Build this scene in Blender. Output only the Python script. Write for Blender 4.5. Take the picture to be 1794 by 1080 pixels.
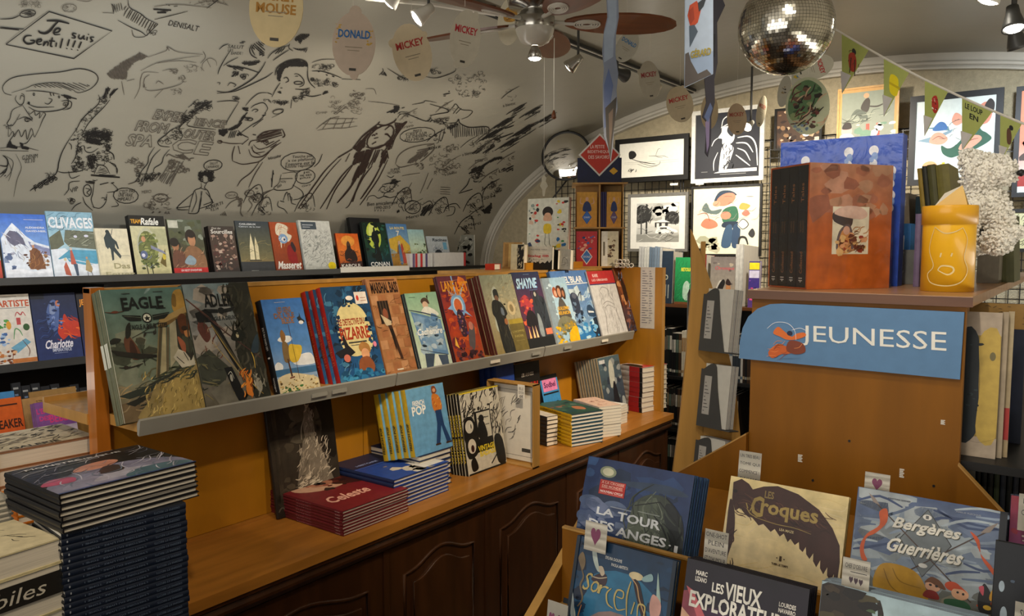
import bpy, bmesh, math, random
from mathutils import Vector, Matrix, Euler
from mathutils.geometry import tessellate_polygon
sc = bpy.context.scene
for o in list(bpy.data.objects): bpy.data.objects.remove(o)
COL = sc.collection
PI = math.pi
# ---------------------------------------------------------------- camera
FPX = 1350.0; TH = math.atan(106/1350); YA = math.radians(37); EYE = 1.65
cam = bpy.data.objects.new('camera', bpy.data.cameras.new('camera')); COL.objects.link(cam)
cam.data.sensor_width = 36; cam.data.lens = FPX/1794*36; cam.data.clip_start = .02
cam.location = (0, 0, EYE); cam.rotation_euler = (PI/2-TH, 0, YA); sc.camera = cam
# ---------------------------------------------------------------- world, exposure
w = bpy.data.worlds.new('world'); sc.world = w; w.use_nodes = True
w.node_tree.nodes['Background'].inputs[0].default_value = (.8, .85, 1, 1)
w.node_tree.nodes['Background'].inputs[1].default_value = .05
sc.view_settings.view_transform = 'Standard'; sc.view_settings.look = 'None'
sc.view_settings.exposure = 0.55; sc.view_settings.gamma = 1; sc.view_settings.use_curve_mapping = False
# ---------------------------------------------------------------- lamps of the shop, added fill lights
def spot(loc, to, power, angle=70, col=(1, .84, .64), r=.04, blend=.8):
    l = bpy.data.lights.new('spot_beam', 'SPOT'); l.energy = power; l.spot_size = math.radians(angle)
    l.spot_blend = blend; l.color = col; l.shadow_soft_size = r
    o = bpy.data.objects.new('spot_beam', l); COL.objects.link(o); o.location = loc
    o.rotation_euler = (Vector(to)-Vector(loc)).to_track_quat('-Z', 'Y').to_euler()
    return o
WARM = (1, .80, .56); NEUT = (1, .90, .76); COOL = (.86, .93, 1)
LIGHTS = [
 # location, target, power, angle, colour
 ((-2.45, 0.7, 2.34), (-4.1, 0.9, 1.45), 20, 138, COOL),
 ((-2.45, 1.6, 2.34), (-4.1, 1.8, 1.45), 20, 138, COOL),
 ((-2.45, 2.6, 2.34), (-4.1, 2.8, 1.45), 16, 138, NEUT),
 ((-2.45, 3.6, 2.34), (-4.1, 3.8, 1.45), 15, 138, NEUT),
 ((-0.5, 0.4, 2.55), (-2.2, 1.1, 1.1), 40, 56, WARM),
 ((-0.6, 1.25, 2.6), (-2.0, 2.3, 1.05), 105, 52, WARM),
 ((-0.5, 3.1, 2.6), (-2.0, 3.25, 1.05), 130, 50, WARM),
 ((-0.9, -0.6, 2.62), (-2.3, 0.6, 1.0), 22, 60, WARM),
 ((-2.2, 4.0, 2.45), (-2.4, 5.3, 1.7), 58, 95, NEUT),
 ((-1.2, 4.0, 2.60), (-1.5, 5.3, 1.8), 95, 95, NEUT),
 ((-0.2, 3.9, 2.50), (-0.2, 5.3, 1.8), 72, 95, COOL),
 ((-0.3, 0.2, 2.60), (-0.5, 1.5, 1.0), 30, 62, NEUT),
 ((-0.3, 1.1, 2.65), (-0.4, 2.2, 1.6), 24, 70, NEUT),
 ((0.6, 0.9, 2.45), (-0.1, 2.0, 1.5), 10, 60, NEUT),
]
for a in LIGHTS: spot(*a, blend=1)
spot((-.35, 1.55, 2.6), (-.7, 2.25, 2.2), 6, 50, NEUT, r=.05, blend=1)
def area(name, loc, rot, sx, sy_, e, col):
    ld = bpy.data.lights.new(name, 'AREA'); ld.energy = e; ld.shape = 'RECTANGLE'; ld.size = sx; ld.size_y = sy_; ld.color = col
    lo = bpy.data.objects.new(name, ld); COL.objects.link(lo); lo.location = loc; lo.rotation_euler = rot
# soft fill light added behind the camera, no window is built there
area('front_fill_light', (-1.2, -2.3, 1.8), (PI/2, 0, 0), 3.6, 1.8, 38, (1, .95, .88))
# unseen area lights added behind the furniture to brighten the vault
area('added_wash_gondola', (-3.0, 2.0, 1.15), (PI, 0, 0), .4, 4.6, 13, (1, .93, .82))
area('added_wash_unit', (.7, 2.4, 1.15), (PI, 0, 0), .5, 3.6, 16, (1, .92, .80))
# ---------------------------------------------------------------- projection helpers
ct, st, cy, sy = math.cos(TH), math.sin(TH), math.cos(YA), math.sin(YA)
def ray(x, y):
    u = (x-897)/FPX; v = (540-y)/FPX; f = ct+v*st
    return Vector((u*cy-f*sy, u*sy+f*cy, v*ct-st))
def P(x, y, X=None, Y=None, Z=None):
    d = ray(x, y)
    s = X/d.x if X is not None else Y/d.y if Y is not None else (Z-EYE)/d.z
    return Vector((d.x*s, d.y*s, EYE+d.z*s))
def px(p):
    r = p[0]*cy+p[1]*sy; f = -p[0]*sy+p[1]*cy; z = p[2]-EYE
    q = f*ct-z*st
    return (897+FPX*r/q, 540-FPX*(f*st+z*ct)/q)
def along(axis, c, z, xp):
    lo_, hi = (-.5, 9) if axis == 'X' else (-4.5, 4)
    for _ in range(50):
        m = (lo_+hi)/2
        q = px((c, m, z) if axis == 'X' else (m, c, z))[0]
        f = -c*sy+m*cy if axis == 'X' else -m*sy+c*cy
        if f > .05 and q > xp: hi = m
        elif f <= .05 and axis == 'Y': hi = m
        else: lo_ = m
    return (lo_+hi)/2
def lin(h):
    h = h.lstrip('#')
    if len(h) == 3: h = ''.join(a*2 for a in h)
    return tuple((lambda s: s/12.92 if s <= .04045 else ((s+.055)/1.055)**2.4)(int(h[i:i+2], 16)/255) for i in (0, 2, 4))+(1.,)
def C(c): return lin(c) if isinstance(c, str) else c
def mix(a, b, t): return tuple(a[i]*(1-t)+b[i]*t for i in range(4))
# ---------------------------------------------------------------- materials
def mat(name, color=None, rough=.5, metal=0, attr=False, var=.0, scale=20, bump=0, bscale=200, coat=0, stretch=None, emit=None, spec=None, trans=0, col2=None):
    m = bpy.data.materials.new(name); m.use_nodes = True; nt = m.node_tree; b = nt.nodes['Principled BSDF']
    b.inputs['Roughness'].default_value = rough; b.inputs['Metallic'].default_value = metal
    b.inputs['Coat Weight'].default_value = coat
    if spec is not None: b.inputs['Specular IOR Level'].default_value = spec
    if trans: b.inputs['Transmission Weight'].default_value = trans
    tc = nt.nodes.new('ShaderNodeTexCoord'); src = tc.outputs['Object']
    if stretch:
        mp = nt.nodes.new('ShaderNodeMapping'); mp.inputs['Scale'].default_value = stretch
        nt.links.new(src, mp.inputs[0]); src = mp.outputs[0]
    if attr:
        a = nt.nodes.new('ShaderNodeAttribute'); a.attribute_name = 'Col'; cs = a.outputs['Color']
    else:
        r = nt.nodes.new('ShaderNodeRGB'); r.outputs[0].default_value = C(color); cs = r.outputs[0]
    if var:
        n = nt.nodes.new('ShaderNodeTexNoise'); n.inputs['Scale'].default_value = scale; n.inputs['Detail'].default_value = 5
        nt.links.new(src, n.inputs['Vector'])
        if col2:
            mx = nt.nodes.new('ShaderNodeMix'); mx.data_type = 'RGBA'
            cr = nt.nodes.new('ShaderNodeMapRange'); cr.inputs[1].default_value = .38; cr.inputs[2].default_value = .62
            nt.links.new(n.outputs[0], cr.inputs[0]); nt.links.new(cr.outputs[0], mx.inputs[0])
            nt.links.new(cs, mx.inputs[6]); mx.inputs[7].default_value = C(col2); cs = mx.outputs[2]
        else:
            mr = nt.nodes.new('ShaderNodeMapRange'); mr.inputs[1].default_value = .3; mr.inputs[2].default_value = .7
            mr.inputs[3].default_value = 1-var; mr.inputs[4].default_value = 1+var*.6
            nt.links.new(n.outputs[0], mr.inputs[0])
            vm = nt.nodes.new('ShaderNodeVectorMath'); vm.operation = 'SCALE'
            nt.links.new(cs, vm.inputs[0]); nt.links.new(mr.outputs[0], vm.inputs['Scale']); cs = vm.outputs[0]
    nt.links.new(cs, b.inputs['Base Color'])
    if name == 'white_plush': b.inputs['Subsurface Weight'].default_value = .5; b.inputs['Subsurface Radius'].default_value = (.02, .02, .02)
    if emit:
        b.inputs['Emission Color'].default_value = C(emit[0]); b.inputs['Emission Strength'].default_value = emit[1]
    if bump:
        n2 = nt.nodes.new('ShaderNodeTexNoise'); n2.inputs['Scale'].default_value = bscale; n2.inputs['Detail'].default_value = 3
        nt.links.new(src, n2.inputs['Vector'])
        bp = nt.nodes.new('ShaderNodeBump'); bp.inputs['Strength'].default_value = bump; bp.inputs['Distance'].default_value = .01
        nt.links.new(n2.outputs[0], bp.inputs['Height']); nt.links.new(bp.outputs[0], b.inputs['Normal'])
    return m
M = {}
M['plaster'] = mat('vault_plaster', '#9f9a8b', .42, var=.10, scale=1.2, bump=.25, bscale=9)
M['stucco'] = mat('end_wall_stucco', '#b5a98c', .8, var=.15, scale=30, bump=.8, bscale=120)
M['floor'] = mat('floor_tile', '#4a4038', .5, var=.2, scale=6)
M['trim'] = mat('trim_paint', '#c2bdb0', .4, var=.08, scale=8)
M['print'] = mat('cover_print', None, .48, attr=True, var=.16, scale=45, coat=.0, spec=.4)
M['matte'] = mat('matte_print', None, .6, attr=True, var=.06, scale=40)
M['bigprint'] = mat('painted_print', None, .45, attr=True, var=.28, scale=28, coat=.08, spec=.3)
M['pages'] = mat('paper_pages', '#d8d2c4', .8, var=.22, scale=1, stretch=(6, 700, 6))
M['orange'] = mat('stained_orange_board', '#b27a1c', .38, var=.16, scale=7, stretch=(3, 1, .5), coat=.15)
M['brown'] = mat('stained_brown_board', '#83520c', .5, var=.18, scale=5, stretch=(3, 3, .6), spec=.25)
M['post'] = mat('varnished_pine', '#a8641e', .32, var=.22, scale=16, stretch=(2, 2, .15), coat=.3)
M['counter'] = mat('oiled_oak', '#a8702c', .4, var=.22, scale=12, stretch=(3, .35, 3), coat=.15)
M['dark'] = mat('dark_oak', '#3a200d', .35, var=.35, scale=14, stretch=(1.5, 1.5, .2), coat=.35)
M['top'] = mat('unit_top_board', '#a67b54', .35, var=.15, scale=10, stretch=(.4, 3, 1), coat=.2)
M['topedge'] = mat('unit_top_edge', '#5c3514', .4, var=.25, scale=12, stretch=(.3, 1, 3))
M['plywood'] = mat('pale_plywood', '#b38745', .45, var=.18, scale=9, stretch=(3, 3, .3), coat=.1)
M['grey'] = mat('grey_metal_paint', '#8c8c86', .5, .0, var=.06, scale=10)
M['darkgrey'] = mat('dark_grey_metal', '#4a4a48', .45, .3, var=.1, scale=10)
M['black'] = mat('black_board', '#121110', .5, var=.3, scale=12)
M['wire'] = mat('black_wire', '#0c0c0c', .4, .3)
M['ink'] = mat('black_ink', '#17130f', .75, var=.35, scale=60)
M['inkb'] = mat('brown_ink', '#2c1a10', .75, var=.35, scale=60)
M['inkg'] = mat('faded_ink', '#544c42', .75, var=.35, scale=60)
M['white'] = mat('white_card', '#ded9cc', .6, var=.04, scale=30)
M['chrome'] = mat('brushed_chrome', '#b9b6ae', .22, 1, var=.05)
M['bulb'] = mat('lit_bulb', '#ffffff', .3, emit=((1, .93, .8, 1), 14))
M['bulbs'] = mat('small_lit_bulb', '#ffffff', .3, emit=((1, .93, .8, 1), 22))
M['mirror'] = mat('mirror_glass', '#e8e4da', .04, 1)
M['fan'] = mat('fan_blade_wood', '#6a3614', .35, var=.25, scale=9, stretch=(.5, 4, 1), coat=.3)
M['fluff'] = mat('white_plush', '#f2eee2', .95, var=.2, scale=90, bump=.6, bscale=160)
M['film'] = None
def film():
    m = bpy.data.materials.new('clear_shrink_film'); m.use_nodes = True; nt = m.node_tree
    for n in list(nt.nodes): nt.nodes.remove(n)
    o = nt.nodes.new('ShaderNodeOutputMaterial'); t = nt.nodes.new('ShaderNodeBsdfTransparent'); g = nt.nodes.new('ShaderNodeBsdfGlossy')
    g.inputs['Roughness'].default_value = .12; mx = nt.nodes.new('ShaderNodeMixShader'); mx.inputs[0].default_value = .05
    n = nt.nodes.new('ShaderNodeTexNoise'); n.inputs['Scale'].default_value = 14; n.inputs['Detail'].default_value = 4; n.inputs['Distortion'].default_value = 1.5
    tc = nt.nodes.new('ShaderNodeTexCoord'); nt.links.new(tc.outputs['Object'], n.inputs['Vector'])
    bp = nt.nodes.new('ShaderNodeBump'); bp.inputs['Strength'].default_value = .6; bp.inputs['Distance'].default_value = .01
    nt.links.new(n.outputs[0], bp.inputs['Height']); nt.links.new(bp.outputs[0], g.inputs['Normal'])
    nt.links.new(t.outputs[0], mx.inputs[1]); nt.links.new(g.outputs[0], mx.inputs[2]); nt.links.new(mx.outputs[0], o.inputs[0])
    return m
M['film'] = film()
# ---------------------------------------------------------------- mesh builder
class MB:
    def __init__(s): s.v = []; s.f = []; s.c = []
    def poly(s, pts, col=(1, 1, 1, 1)):
        n = len(s.v); s.v += [tuple(p) for p in pts]; s.f.append(tuple(range(n, n+len(pts)))); s.c.append([C(col)]*len(pts)); return s
    def box(s, a, b, col=(1, 1, 1, 1), cols=None):
        x0, y0, z0 = a; x1, y1, z1 = b
        q = [(x0, y0, z0), (x1, y0, z0), (x1, y1, z0), (x0, y1, z0), (x0, y0, z1), (x1, y0, z1), (x1, y1, z1), (x0, y1, z1)]
        fs = [(0, 3, 2, 1), (4, 5, 6, 7), (0, 1, 5, 4), (2, 3, 7, 6), (1, 2, 6, 5), (3, 0, 4, 7)]  # -z +z -y +y +x -x
        for i, f in enumerate(fs): s.poly([q[k] for k in f], cols[i] if cols else col)
        return s
    def prism(s, pts, y0, y1, col=(1, 1, 1, 1), axis='y', side=None):
        # pts: 2-D outline; extruded along axis
        def m3(p, t): return (p[0], t, p[1]) if axis == 'y' else (t, p[0], p[1]) if axis == 'x' else (p[0], p[1], t)
        n = len(s.v); k = len(pts)
        s.v += [m3(p, y0) for p in pts]+[m3(p, y1) for p in pts]
        tr = tessellate_polygon([[Vector((p[0], p[1], 0)) for p in pts]])
        for t in tr:
            s.f.append(tuple(n+i for i in t)); s.c.append([C(col)]*3)
            s.f.append(tuple(n+k+i for i in reversed(t))); s.c.append([C(col)]*3)
        for i in range(k):
            j = (i+1) % k
            s.f.append((n+i, n+j, n+k+j, n+k+i)); s.c.append([C(side or col)]*4)
        return s
    def tube(s, path, r, n=8, col=(1, 1, 1, 1), closed=False):
        path = [Vector(p) for p in path]; rs = r if isinstance(r, (list, tuple)) else [r]*len(path)
        base = len(s.v); up = Vector((0, 0, 1)); L = len(path)
        for i, p in enumerate(path):
            a = path[i-1] if (i or closed) else p; b = path[(i+1) % L] if (i < L-1 or closed) else p
            d = (b-a).normalized(); u = d.cross(up)
            if u.length < .05: u = d.cross(Vector((1, 0, 0)))
            u.normalize(); w_ = d.cross(u)
            for k in range(n):
                t = 2*PI*k/n; s.v.append(tuple(p+(u*math.cos(t)+w_*math.sin(t))*rs[i]))
        for i in range(L if closed else L-1):
            for k in range(n):
                j = (i+1) % L
                s.f.append((base+i*n+k, base+i*n+(k+1) % n, base+j*n+(k+1) % n, base+j*n+k)); s.c.append([C(col)]*4)
        if not closed:
            s.f.append(tuple(base+k for k in range(n))); s.c.append([C(col)]*n)
            s.f.append(tuple(base+(L-1)*n+k for k in reversed(range(n)))); s.c.append([C(col)]*n)
        return s
    def lathe(s, prof, n=24, col=(1, 1, 1, 1), o=(0, 0, 0)):
        b = len(s.v)
        for r, z in prof:
            for k in range(n):
                t = 2*PI*k/n; s.v.append((o[0]+r*math.cos(t), o[1]+r*math.sin(t), o[2]+z))
        for i in range(len(prof)-1):
            for k in range(n):
                s.f.append((b+i*n+k, b+i*n+(k+1) % n, b+(i+1)*n+(k+1) % n, b+(i+1)*n+k)); s.c.append([C(col)]*4)
        return s
    def mesh(s, name, m, smooth=False):
        me = bpy.data.meshes.new(name); me.from_pydata(s.v, [], s.f)
        ca = me.color_attributes.new('Col', 'FLOAT_COLOR', 'CORNER')
        flat = [x for f in s.c for c in f for x in c]
        if len(flat) == len(ca.data)*4: ca.data.foreach_set('color', flat)
        me.materials.append(m if not isinstance(m, str) else M[m])
        if smooth: me.shade_smooth()
        return me
    def build(s, name, m, parent=None, smooth=False, mw=None):
        return link(name, s.mesh(name, m, smooth), parent, mw)
def link(name, me, parent=None, mw=None):
    o = bpy.data.objects.new(name, me); COL.objects.link(o)
    if parent is not None: o.parent = parent
    if mw is not None: o.matrix_world = mw if parent is None else o.matrix_world; 
    if mw is not None and parent is not None: o.matrix_local = mw
    return o
def tag(o, label=None, cat=None, group=None, kind=None):
    if label: o['label'] = label
    if cat: o['category'] = cat
    if group: o['group'] = group
    if kind: o['kind'] = kind
    return o
def struct(name, mb, m, smooth=False): return tag(mb.build(name, m, smooth=smooth), kind='structure')
def empty(name, loc, label, cat, group=None, rot=(0, 0, 0)):
    o = bpy.data.objects.new(name, None); COL.objects.link(o); o.location = loc; o.rotation_euler = rot
    o.empty_display_size = .05
    return tag(o, label, cat, group)
def dup(o, loc=None, label=None, mw=None):
    r = o.copy(); COL.objects.link(r)
    for ch in o.children:
        c = ch.copy(); COL.objects.link(c); c.parent = r
        for g in ch.children:
            d = g.copy(); COL.objects.link(d); d.parent = c
    if loc is not None: r.location = loc
    if mw is not None: r.matrix_world = mw
    if label: r['label'] = label
    return r
# ---------------------------------------------------------------- text
_T = {}
def text2d(t, bold=False):
    k = (t, bold)
    if k in _T: return _T[k]
    cu = bpy.data.curves.new('lettering', 'FONT'); cu.body = t; cu.resolution_u = 2; cu.fill_mode = 'FRONT'
    if bold: cu.offset = .028
    ob = bpy.data.objects.new('lettering', cu); me = ob.to_mesh()
    vs = [(v.co.x, v.co.y) for v in me.vertices]; fs = [tuple(p.vertices) for p in me.polygons]
    ob.to_mesh_clear(); bpy.data.objects.remove(ob); bpy.data.curves.remove(cu)
    if not vs: return ([], [])
    x0 = min(v[0] for v in vs); x1 = max(v[0] for v in vs); y0 = min(v[1] for v in vs); y1 = max(v[1] for v in vs)
    vs = [((x-x0)/(x1-x0)-.5, (y-y0)/(y1-y0)-.5) for x, y in vs]
    _T[k] = (vs, fs); return _T[k]
def smooth_line(pts, n=4, closed=False):
    if len(pts) < 3: return pts
    out = []; L = len(pts)
    for i in range(L if closed else L-1):
        p0 = pts[(i-1) % L] if (i or closed) else pts[0]; p1 = pts[i]; p2 = pts[(i+1) % L]
        p3 = pts[(i+2) % L] if (closed or i+2 < L) else pts[-1]
        for k in range(n):
            t = k/n; t2 = t*t; t3 = t2*t
            out.append(tuple(.5*(2*p1[j]+(p2[j]-p0[j])*t+(2*p0[j]-5*p1[j]+4*p2[j]-p3[j])*t2+(3*p1[j]-p0[j]-3*p2[j]+p3[j])*t3) for j in range(2)))
    if not closed: out.append(pts[-1])
    return out
def ribbon_quads(pts, wd, taper=True):
    L = len(pts); out = []
    ed = []
    for i in range(L):
        a = pts[max(0, i-1)]; b = pts[min(L-1, i+1)]
        dx, dy = b[0]-a[0], b[1]-a[1]; l = math.hypot(dx, dy) or 1
        k = wd/2*(1 if not taper else (.45+.55*math.sin(PI*min(1, max(0, (i+.4)/(L-.2))))))
        ed.append(((pts[i][0]-dy/l*k, pts[i][1]+dx/l*k), (pts[i][0]+dy/l*k, pts[i][1]-dx/l*k)))
    for i in range(L-1): out.append((ed[i][0], ed[i][1], ed[i+1][1], ed[i+1][0]))
    return out
# ---------------------------------------------------------------- flat print: a small drawing language, u 0..1 to the right, v 0..1 upwards
def art(spec, w=1, h=1, off=.0006, step=.00005, vsq=1):
    """g top bottom | g3 top mid bottom | r col u0 v0 u1 v1 | e col u v ru rv [rot] | p col u v u v ... | c (smoothed p) | l col width u v ... | k (smoothed l)
       t col u v width height text (_=space) | T bold | I slanted | b seed n u0 v0 u1 v1 size cols | s seed n u0 v0 u1 v1 len wid angle cols"""
    mb = MB(); lay = [0]
    def put(ps, col):
        y = -(off+lay[0]*step)
        mb.poly([(x*w, y, z*h) for x, z in ps], col)
    def tri(ps, col):
        y = -(off+lay[0]*step); n = len(mb.v)
        mb.v += [(x*w, y, z*h) for x, z in ps]
        for t in tessellate_polygon([[Vector((p[0], p[1], 0)) for p in ps]]):
            a, b, c = t
            ar = (ps[b][0]-ps[a][0])*(ps[c][1]-ps[a][1])-(ps[b][1]-ps[a][1])*(ps[c][0]-ps[a][0])
            if ar < 0: a, c = c, a
            mb.f.append((n+a, n+b, n+c)); mb.c.append([C(col)]*3)
    def ell(cu, cv, ru, rv, rot=0, n=18):
        a = math.radians(rot); asp = h/w
        return [(cu+ru*math.cos(t)*math.cos(a)-rv*asp*math.sin(t)*math.sin(a), cv+(ru/asp)*math.cos(t)*math.sin(a)+rv*math.sin(t)*math.cos(a)) for t in [2*PI*k/n for k in range(n)]]
    def rib(ps, wd):
        asp = h/w; pp = [(p[0], p[1]*asp) for p in ps]
        return [[(x, z/asp) for x, z in q] for q in ribbon_quads(pp, wd)]
    for cmd in spec.replace('\n', ';').split(';'):
        a = cmd.split()
        if not a: continue
        o = a[0]
        if o in ('g', 'g3'):
            cs = [lin(x) for x in a[1:]]; n = 10
            def gc(t):
                if len(cs) == 2: return mix(cs[0], cs[1], t)
                return mix(cs[0], cs[1], t*2) if t < .5 else mix(cs[1], cs[2], t*2-1)
            y = -off+.0002
            for i in range(n):
                t0, t1 = i/n, (i+1)/n
                z0, z1 = (1-t1)*h, (1-t0)*h
                k = len(mb.v); mb.v += [(0, y, z0), (w, y, z0), (w, y, z1), (0, y, z1)]; mb.f.append((k, k+1, k+2, k+3))
                mb.c.append([gc(t1), gc(t1), gc(t0), gc(t0)])
            continue
        lay[0] += 1
        if o == 'r':
            u0, v0, u1, v1 = map(float, a[2:6]); put([(u0, v0), (u1, v0), (u1, v1), (u0, v1)], a[1])
        elif o == 'e': put(ell(*map(float, a[2:])), a[1])
        elif o in ('p', 'c'):
            q = list(map(float, a[2:])); ps = list(zip(q[::2], q[1::2]))
            if o == 'c': ps = smooth_line(ps, 4, True)
            ps = [(min(.999, max(.001, a_)), min(.999, max(.001, b_))) for a_, b_ in ps]
            tri(ps, a[1])
        elif o in ('l', 'k'):
            q = list(map(float, a[3:])); ps = list(zip(q[::2], q[1::2]))
            if o == 'k': ps = smooth_line(ps, 5)
            if h < 9: ps = [(min(.99, max(.01, a_)), min(.99, max(.01, b_))) for a_, b_ in ps]
            for r in rib(ps, float(a[2])): put(r, a[1])
        elif o in ('t', 'T', 'I', 'B'):
            cu, cv, tw, th = map(float, a[2:6]); s = ' '.join(a[6:]).replace('_', ' ')
            vs, fs = text2d(s, o in 'TB'); sh = .22 if o in 'IB' else 0
            y = -(off+lay[0]*step); n = len(mb.v)
            mb.v += [((cu+(x+sh*z*th*h/(tw*w))*tw)*w, y, (cv+z*th)*h) for x, z in vs]
            for f in fs: mb.f.append(tuple(n+i for i in f)); mb.c.append([lin(a[1])]*len(f))
        elif o == 'b':
            R = random.Random(int(a[1])); n = int(a[2]); u0, v0, u1, v1, sz = map(float, a[3:8]); cs = a[8].split(',')
            for i in range(n):
                if i % 12 == 11: lay[0] += 1
                cu, cv = R.uniform(u0, u1), R.uniform(v0, v1); r = sz*R.uniform(.4, 1.2); k = R.randint(6, 9); asp = h/w; ph = R.random()*6; e = R.uniform(.4, 1)
                ps = []
                for j in range(k):
                    t = 2*PI*j/k; rr = r*R.uniform(.6, 1.1)
                    ps.append((cu+rr*math.cos(t+ph), cv+rr*e*math.sin(t+ph)/asp))
                ps = [(min(.995, max(.005, x)), min(.997, max(.003, z))) for x, z in ps]
                tri(ps, R.choice(cs))
        elif o == 's':
            R = random.Random(int(a[1])); n = int(a[2]); u0, v0, u1, v1, ln, wd, an = map(float, a[3:10]); cs = a[10].split(',')
            for i in range(n):
                if i % 12 == 11: lay[0] += 1
                cu, cv = R.uniform(u0, u1), R.uniform(v0, v1); t = math.radians(an+R.uniform(-25, 25)); l = ln*R.uniform(.5, 1.2); asp = h/w; bd = R.uniform(-.3, .3)*l
                ps = [(cu-l/2*math.cos(t), cv-l/2*math.sin(t)/asp), (cu-bd*math.sin(t), cv+bd*math.cos(t)/asp), (cu+l/2*math.cos(t), cv+l/2*math.sin(t)/asp)]
                ps = [(min(.99, max(.01, x)), min(.99, max(.01, z))) for x, z in ps]
                for r in rib(smooth_line(ps, 3), wd): put(r, R.choice(cs) if len(cs) == 1 else cs[i % len(cs)])
    if vsq != 1: mb.v = [(x, y, h-(h-z)*vsq) if y < -off+.0001 else (x, y, z) for x, y, z in mb.v]
    return mb
# ---------------------------------------------------------------- books
def book_mesh(w, h, t, cover, spine, pages='#d8d2c4', hard=True):
    """closed book: front board at y=0 facing -y, spine at x=0; returns (cover mesh builder, page block builder)"""
    b = min(.0022, t*.18); c = MB(); g = .003 if hard else .0004
    c.box((0, 0, 0), (w, b, h), cover); c.box((0, t-b, 0), (w, t, h), cover)
    # slightly rounded spine
    n = 4; pts = [(0-(.0018 if t > .006 else .0006)*math.sin(PI*k/n), t*k/n) for k in range(n+1)]+[(b, t), (b, 0)]
    c.prism(pts, 0, h, spine, axis='z')
    p = MB(); p.box((b, b, g), (w-g, t-b, h-g), pages)
    return c, p
def xf(base, rotz, tilt=0, yaw=0): return Matrix.Translation(base) @ Matrix.Rotation(rotz, 4, 'Z') @ Matrix.Rotation(-tilt, 4, 'X')
ORD = 'zeroth first second third fourth fifth sixth seventh eighth ninth tenth eleventh twelfth thirteenth fourteenth fifteenth sixteenth seventeenth eighteenth nineteenth twentieth'.split()
def nth(i):
    if i <= 20: return ORD[i]
    tn = ['', '', 'twent', 'thirt', 'fort', 'fift', 'sixt', 'sevent'][i//10]
    return tn+('ieth' if i % 10 == 0 else 'y-'+ORD[i % 10])
def make_book(name, w, h, t, spec, cover='#333', spine=None, spine_spec=None, pages=None, hard=True, mat_='print', label=None, cat='book', group=None, vs=1):
    c, p = book_mesh(w, h, t, cover, spine or cover, hard=hard)
    o = c.build(name, 'print')
    tag(o, label, cat, group)
    pm = p.build('page_block', 'pages', o)
    if spec:
        art(spec, w, h, vsq=vs).build('cover_picture', mat_, o)
    if spine_spec:
        a = art(spine_spec, h, t, off=.0026, step=.00003)
        a.v = [(y, z, x) for x, y, z in a.v]   # on the spine, read from the foot upwards
        a.build('spine_print', 'matte', o)
    return o
def stand(label, x0, x1, ytop, face, c, z, tilt, spec, t=.012, cover='#333', n=1, gap=.0, dx=0, spine=None, spine_spec=None, name='comic_album', group=None, cat='book', hard=True, mat_='print', copylabel=None, dz=0, foot=False, vs=1):
    """book standing on the line (c, z), its lower edge running from pixel column x0 to x1, top-left corner at pixel row ytop"""
    tl = math.radians(tilt)
    ax = 'X' if face == '+X' else 'Y'; sg = -1 if face == '+X' else 1; rz = PI/2 if face == '+X' else 0
    if foot:
        a0 = along(ax, c, z, x0); a1 = along(ax, c, z, x1)
    lo_, hi = .03, .9
    for _ in range(34):
        m = (lo_+hi)/2; cc = c+sg*m*math.sin(tl); zz = z+m*math.cos(tl)
        if not foot: a0 = along(ax, cc, zz, x0)
        q = px((cc, a0, zz) if ax == 'X' else (a0, cc, zz))
        if q[1] > ytop: lo_ = m
        else: hi = m
    h = lo_
    if not foot: a1 = along(ax, cc, zz, x1)
    wd = a1-a0
    base = Vector((c, a0, z)) if face == '+X' else Vector((a0, c, z))
    R = random.Random(int(x0*7+ytop))
    grp = group or (label and n > 1 and 'copies of the '+' '.join(label.split()[:6])) or None
    o = make_book(name, wd, h, t, spec, cover, spine, spine_spec, hard=hard, mat_=mat_, label=label, cat=cat, group=group, vs=vs)
    m0 = xf(base, rz, tl); o.matrix_world = m0
    for i in range(1, n):
        c2 = dup(o, mw=m0 @ Matrix.Translation((dx*i+R.uniform(-.0015, .0015), (t+gap)*i, dz*i+R.uniform(-.001, .001)+ (0))), label=nth(i)+' '+' '.join((copylabel or 'copy behind the '+' '.join(label.split()[:9])).split()[:13]))
        c2['group'] = grp or 'copies'
    return o, m0, wd, h
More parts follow.
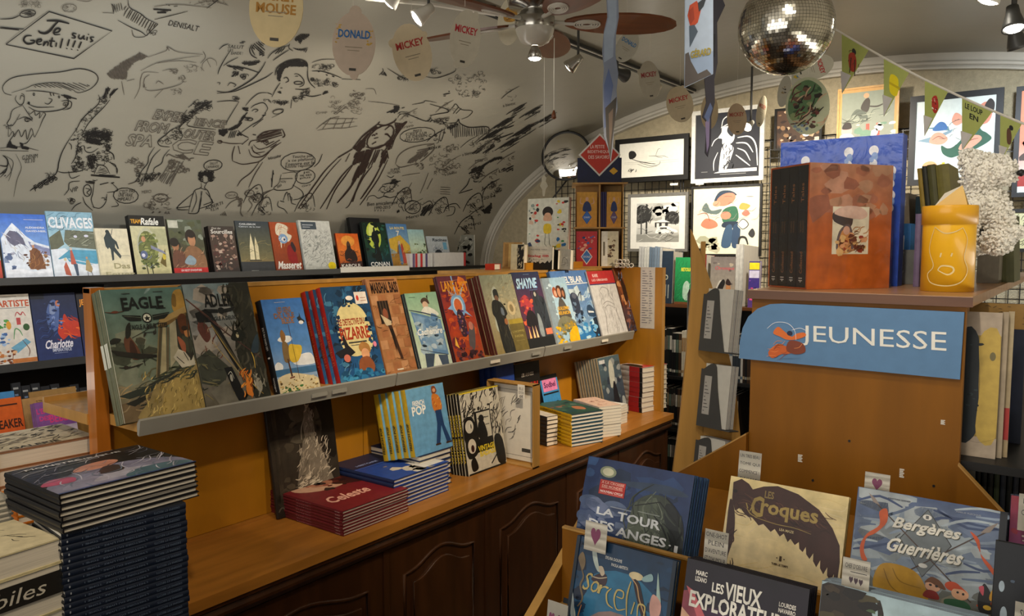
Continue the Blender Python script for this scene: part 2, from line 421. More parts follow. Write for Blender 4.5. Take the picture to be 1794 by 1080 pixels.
def flat(label, A, B, Cc, B0, zs, n, spec, cover, name='comic_album', spine=None, group=None, spine_side='AB', hard=True, jitter=.002, toplabel=None, cat='book', spine_spec=None, mat_='print', rotspec=0, z_top=None, spine_every=0, spine_spec2=None):
    """pile of n books lying flat. A,B,C pixels of the top face (left, near, right corner), B0 the near corner where the pile stands at height zs"""
    b0 = P(*B0, Z=zs)
    if z_top is None:
        lo_, hi = zs, zs+1
        for _ in range(40):
            m = (lo_+hi)/2
            if px((b0.x, b0.y, m))[1] > B[1]: lo_ = m
            else: hi = m
        z_top = lo_
    pb = P(*B, Z=z_top); pa = P(*A, Z=z_top); pc = P(*Cc, Z=z_top)
    t = (z_top-zs)/n
    va = (pa-pb); vc = (pc-pb)
    if spine_side == 'AB': h = va.length; wd = vc.length; zdir = (pa-pb).normalized(); xdir = Vector((-zdir.y, zdir.x, 0))
    else: h = vc.length; wd = va.length; zdir = (pc-pb).normalized(); xdir = Vector((-zdir.y, zdir.x, 0))
    xdir = -xdir if xdir.dot(vc if spine_side == 'AB' else va) < 0 else xdir
    up = Vector((0, 0, 1))
    # book axes: local x -> xdir, local z -> zdir', local -y -> up ; keep right handed: x × y = z  with y = -up
    zd = xdir.cross(-up)
    org = pb if zd.dot(zdir) > 0 else (pb+zdir*h)
    R3 = Matrix((xdir, -up, zd)).transposed().to_4x4()
    o = make_book(name, wd, h, t*.97, spec, cover, spine, spine_spec, hard=hard, label=toplabel or label, cat=cat, group=group, mat_=mat_)
    R = random.Random(int(A[0]+B[1]))
    o.matrix_world = Matrix.Translation(Vector((org.x, org.y, z_top))) @ R3
    low = None
    for i in range(1, n):
        q = Vector((org.x, org.y, z_top-t*i))+xdir*R.uniform(-jitter, jitter)+zd*R.uniform(-jitter, jitter)
        lb = label+', '+(nth(i+1)+' from the top' if i < n-1 else 'the lowest')
        if low is None:
            low = dup(o, mw=Matrix.Translation(q) @ R3, label=lb)
            for ch in list(low.children):
                if ch.name.startswith('cover_picture'): bpy.data.objects.remove(ch)
            low['group'] = group or 'books in the pile'; bk = low
        else:
            bk = dup(low, mw=Matrix.Translation(q) @ R3, label=lb)
    return o, z_top
# ================================================================ room shell
XL, XR, YB, YE = -4.30, 1.50, -2.6, 5.30
AX, SZ, RA, RB = (XL+XR)/2, 1.45, (XR-XL)/2, 1.38
def arch(n=48, da=0):
    return [(AX-(RA-da)*math.cos(PI*k/n), SZ+(RB-da)*math.sin(PI*k/n)) for k in range(n+1)]
def V(x, y, da=.004):
    """point of the painted vault seen at a photo pixel"""
    d = ray(x, y); a_, b_ = RA-da, RB-da; z0 = EYE-SZ
    A = (d.x/a_)**2+(d.z/b_)**2; B = 2*((0-AX)*d.x/a_**2+z0*d.z/b_**2); Cq = (AX/a_)**2+(z0/b_)**2-1
    s = (-B+math.sqrt(B*B-4*A*Cq))/(2*A); p = Vector((0, 0, EYE))+d*s
    if p.z < SZ: s = (XL+da)/d.x; p = Vector((0, 0, EYE))+d*s
    return p
mb = MB(); mb.box((XL-.1, YB-.1, -.1), (XR+.1, YE+.1, 0)); struct('floor', mb, 'floor')
mb = MB(); A0 = arch(64)
for i in range(64):
    for j in range(4):
        y0 = YB+(YE-YB)*j/4; y1 = YB+(YE-YB)*(j+1)/4
        mb.poly([(A0[i][0], y0, A0[i][1]), (A0[i+1][0], y0, A0[i+1][1]), (A0[i+1][0], y1, A0[i+1][1]), (A0[i][0], y1, A0[i][1])])
me = mb.mesh('ceiling', 'plaster'); bm = bmesh.new(); bm.from_mesh(me); bmesh.ops.remove_doubles(bm, verts=bm.verts, dist=1e-5); bm.to_mesh(me); bm.free(); me.shade_smooth()
ceiling = tag(link('ceiling', me), kind='structure')
mb = MB(); mb.box((XL-.1, YB, 0), (XL, YE, SZ)); struct('wall_left', mb, 'plaster')
mb = MB(); mb.box((XR, YB, 0), (XR+.1, YE, SZ)); struct('wall_right', mb, 'plaster')
out = [(XL, 0), (XR, 0)]+[(x, z) for x, z in reversed(A0)]
mb = MB(); mb.prism(out, YE, YE+.1); struct('wall_end', mb, 'stucco')
mb = MB(); mb.prism(out, YB-.1, YB); struct('wall_back', mb, 'plaster')
# moulding that follows the vault at the end wall: a flat band and a round bead
mb = MB(); a1 = arch(64, .0); a2 = arch(64, .09)
for i in range(64):
    q = [a1[i], a1[i+1], a2[i+1], a2[i]]
    mb.prism(q, YE-.06, YE)
struct('trim_1', mb, 'trim')
mb = MB(); mb.tube([(x, YE-.065, z) for x, z in arch(64, .06)], .014, 8); struct('trim_2', mb, 'trim', True)
mb = MB(); mb.tube([(x, YE-.065, z) for x, z in arch(64, .088)], .009, 8); struct('trim_3', mb, 'trim', True)

# ================================================================ black shelving on the left wall
SHX = -3.98
left_unit = empty('wall_shelving', (XL+.2, 2.8, 0), 'long black shelving along the drawn-on vault, faced with display ledges', 'shelving')
def lpart(nm, a, b, m, par=None):
    mb = MB(); o = left_unit.location; mb.box(tuple(a[i]-o[i] for i in range(3)), tuple(b[i]-o[i] for i in range(3)))
    return mb.build(nm, m, par or left_unit)
LY0, LY1 = .4, 4.95
lpart('back_panel', (XL+.002, LY0, 0), (XL+.03, LY1, 1.46), 'black')
for z in (1.485, 1.085): lpart('ledge', (XL+.03, LY0, z), (SHX+.02, LY1, z+.02), 'black')
yb = along('X', SHX, 1.50, 592)
yc = along('X', SHX, 1.50, 712)
lpart('price_rail', (SHX+.02, LY0, 1.478), (SHX+.026, yb, 1.512), 'darkgrey')
lpart('price_rail', (SHX+.02, yb, 1.485), (SHX+.030, yc, 1.520), 'white')
lpart('price_rail', (SHX+.02, LY0, 1.078), (SHX+.026, LY1, 1.115), 'darkgrey')
for y in (LY0, 1.9, 3.4, LY1-.02): lpart('upright', (XL+.03, y, 0), (SHX-.08, y+.02, 1.46), 'black')
for z in (.70, .38, .05): lpart('shelf', (XL+.03, LY0, z), (SHX+.16, LY1, z+.02), 'black')

# ================================================================ main double-sided display gondola
GX, CZ, LX, LZ, TZ = -1.743, .772, -1.955, 1.198, 1.540
GY0, GY1 = .985, 3.74
gond = empty('display_gondola', (-2.2, 2.3, 0), 'long orange-brown display gondola with grey book ledge, oak counter and dark carved cupboards', 'display unit')
def gpart(nm, a, b, m, par=None, bev=0):
    mb = MB(); o = gond.location; mb.box(tuple(a[i]-o[i] for i in range(3)), tuple(b[i]-o[i] for i in range(3)))
    return mb.build(nm, m, par or gond)
PX = -2.135    # face of the orange back board
BY = along('X', PX+.012, 1.50, 160)
pan = [BY+.036, along('X', PX, 1.0, 636), along('X', PX, 1.0, 905), GY1+.02]
for i in range(3):
    gpart('back_board', (PX-.02, pan[i]+.002, CZ+.005), (PX, pan[i+1]-.002, TZ-.012), 'orange')
for i in (1, 2): gpart('board_joint', (PX-.021, pan[i]-.002, CZ), (PX-.004, pan[i]+.002, TZ-.014), 'black')
gpart('top_cap', (PX-.032, BY, TZ-.012), (PX+.004, GY1+.02, TZ), 'plywood')
gpart('rear_board', (PX-.03, BY+.036, .05), (PX-.021, GY1+.02, TZ-.012), 'orange')
# a deep block at the far end that carries the rotating display
gpart('rear_block_top', (PX-.36, 2.72, TZ-.014), (PX-.033, GY1+.20, TZ), 'plywood')
gpart('rear_block_side', (PX-.36, 2.72, .05), (PX-.033, 2.74, TZ-.015), 'orange')
gpart('rear_block_back', (PX-.36, 2.745, .05), (PX-.34, GY1+.20, TZ-.015), 'orange')
gpart('raised_strip', (PX-.10, 3.06, TZ+.0005), (PX-.085, GY1+.02, TZ+.035), 'orange')
# pine post at the near end
gpart('end_post', (PX-.034, BY, .04), (PX+.012, BY+.035, TZ+.003), 'post')
# wooden ledge under the albums, tilted a little, then grey metal rails in front
def ledge(y0, y1, m, nm, x0, x1, z0, z1, side=1):
    mb = MB(); o = gond.location
    mb.prism([(x0-o.x, z0-o.z), (x1-o.x, z0-o.z), (x1-o.x, z1-o.z), (x0-o.x, z1-o.z)], y0-o.y, y1-o.y)
    return mb.build(nm, m, gond)
gpart('wood_ledge', (PX, BY+.036, LZ-.03), (LX-.004, GY1-.07, LZ), 'plywood')
gpart('wood_ledge', (PX-.30, GY0-.03, LZ-.03), (PX-.034, 2.70, LZ), 'plywood')
gpart('ledge_lip', (PX-.31, GY0-.03, LZ-.03), (PX-.30, 2.70, LZ+.015), 'plywood')
rs = [along('X', LX, LZ, 241), along('X', LX, LZ, 690), along('X', LX, LZ, 693), along('X', LX, LZ, 950), along('X', LX, LZ, 952), GY1-.075]
for i in (0, 2, 4):
    o = gond.location; mb = MB()
    mb.prism([(LX-.004-o.x, LZ-.033), (LX+.004-o.x, LZ-.036), (LX+.014-o.x, LZ+.006), (LX+.008-o.x, LZ+.010), (LX-.004-o.x, LZ-.004)], rs[i]-o.y, rs[i+1]-o.y)
    mb.build('metal_rail', 'grey', gond)
for xp in (560, 595, 868, 940, 995, 1060):      # small paper shelf tags on the rail
    y = along('X', LX+.014, LZ-.01, xp); gpart('shelf_tag', (LX+.012, y-.03, LZ-.020), (LX+.0155, y+.03, LZ-.008), 'white' if xp in (868, 1060) else 'grey')
# cheek at the far end carrying a printed list
gpart('end_cheek', (PX, GY1+.002, .05), (LX+.135, GY1+.022, TZ+.004), 'orange')
gpart('end_cheek_edge', (LX+.135, GY1+.001, .05), (LX+.142, GY1+.023, TZ+.004), 'plywood')
# counter
gpart('counter_top', (PX, GY0, CZ-.030), (GX, GY1, CZ), 'counter')
gpart('counter_step', (PX, along('X', GX-.1, CZ, 375), CZ), (PX+.02, GY1-.06, CZ+.004), 'counter')
mb = MB(); o = gond.location
pr = [(0, 0), (.0, -.012), (-.010, -.020), (-.004, -.032), (-.004, -.040), (-.018, -.058), (-.028, -.064), (-.05, -.064), (-.05, 0)]
mb.prism([(GX-.004+a-o.x, CZ-.030+b) for a, b in pr], GY0+.004-o.y, GY1-.004-o.y)
mb.build('counter_moulding', 'dark', gond)
# cupboards: one carcass and one door per bay, carved cathedral panel on each
DX = GX-.035
bays = [GY0, along('X', DX, .5, 677), along('X', DX, .5, 853), along('X', DX, .5, 994), 3.22, GY1]
gpart('carcass', (PX, GY0+.01, .06), (DX-.02, GY1-.01, CZ-.03), 'dark')
gpart('plinth', (PX, GY0+.03, 0), (DX-.05, GY1-.03, .06), 'dark')
def door(y0, y1):
    o = gond.location; d = MB(); z0, z1 = .075, CZ-.098
    d.box((DX-.02-o.x, y0+.004-o.y, z0), (DX-o.x, y1-.004-o.y, z1))
    dr = d.build('cupboard_door', 'dark', gond)
    def outline(m, base, mt, dip):
        ya, yb_ = y0+m, y1-m; zb, zt = z0+base, z1-mt; wd = yb_-ya; p = [(ya, zb), (yb_, zb), (yb_, zt-dip)]
        for k in range(1, 14):     # ogee shoulders and a round crown
            t = k/14; y = yb_-wd*t; s = abs(t-.5)*2
            zz = zt-dip*(0.5-0.5*math.cos(PI*min(1, s*1.15))) if s > .25 else zt-dip*.12*(s/.25)**2*0-dip*(0.5-0.5*math.cos(PI*s*1.15))
            p.append((y, zz))
        p.append((ya, zt-dip)); return p
    # recessed groove (frame members stand proud around it)
    for k, (m, bs, mt, th, mm) in enumerate([(.070, .075, .060, .010, 'dark'), (.088, .093, .078, .004, 'dark'), (.108, .113, .098, .016, 'dark')]):
        q = outline(m, bs, mt, .045); pb_ = MB()
        pb_.prism([(a-o.y, b) for a, b in q], DX-o.x-.001, DX-o.x+th, axis='x')
        if k == 1: continue
        if k == 0:
            ring = q+[q[0]]; rb = MB(); rb.tube([(DX-o.x+.001, a-o.y, b) for a, b in q], .007, 6, closed=True); rb.build('carved_moulding', 'dark', dr, True)
        else: 
            pb_.build('raised_panel', 'dark', dr); rb = MB(); rb.tube([(DX-o.x+.010, a-o.y, b) for a, b in q], .005, 6, closed=True); rb.build('carved_moulding', 'dark', dr, True)
for i in range(5): door(bays[i]+(.03 if i == 0 else .012), bays[i+1]-.012)
for i in range(1, 5): gpart('stile', (DX-.01, bays[i]-.012, .06), (DX+.004, bays[i]+.012, CZ-.094), 'dark')
gpart('corner_stile', (DX-.02, GY0+.006, .06), (DX+.004, GY0+.032, CZ-.094), 'dark')
gpart('corner_stile', (DX-.02, GY1-.03, .06), (DX+.004, GY1-.004, CZ-.094), 'dark')
# printed list
ps = P(1121, 499, Y=GY1)
lst = art('g ddd8d0 cfcac0; '+'; '.join('r %s .12 %.2f %.2f %.2f' % ('6a6a78', .93-i*.04, .3+((i*37) % 11)*.03, .937-i*.04) for i in range(22))+'; '+'; '.join('r 7a7a88 .62 %.2f %.2f %.2f' % (.93-i*.04, .72+((i*23) % 7)*.025, .937-i*.04) for i in range(22)), .085, .33, off=.0015)
lst.box((0, -.0009, 0), (.085, 0, .33), '#d8d3ca')
o = lst.build('paper_list', 'matte'); o.matrix_world = Matrix.Translation((ps.x+.004, GY1+.0016, 1.215))
tag(o, 'white printed stock list taped to the far end cheek of the gondola', 'notice')

# ================================================================ children's books unit on the right
JY, JX0, JX1 = 1.80, P(1318, 520, Y=1.80).x, P(1692, 560, Y=1.80).x
JZ = P(1320, 508, Y=1.80-.015).z
unit = empty('childrens_book_unit', ((JX0+JX1)/2, JY+.8, 0), 'tall brown panelled book unit under the blue department sign', 'display unit')
def upart(nm, a, b, m, par=None):
    mb = MB(); o = unit.location; mb.box(tuple(a[i]-o[i] for i in range(3)), tuple(b[i]-o[i] for i in range(3)))
    return mb.build(nm, m, par or unit)
upart('end_panel', (JX0, JY, .05), (JX1, JY+.02, JZ-.022), 'brown')
upart('side_panel', (JX0, JY+.02, .05), (JX0+.018, JY+1.9, JZ-.022), 'brown')
upart('side_panel', (JX1-.018-.16, JY+.02, .05), (JX1-.16, JY+1.9, JZ-.022), 'brown')
upart('back_panel', (JX0+.018, JY+1.88, .05), (JX1-.16, JY+1.9, JZ-.022), 'brown')
upart('top_board', (JX0-.006, JY-.012, JZ-.020), (JX1+.012, JY+1.9, JZ), 'top')
upart('top_edge', (JX0-.007, JY-.0135, JZ-.021), (JX1+.0125, JY-.0115, JZ-.0015), 'topedge')
for z in (.45, .82, 1.19): upart('side_shelf', (JX1-.16, JY+.02, z), (JX1+.12, JY+1.9, z+.018), 'black')
# tape scraps and screw holes on the end panel
def onpan(x, y): q = P(x, y, Y=JY); return q
for (x, y, s) in ((1488, 773, 3), (1424, 842, 2.2), (1636, 852, 3)):
    q = onpan(x, y); mb = MB(); o = unit.location
    mb.tube([(q.x-o.x, JY-o.y-.0015, q.z), (q.x-o.x, JY-o.y+.002, q.z)], .0028, 10); mb.build('screw_hole', 'black', unit)
for (x, y, a, b) in ((1402, 803, .010, .018), (1580, 829, .009, .02), (1652, 740, .008, .010)):
    q = onpan(x, y); mb = MB(); o = unit.location
    for k in range(5): mb.box((q.x-o.x-a/2, JY-o.y-.0012, q.z-b/2+k*b/5), (q.x-o.x+a/2-.002*(k % 2), JY-o.y, q.z-b/2+(k+.7)*b/5))
    mb.build('tape_scrap', 'white', unit)
# stepped wooden rack that carries the children's albums
R1Y, R1Z, R2Y, R2Z = 1.34, .90, 1.15, .80
rack = empty('sloping_book_rack', (-.47, 1.4, 0), 'stepped brown wooden rack of face-out albums in front of the tall unit', 'rack')
RX0, RX1 = -.868, P(1790, 870, Y=1.5).x
def rpart(nm, pts, x0, x1, m):
    mb = MB(); o = rack.location; mb.prism([(a-o.y, b) for a, b in pts], x0-o.x, x1-o.x, axis='x'); return mb.build(nm, m, rack)
chk = [(JY-.02, 0), (JY-.02, 1.06), (1.46, 1.075), (1.28, .945), (1.05, .79), (1.05, 0)]
rpart('side_cheek', chk, RX0-.018, RX0, 'brown'); rpart('side_cheek', chk, RX1, RX1+.018, 'brown')
edg = [(1.46, 1.0755), (1.28, .9455), (1.05, .7905), (1.05, .7935), (1.28, .9485), (1.46, 1.0785)]
rpart('side_cheek_edge', edg, RX0-.019, RX0+.001, 'plywood'); rpart('side_cheek_edge', edg, RX1-.001, RX1+.019, 'plywood')
zf = P(1690, 815, Y=JY).z; o = rack.location; mb = MB()
mb.prism([(a-o.x, b) for a, b in [(JX0, .9), (JX0, zf), (RX0, zf-.16), (RX0, .9)]], JY-.018-o.y, JY-.002-o.y); mb.build('flared_back', 'brown', rack)
mb = MB(); mb.prism([(a-o.x, b) for a, b in [(JX1, .9), (JX1, zf), (RX1, zf-.13), (RX1, .9)]], JY-.018-o.y, JY-.002-o.y); mb.build('flared_back', 'brown', rack)
mb = MB(); mb.prism([(a-o.x, b) for a, b in [(JX1, zf), (JX1, zf+.004), (RX1, zf-.126), (RX1, zf-.13)]], JY-.019-o.y, JY-.001-o.y); mb.build('flared_back_edge', 'plywood', rack)
mb = MB(); mb.prism([(a-o.x, b) for a, b in [(JX0, zf), (JX0, zf+.004), (RX0, zf-.156), (RX0, zf-.16)]], JY-.019-o.y, JY-.001-o.y); mb.build('flared_back_edge', 'plywood', rack)
rpart('back_slope', [(R1Y+.16, R1Z), (JY-.02, 1.06), (JY-.02, 1.04), (R1Y+.18, R1Z)], RX0, RX1, 'brown')
rpart('shelf', [(R1Y-.035, R1Z-.012), (R1Y-.035, R1Z), (JY, R1Z), (JY, R1Z-.012)], RX0, RX1, 'plywood')
rpart('riser_board', [(1.328, .60), (1.328, 1.060), (1.338, 1.060), (1.338, .60)], RX0, RX1, 'brown')
rpart('riser_edge', [(1.327, 1.060), (1.327, 1.064), (1.339, 1.064), (1.339, 1.060)], RX0, RX1, 'plywood')
rpart('shelf', [(R2Y-.035, R2Z-.012), (R2Y-.035, R2Z), (1.328, R2Z), (1.328, R2Z-.012)], RX0, RX1, 'plywood')
rpart('front_board', [(R2Y-.045, .1), (R2Y-.045, R2Z+.02), (R2Y-.035, R2Z+.02), (R2Y-.035, .1)], RX0, RX1, 'brown')
# ================================================================ albums on the wall shelving
S = {}
S['himalaya'] = "g3 3f6fd0 7fa8e4 cfdcf2; p e8eef8 0 .62 .12 .74 .27 .86 .4 .76 .52 .66 .7 .56 1 .5 1 0 0 0; p 6c6a80 .1 .66 .2 .74 .34 .72 .46 .62 .5 .5 .38 .54 .26 .5 .14 .56; s 3 26 .05 .3 .5 .72 .16 .012 -60 9a94a6,c8bca8,5f6f94,f6f6ff; p f4f8ff .22 .8 .27 .86 .36 .78 .3 .74; p 8c92b8 .55 .58 .72 .52 1 .46 1 .34 .78 .4 .6 .48; s 8 14 .6 .3 .98 .5 .14 .01 -40 b9c4e4,7078a4; b 5 8 .0 .1 .2 .4 .1 5d6f96,8898b8,aab; p f2f4fa 0 .12 .3 .16 .6 .1 1 .16 1 0 0 0; b 12 40 .45 .14 .92 .42 .06 7a4a30,8c6038,5c3426,a47850,6e4a3c; p 80502e .52 .14 .56 .4 .64 .48 .72 .46 .82 .36 .86 .14; s 9 12 .52 .14 .84 .42 .2 .014 80 a8713e,5a3522,b88a52; e c89070 .645 .5 .03 .03; e eceef4 .64 .535 .045 .02; T e8ecf6 .74 .79 .42 .03 ALEXANDRA; T e8ecf6 .76 .735 .44 .03 DAVID-NEEL; r dde .52 .91 .94 .917"
S['clivages'] = "g3 8fb8cc a8cede dfe8f0; s 4 30 .02 .72 .98 .97 .2 .014 20 4c6676,7aa6be,cfe0e8,6088a0; p 6a6c58 0 .6 .25 .72 .3 .5 .12 .42 0 .42; p 707462 .36 .72 1 .7 1 .42 .4 .46 .3 .54; s 6 26 .36 .46 .98 .7 .2 .01 10 585c4c,8c9078,3c4038,c8ccb8; e dde .56 .62 .04 .02; e dde .8 .63 .05 .02; p e8eef6 0 .42 .3 .44 .42 .36 1 .3 1 0 0 0; p 58a4c4 .12 .28 .4 .42 1 .4 1 .2 .7 .18 .3 .24; p e6ecf6 .1 .26 .3 .3 .36 .22 .2 .2; l dfe9f0 .02 .34 .28 .98 .18; p c05c48 .38 .2 .4 .4 .44 .42 .5 .2 .46 .18; p 44566e .43 .2 .52 .2 .52 .02 .47 .02; e dcb .42 .43 .03 .02; p c06048 .22 .16 .28 .24 .34 .1 .36 .02 .24 .04; e d8c8a0 .27 .27 .03 .025; p b09a6c .68 .1 .72 .26 .78 .26 .84 .12 .8 .06; l 445 .015 .72 .08 .72 .01; l 445 .015 .8 .08 .82 .01; e c8a080 .74 .29 .025 .02; T f4f6fa .5 .83 .96 .17 CLIVAGES"
S['feuer'] = "g e6dcc0 e2d8b4; s 2 22 .02 .5 .98 .96 .14 .006 88 c9bfa4,b4aa90,d8cead; p 2e3c40 .3 .86 .34 .92 .42 .94 .46 .88 .5 .8 .62 .72 .66 .58 .62 .56 .56 .68 .54 .6 .7 .42 .66 .36 .48 .52 .46 .34 .4 .32 .4 .56 .36 .6 .32 .56 .26 .62 .24 .8; e 2a3638 .37 .93 .06 .04; l 2e3c40 .02 .48 .86 .54 1; T a8a078 .68 .21 .5 .12 Das; T b8b088 .6 .04 .9 .10 Feuer; r 666 .62 .42 .96 .427"
S['rafale'] = "g d8d4ae c8c08c; r 14130f 0 .82 1 1; T e8a82a .18 .9 .28 .07 TEAM; B f0eee6 .58 .9 .5 .12 Rafale; r b8b890 .55 .5 1 .78; e c8c8ac .42 .45 .3 .34; e 6d7440 .42 .43 .27 .31; b 7 50 .2 .1 .68 .7 .08 5c6a34,889050,3f4826,a8ac68,70804a; s 7 20 .2 .12 .7 .7 .16 .012 30 2c3420,a8ac68,8890b8; e 5c6a90 .28 .34 .1 .07; e dde .26 .33 .05 .03; e c8946c .32 .6 .06 .05; p 6a5a28 .7 .2 .9 .44 .86 .12; e d8c040 .84 .3 .05 .05; l 2c3018 .03 .3 .2 .32 0; l 2c3018 .03 .44 .2 .46 0; p 8c90a8 .5 .5 .84 .4 .92 .34 .5 .44"
S['couple'] = "g3 5c6452 4c4a34 3a3024; b 9 26 .0 .4 1 1 .14 4a5038,6a7458,8c9484,2e2a1e,585c40; r c8c8b8 .02 .84 .3 .98; e 2a2018 .62 .68 .16 .14; e b88460 .64 .62 .11 .12; e 241a14 .64 .72 .12 .06; e a87450 .14 .52 .1 .1; e 201a12 .12 .58 .13 .08; c 6c4432 .02 .1 .06 .4 .3 .42 .44 .3 .42 .1; c 8c6444 .44 .12 .4 .42 .6 .52 .84 .46 .98 .3 .98 .1; s 11 26 .05 .12 .95 .44 .16 .014 40 4a3022,a87c58,6c4a34,c09878; c 8ca0ac .34 .2 .5 .34 .68 .26 .6 .16; r c02020 0 .02 1 .11; T f0dcdc .5 .065 .6 .04 UN_RECIT_D'AVENTURE"
S['sourcils'] = "g3 3a322c 4c382e 241c1a; b 4 60 .06 .05 .94 .8 .09 6a5044,8c6c5c,a88878,3a2622,542c28,c0a898; s 4 30 .06 .06 .94 .8 .16 .01 70 c8b0a0,2a1a18,7c2c28; T d8d4cc .5 .88 .86 .09 Sourcilles; I d8d4cc .3 .95 .36 .05 Quai_des"
S['sails'] = "g3 2f3a44 5c5c44 8c7c4c; r 2c3034 0 0 1 .2; g3x; p e8dcb4 .28 .24 .32 .5 .4 .76 .44 .5 .42 .24; p d8cca4 .46 .24 .47 .5 .52 .7 .58 .5 .56 .24; p 7c6c44 .1 .2 .9 .2 .9 .24 .1 .23; r 2c2c26 .26 .215 .62 .235; T d8dce0 .36 .94 .5 .035 CAILLEAUX; T b8c0c8 .42 .89 .66 .03 Cahiers_de_la_mer; r 8a8a84 .26 .02 .48 .03; s 3 14 .05 .24 .95 .6 .3 .012 0 7c7450,988a58,54543c"
S['masseret'] = "g3 a8481c 98400f 7c2c0c; c e0d4bc .2 .9 .3 .98 .5 .96 .66 .9 .6 .78 .76 .72 .6 .6 .4 .64 .3 .46 .28 .7 .18 .76; e 7ca0c8 .42 .66 .17 .1; e e8e4dc .44 .65 .08 .05; e 243c70 .46 .65 .04 .03; k c05820 .012 .2 .8 .4 .9 .62 .84; s 4 16 .2 .5 .7 .94 .14 .012 50 b89c7c,c86838,f0e8d8; c 8c1010 .52 .2 .5 .44 .62 .54 .78 .48 .84 .28 .8 .14; c 2c1a24 .66 .54 .74 .6 .84 .46 .78 .38 .7 .46; B e8e4dc .52 .12 .86 .16 Masseret; r d8b8a8 .5 .025 .9 .035"
S['lineart'] = "g d2d3cc c2c4bc; s 21 110 .04 .08 .96 .8 .12 .008 40 4c5050,7c8080,5c6460; b 21 16 .1 .1 .9 .7 .05 9ca09a,b4b8b0,dfe0da; s 22 60 .04 .08 .96 .8 .1 .006 -50 3c4040,8c908c; r 46525c .06 .82 .54 .97; r c8ccd0 .1 .9 .44 .915; r c8ccd0 .1 .86 .34 .87; e e0c810 .86 .08 .13 .08"
S['kaboul'] = "g3 d85c18 e88030 8c3418; e f0a040 .5 .78 .3 .16; c 2a1c18 .3 .2 .28 .44 .4 .56 .42 .7 .5 .78 .58 .7 .6 .56 .76 .46 .78 .2; e 54382a .5 .7 .07 .06; s 3 18 .1 .18 .9 .5 .2 .02 10 2a1c18,5c3020,a85028; p 3c2420 0 .14 1 .2 1 0 0 0; T f0ece4 .5 .07 .9 .1 KABOUL"
S['blackbox'] = "g 1a1a1c 0c0c0c; r c8c8c4 .3 .1 .86 .86; r 2a2a2c .3 .82 .86 .86"
S['conan'] = "g3 0f2418 1c4430 12283c; e c8d850 .42 .7 .3 .3; e e4ec80 .4 .78 .17 .2; b 5 26 .04 .2 .96 .98 .12 0f2c20,1c4a3c,286050,0a1a14; c 141c1c .34 .16 .38 .5 .3 .62 .36 .76 .42 .8 .44 .88 .5 .88 .52 .78 .6 .72 .62 .58 .56 .48 .6 .16; s 6 16 .05 .1 .95 .5 .2 .014 70 18505c,2c7478,0c1c24; T f2f2ee .5 .07 .82 .1 CONAN"
S['yellowroad'] = "g3 4c7cb4 88acc0 c8a850; p d8b040 0 .64 .6 .74 1 .5 1 .3 .4 .3 0 .44; p a87c34 0 .3 1 .34 1 0 0 0; p 8c5c2c .3 .3 .44 .6 .5 .3; c d8b8a0 .42 .5 .46 .6 .54 .58 .5 .48; c b84838 .56 .1 .54 .46 .64 .52 .7 .1; c 5c7ca0 .4 .08 .42 .46 .52 .5 .54 .1; s 3 20 .02 .02 .98 .4 .2 .016 30 98703a,6c7c44,d8b060,8898a8; T f4d878 .5 .9 .7 .06 LA_ROUTE; T f0ead8 .5 .78 .16 .12 7"
S['palegreen'] = "g3 9cc4c8 c8dcc0 88946c; b 4 20 .3 .3 1 .62 .12 5c7448,7c8c5c,40583c; r b0a878 0 0 1 .26; s 4 12 .02 .04 .98 .5 .2 .016 10 889468,c8c49c,6c7850; c 4c503c .5 .1 .54 .36 .6 .1"
S['greycat'] = "g b8c0c4 a4acb4; B 303c48 .6 .88 .7 .1 Racines; s 14 60 .2 .08 .9 .66 .14 .014 60 2c3848,54606c,3c5c80,d8dce0; c 2c3440 .3 .1 .26 .4 .4 .56 .6 .5 .64 .2 .6 .08; r 6ca8c8 .72 .56 .9 .8"
S['artiste'] = "g e6ded0 e0d6c8; T c85020 .5 .87 .96 .1 D'ARTISTE; r 555 .3 .965 .7 .97; r 777 .1 .8 .9 .808; b 7 12 .0 .5 .4 .76 .09 3c8c3c,58a048,2c6c34; e e0a030 .42 .56 .06 .06; k c04848 .03 .6 .68 .66 .74 .74 .7 .8 .74 .86 .68; r c04848 .62 .56 .72 .66; e 305828 .84 .52 .08 .05; k 5c9c60 .03 .5 .36 .56 .5 .66 .48 .72 .4; b 9 14 .05 .28 .4 .46 .08 5c8cc8,a8c4e4,3c64a0; p 6ca8c4 .4 .24 .78 .36 .9 .3 .55 .16; k 6c4020 .02 .7 .34 .84 .2 .8 .1; l 8c5020 .02 .44 .18 .4 .06; b 4 26 .0 .02 .5 .2 .07 8c4820,c87838,e0b080,6c3418; r c87838 .4 .02 1 .08"
S['charlotte'] = "g3 1c2440 1c2c5c 243468; c c83820 .5 .42 .62 .56 .7 .68 .8 .58 1 .54 1 .32 .76 .36 .6 .3; s 3 20 .5 .3 1 .62 .2 .02 -30 e0501c,a02818,f07028; c 5068a0 .34 .44 .3 .68 .4 .86 .52 .9 .6 .8 .56 .6 .5 .46; c 8494b8 .38 .7 .42 .86 .5 .84 .5 .7; e c87850 .58 .84 .05 .05; b 5 26 .28 .4 .62 .86 .06 3c5898,28407c,7c90c4,1c2c54; s 8 12 .1 .35 .5 .6 .24 .014 30 101830,34508c; B ece8f0 .5 .24 .62 .13 Charlotte; T c8cce0 .54 .15 .42 .05 IMPERATRICE; r 8c94b8 .36 .1 .66 .107; r 0e1220 0 .92 .3 1"
S['jedark'] = "g3 16141c 1c1a2c 24306c; T e89420 .3 .84 .5 .12 JE_SUIS; r aaa .4 .72 .7 .73; b 3 20 .2 .1 1 .5 .14 3c4cc8,8c5cc0,2c3890,c87c9c"
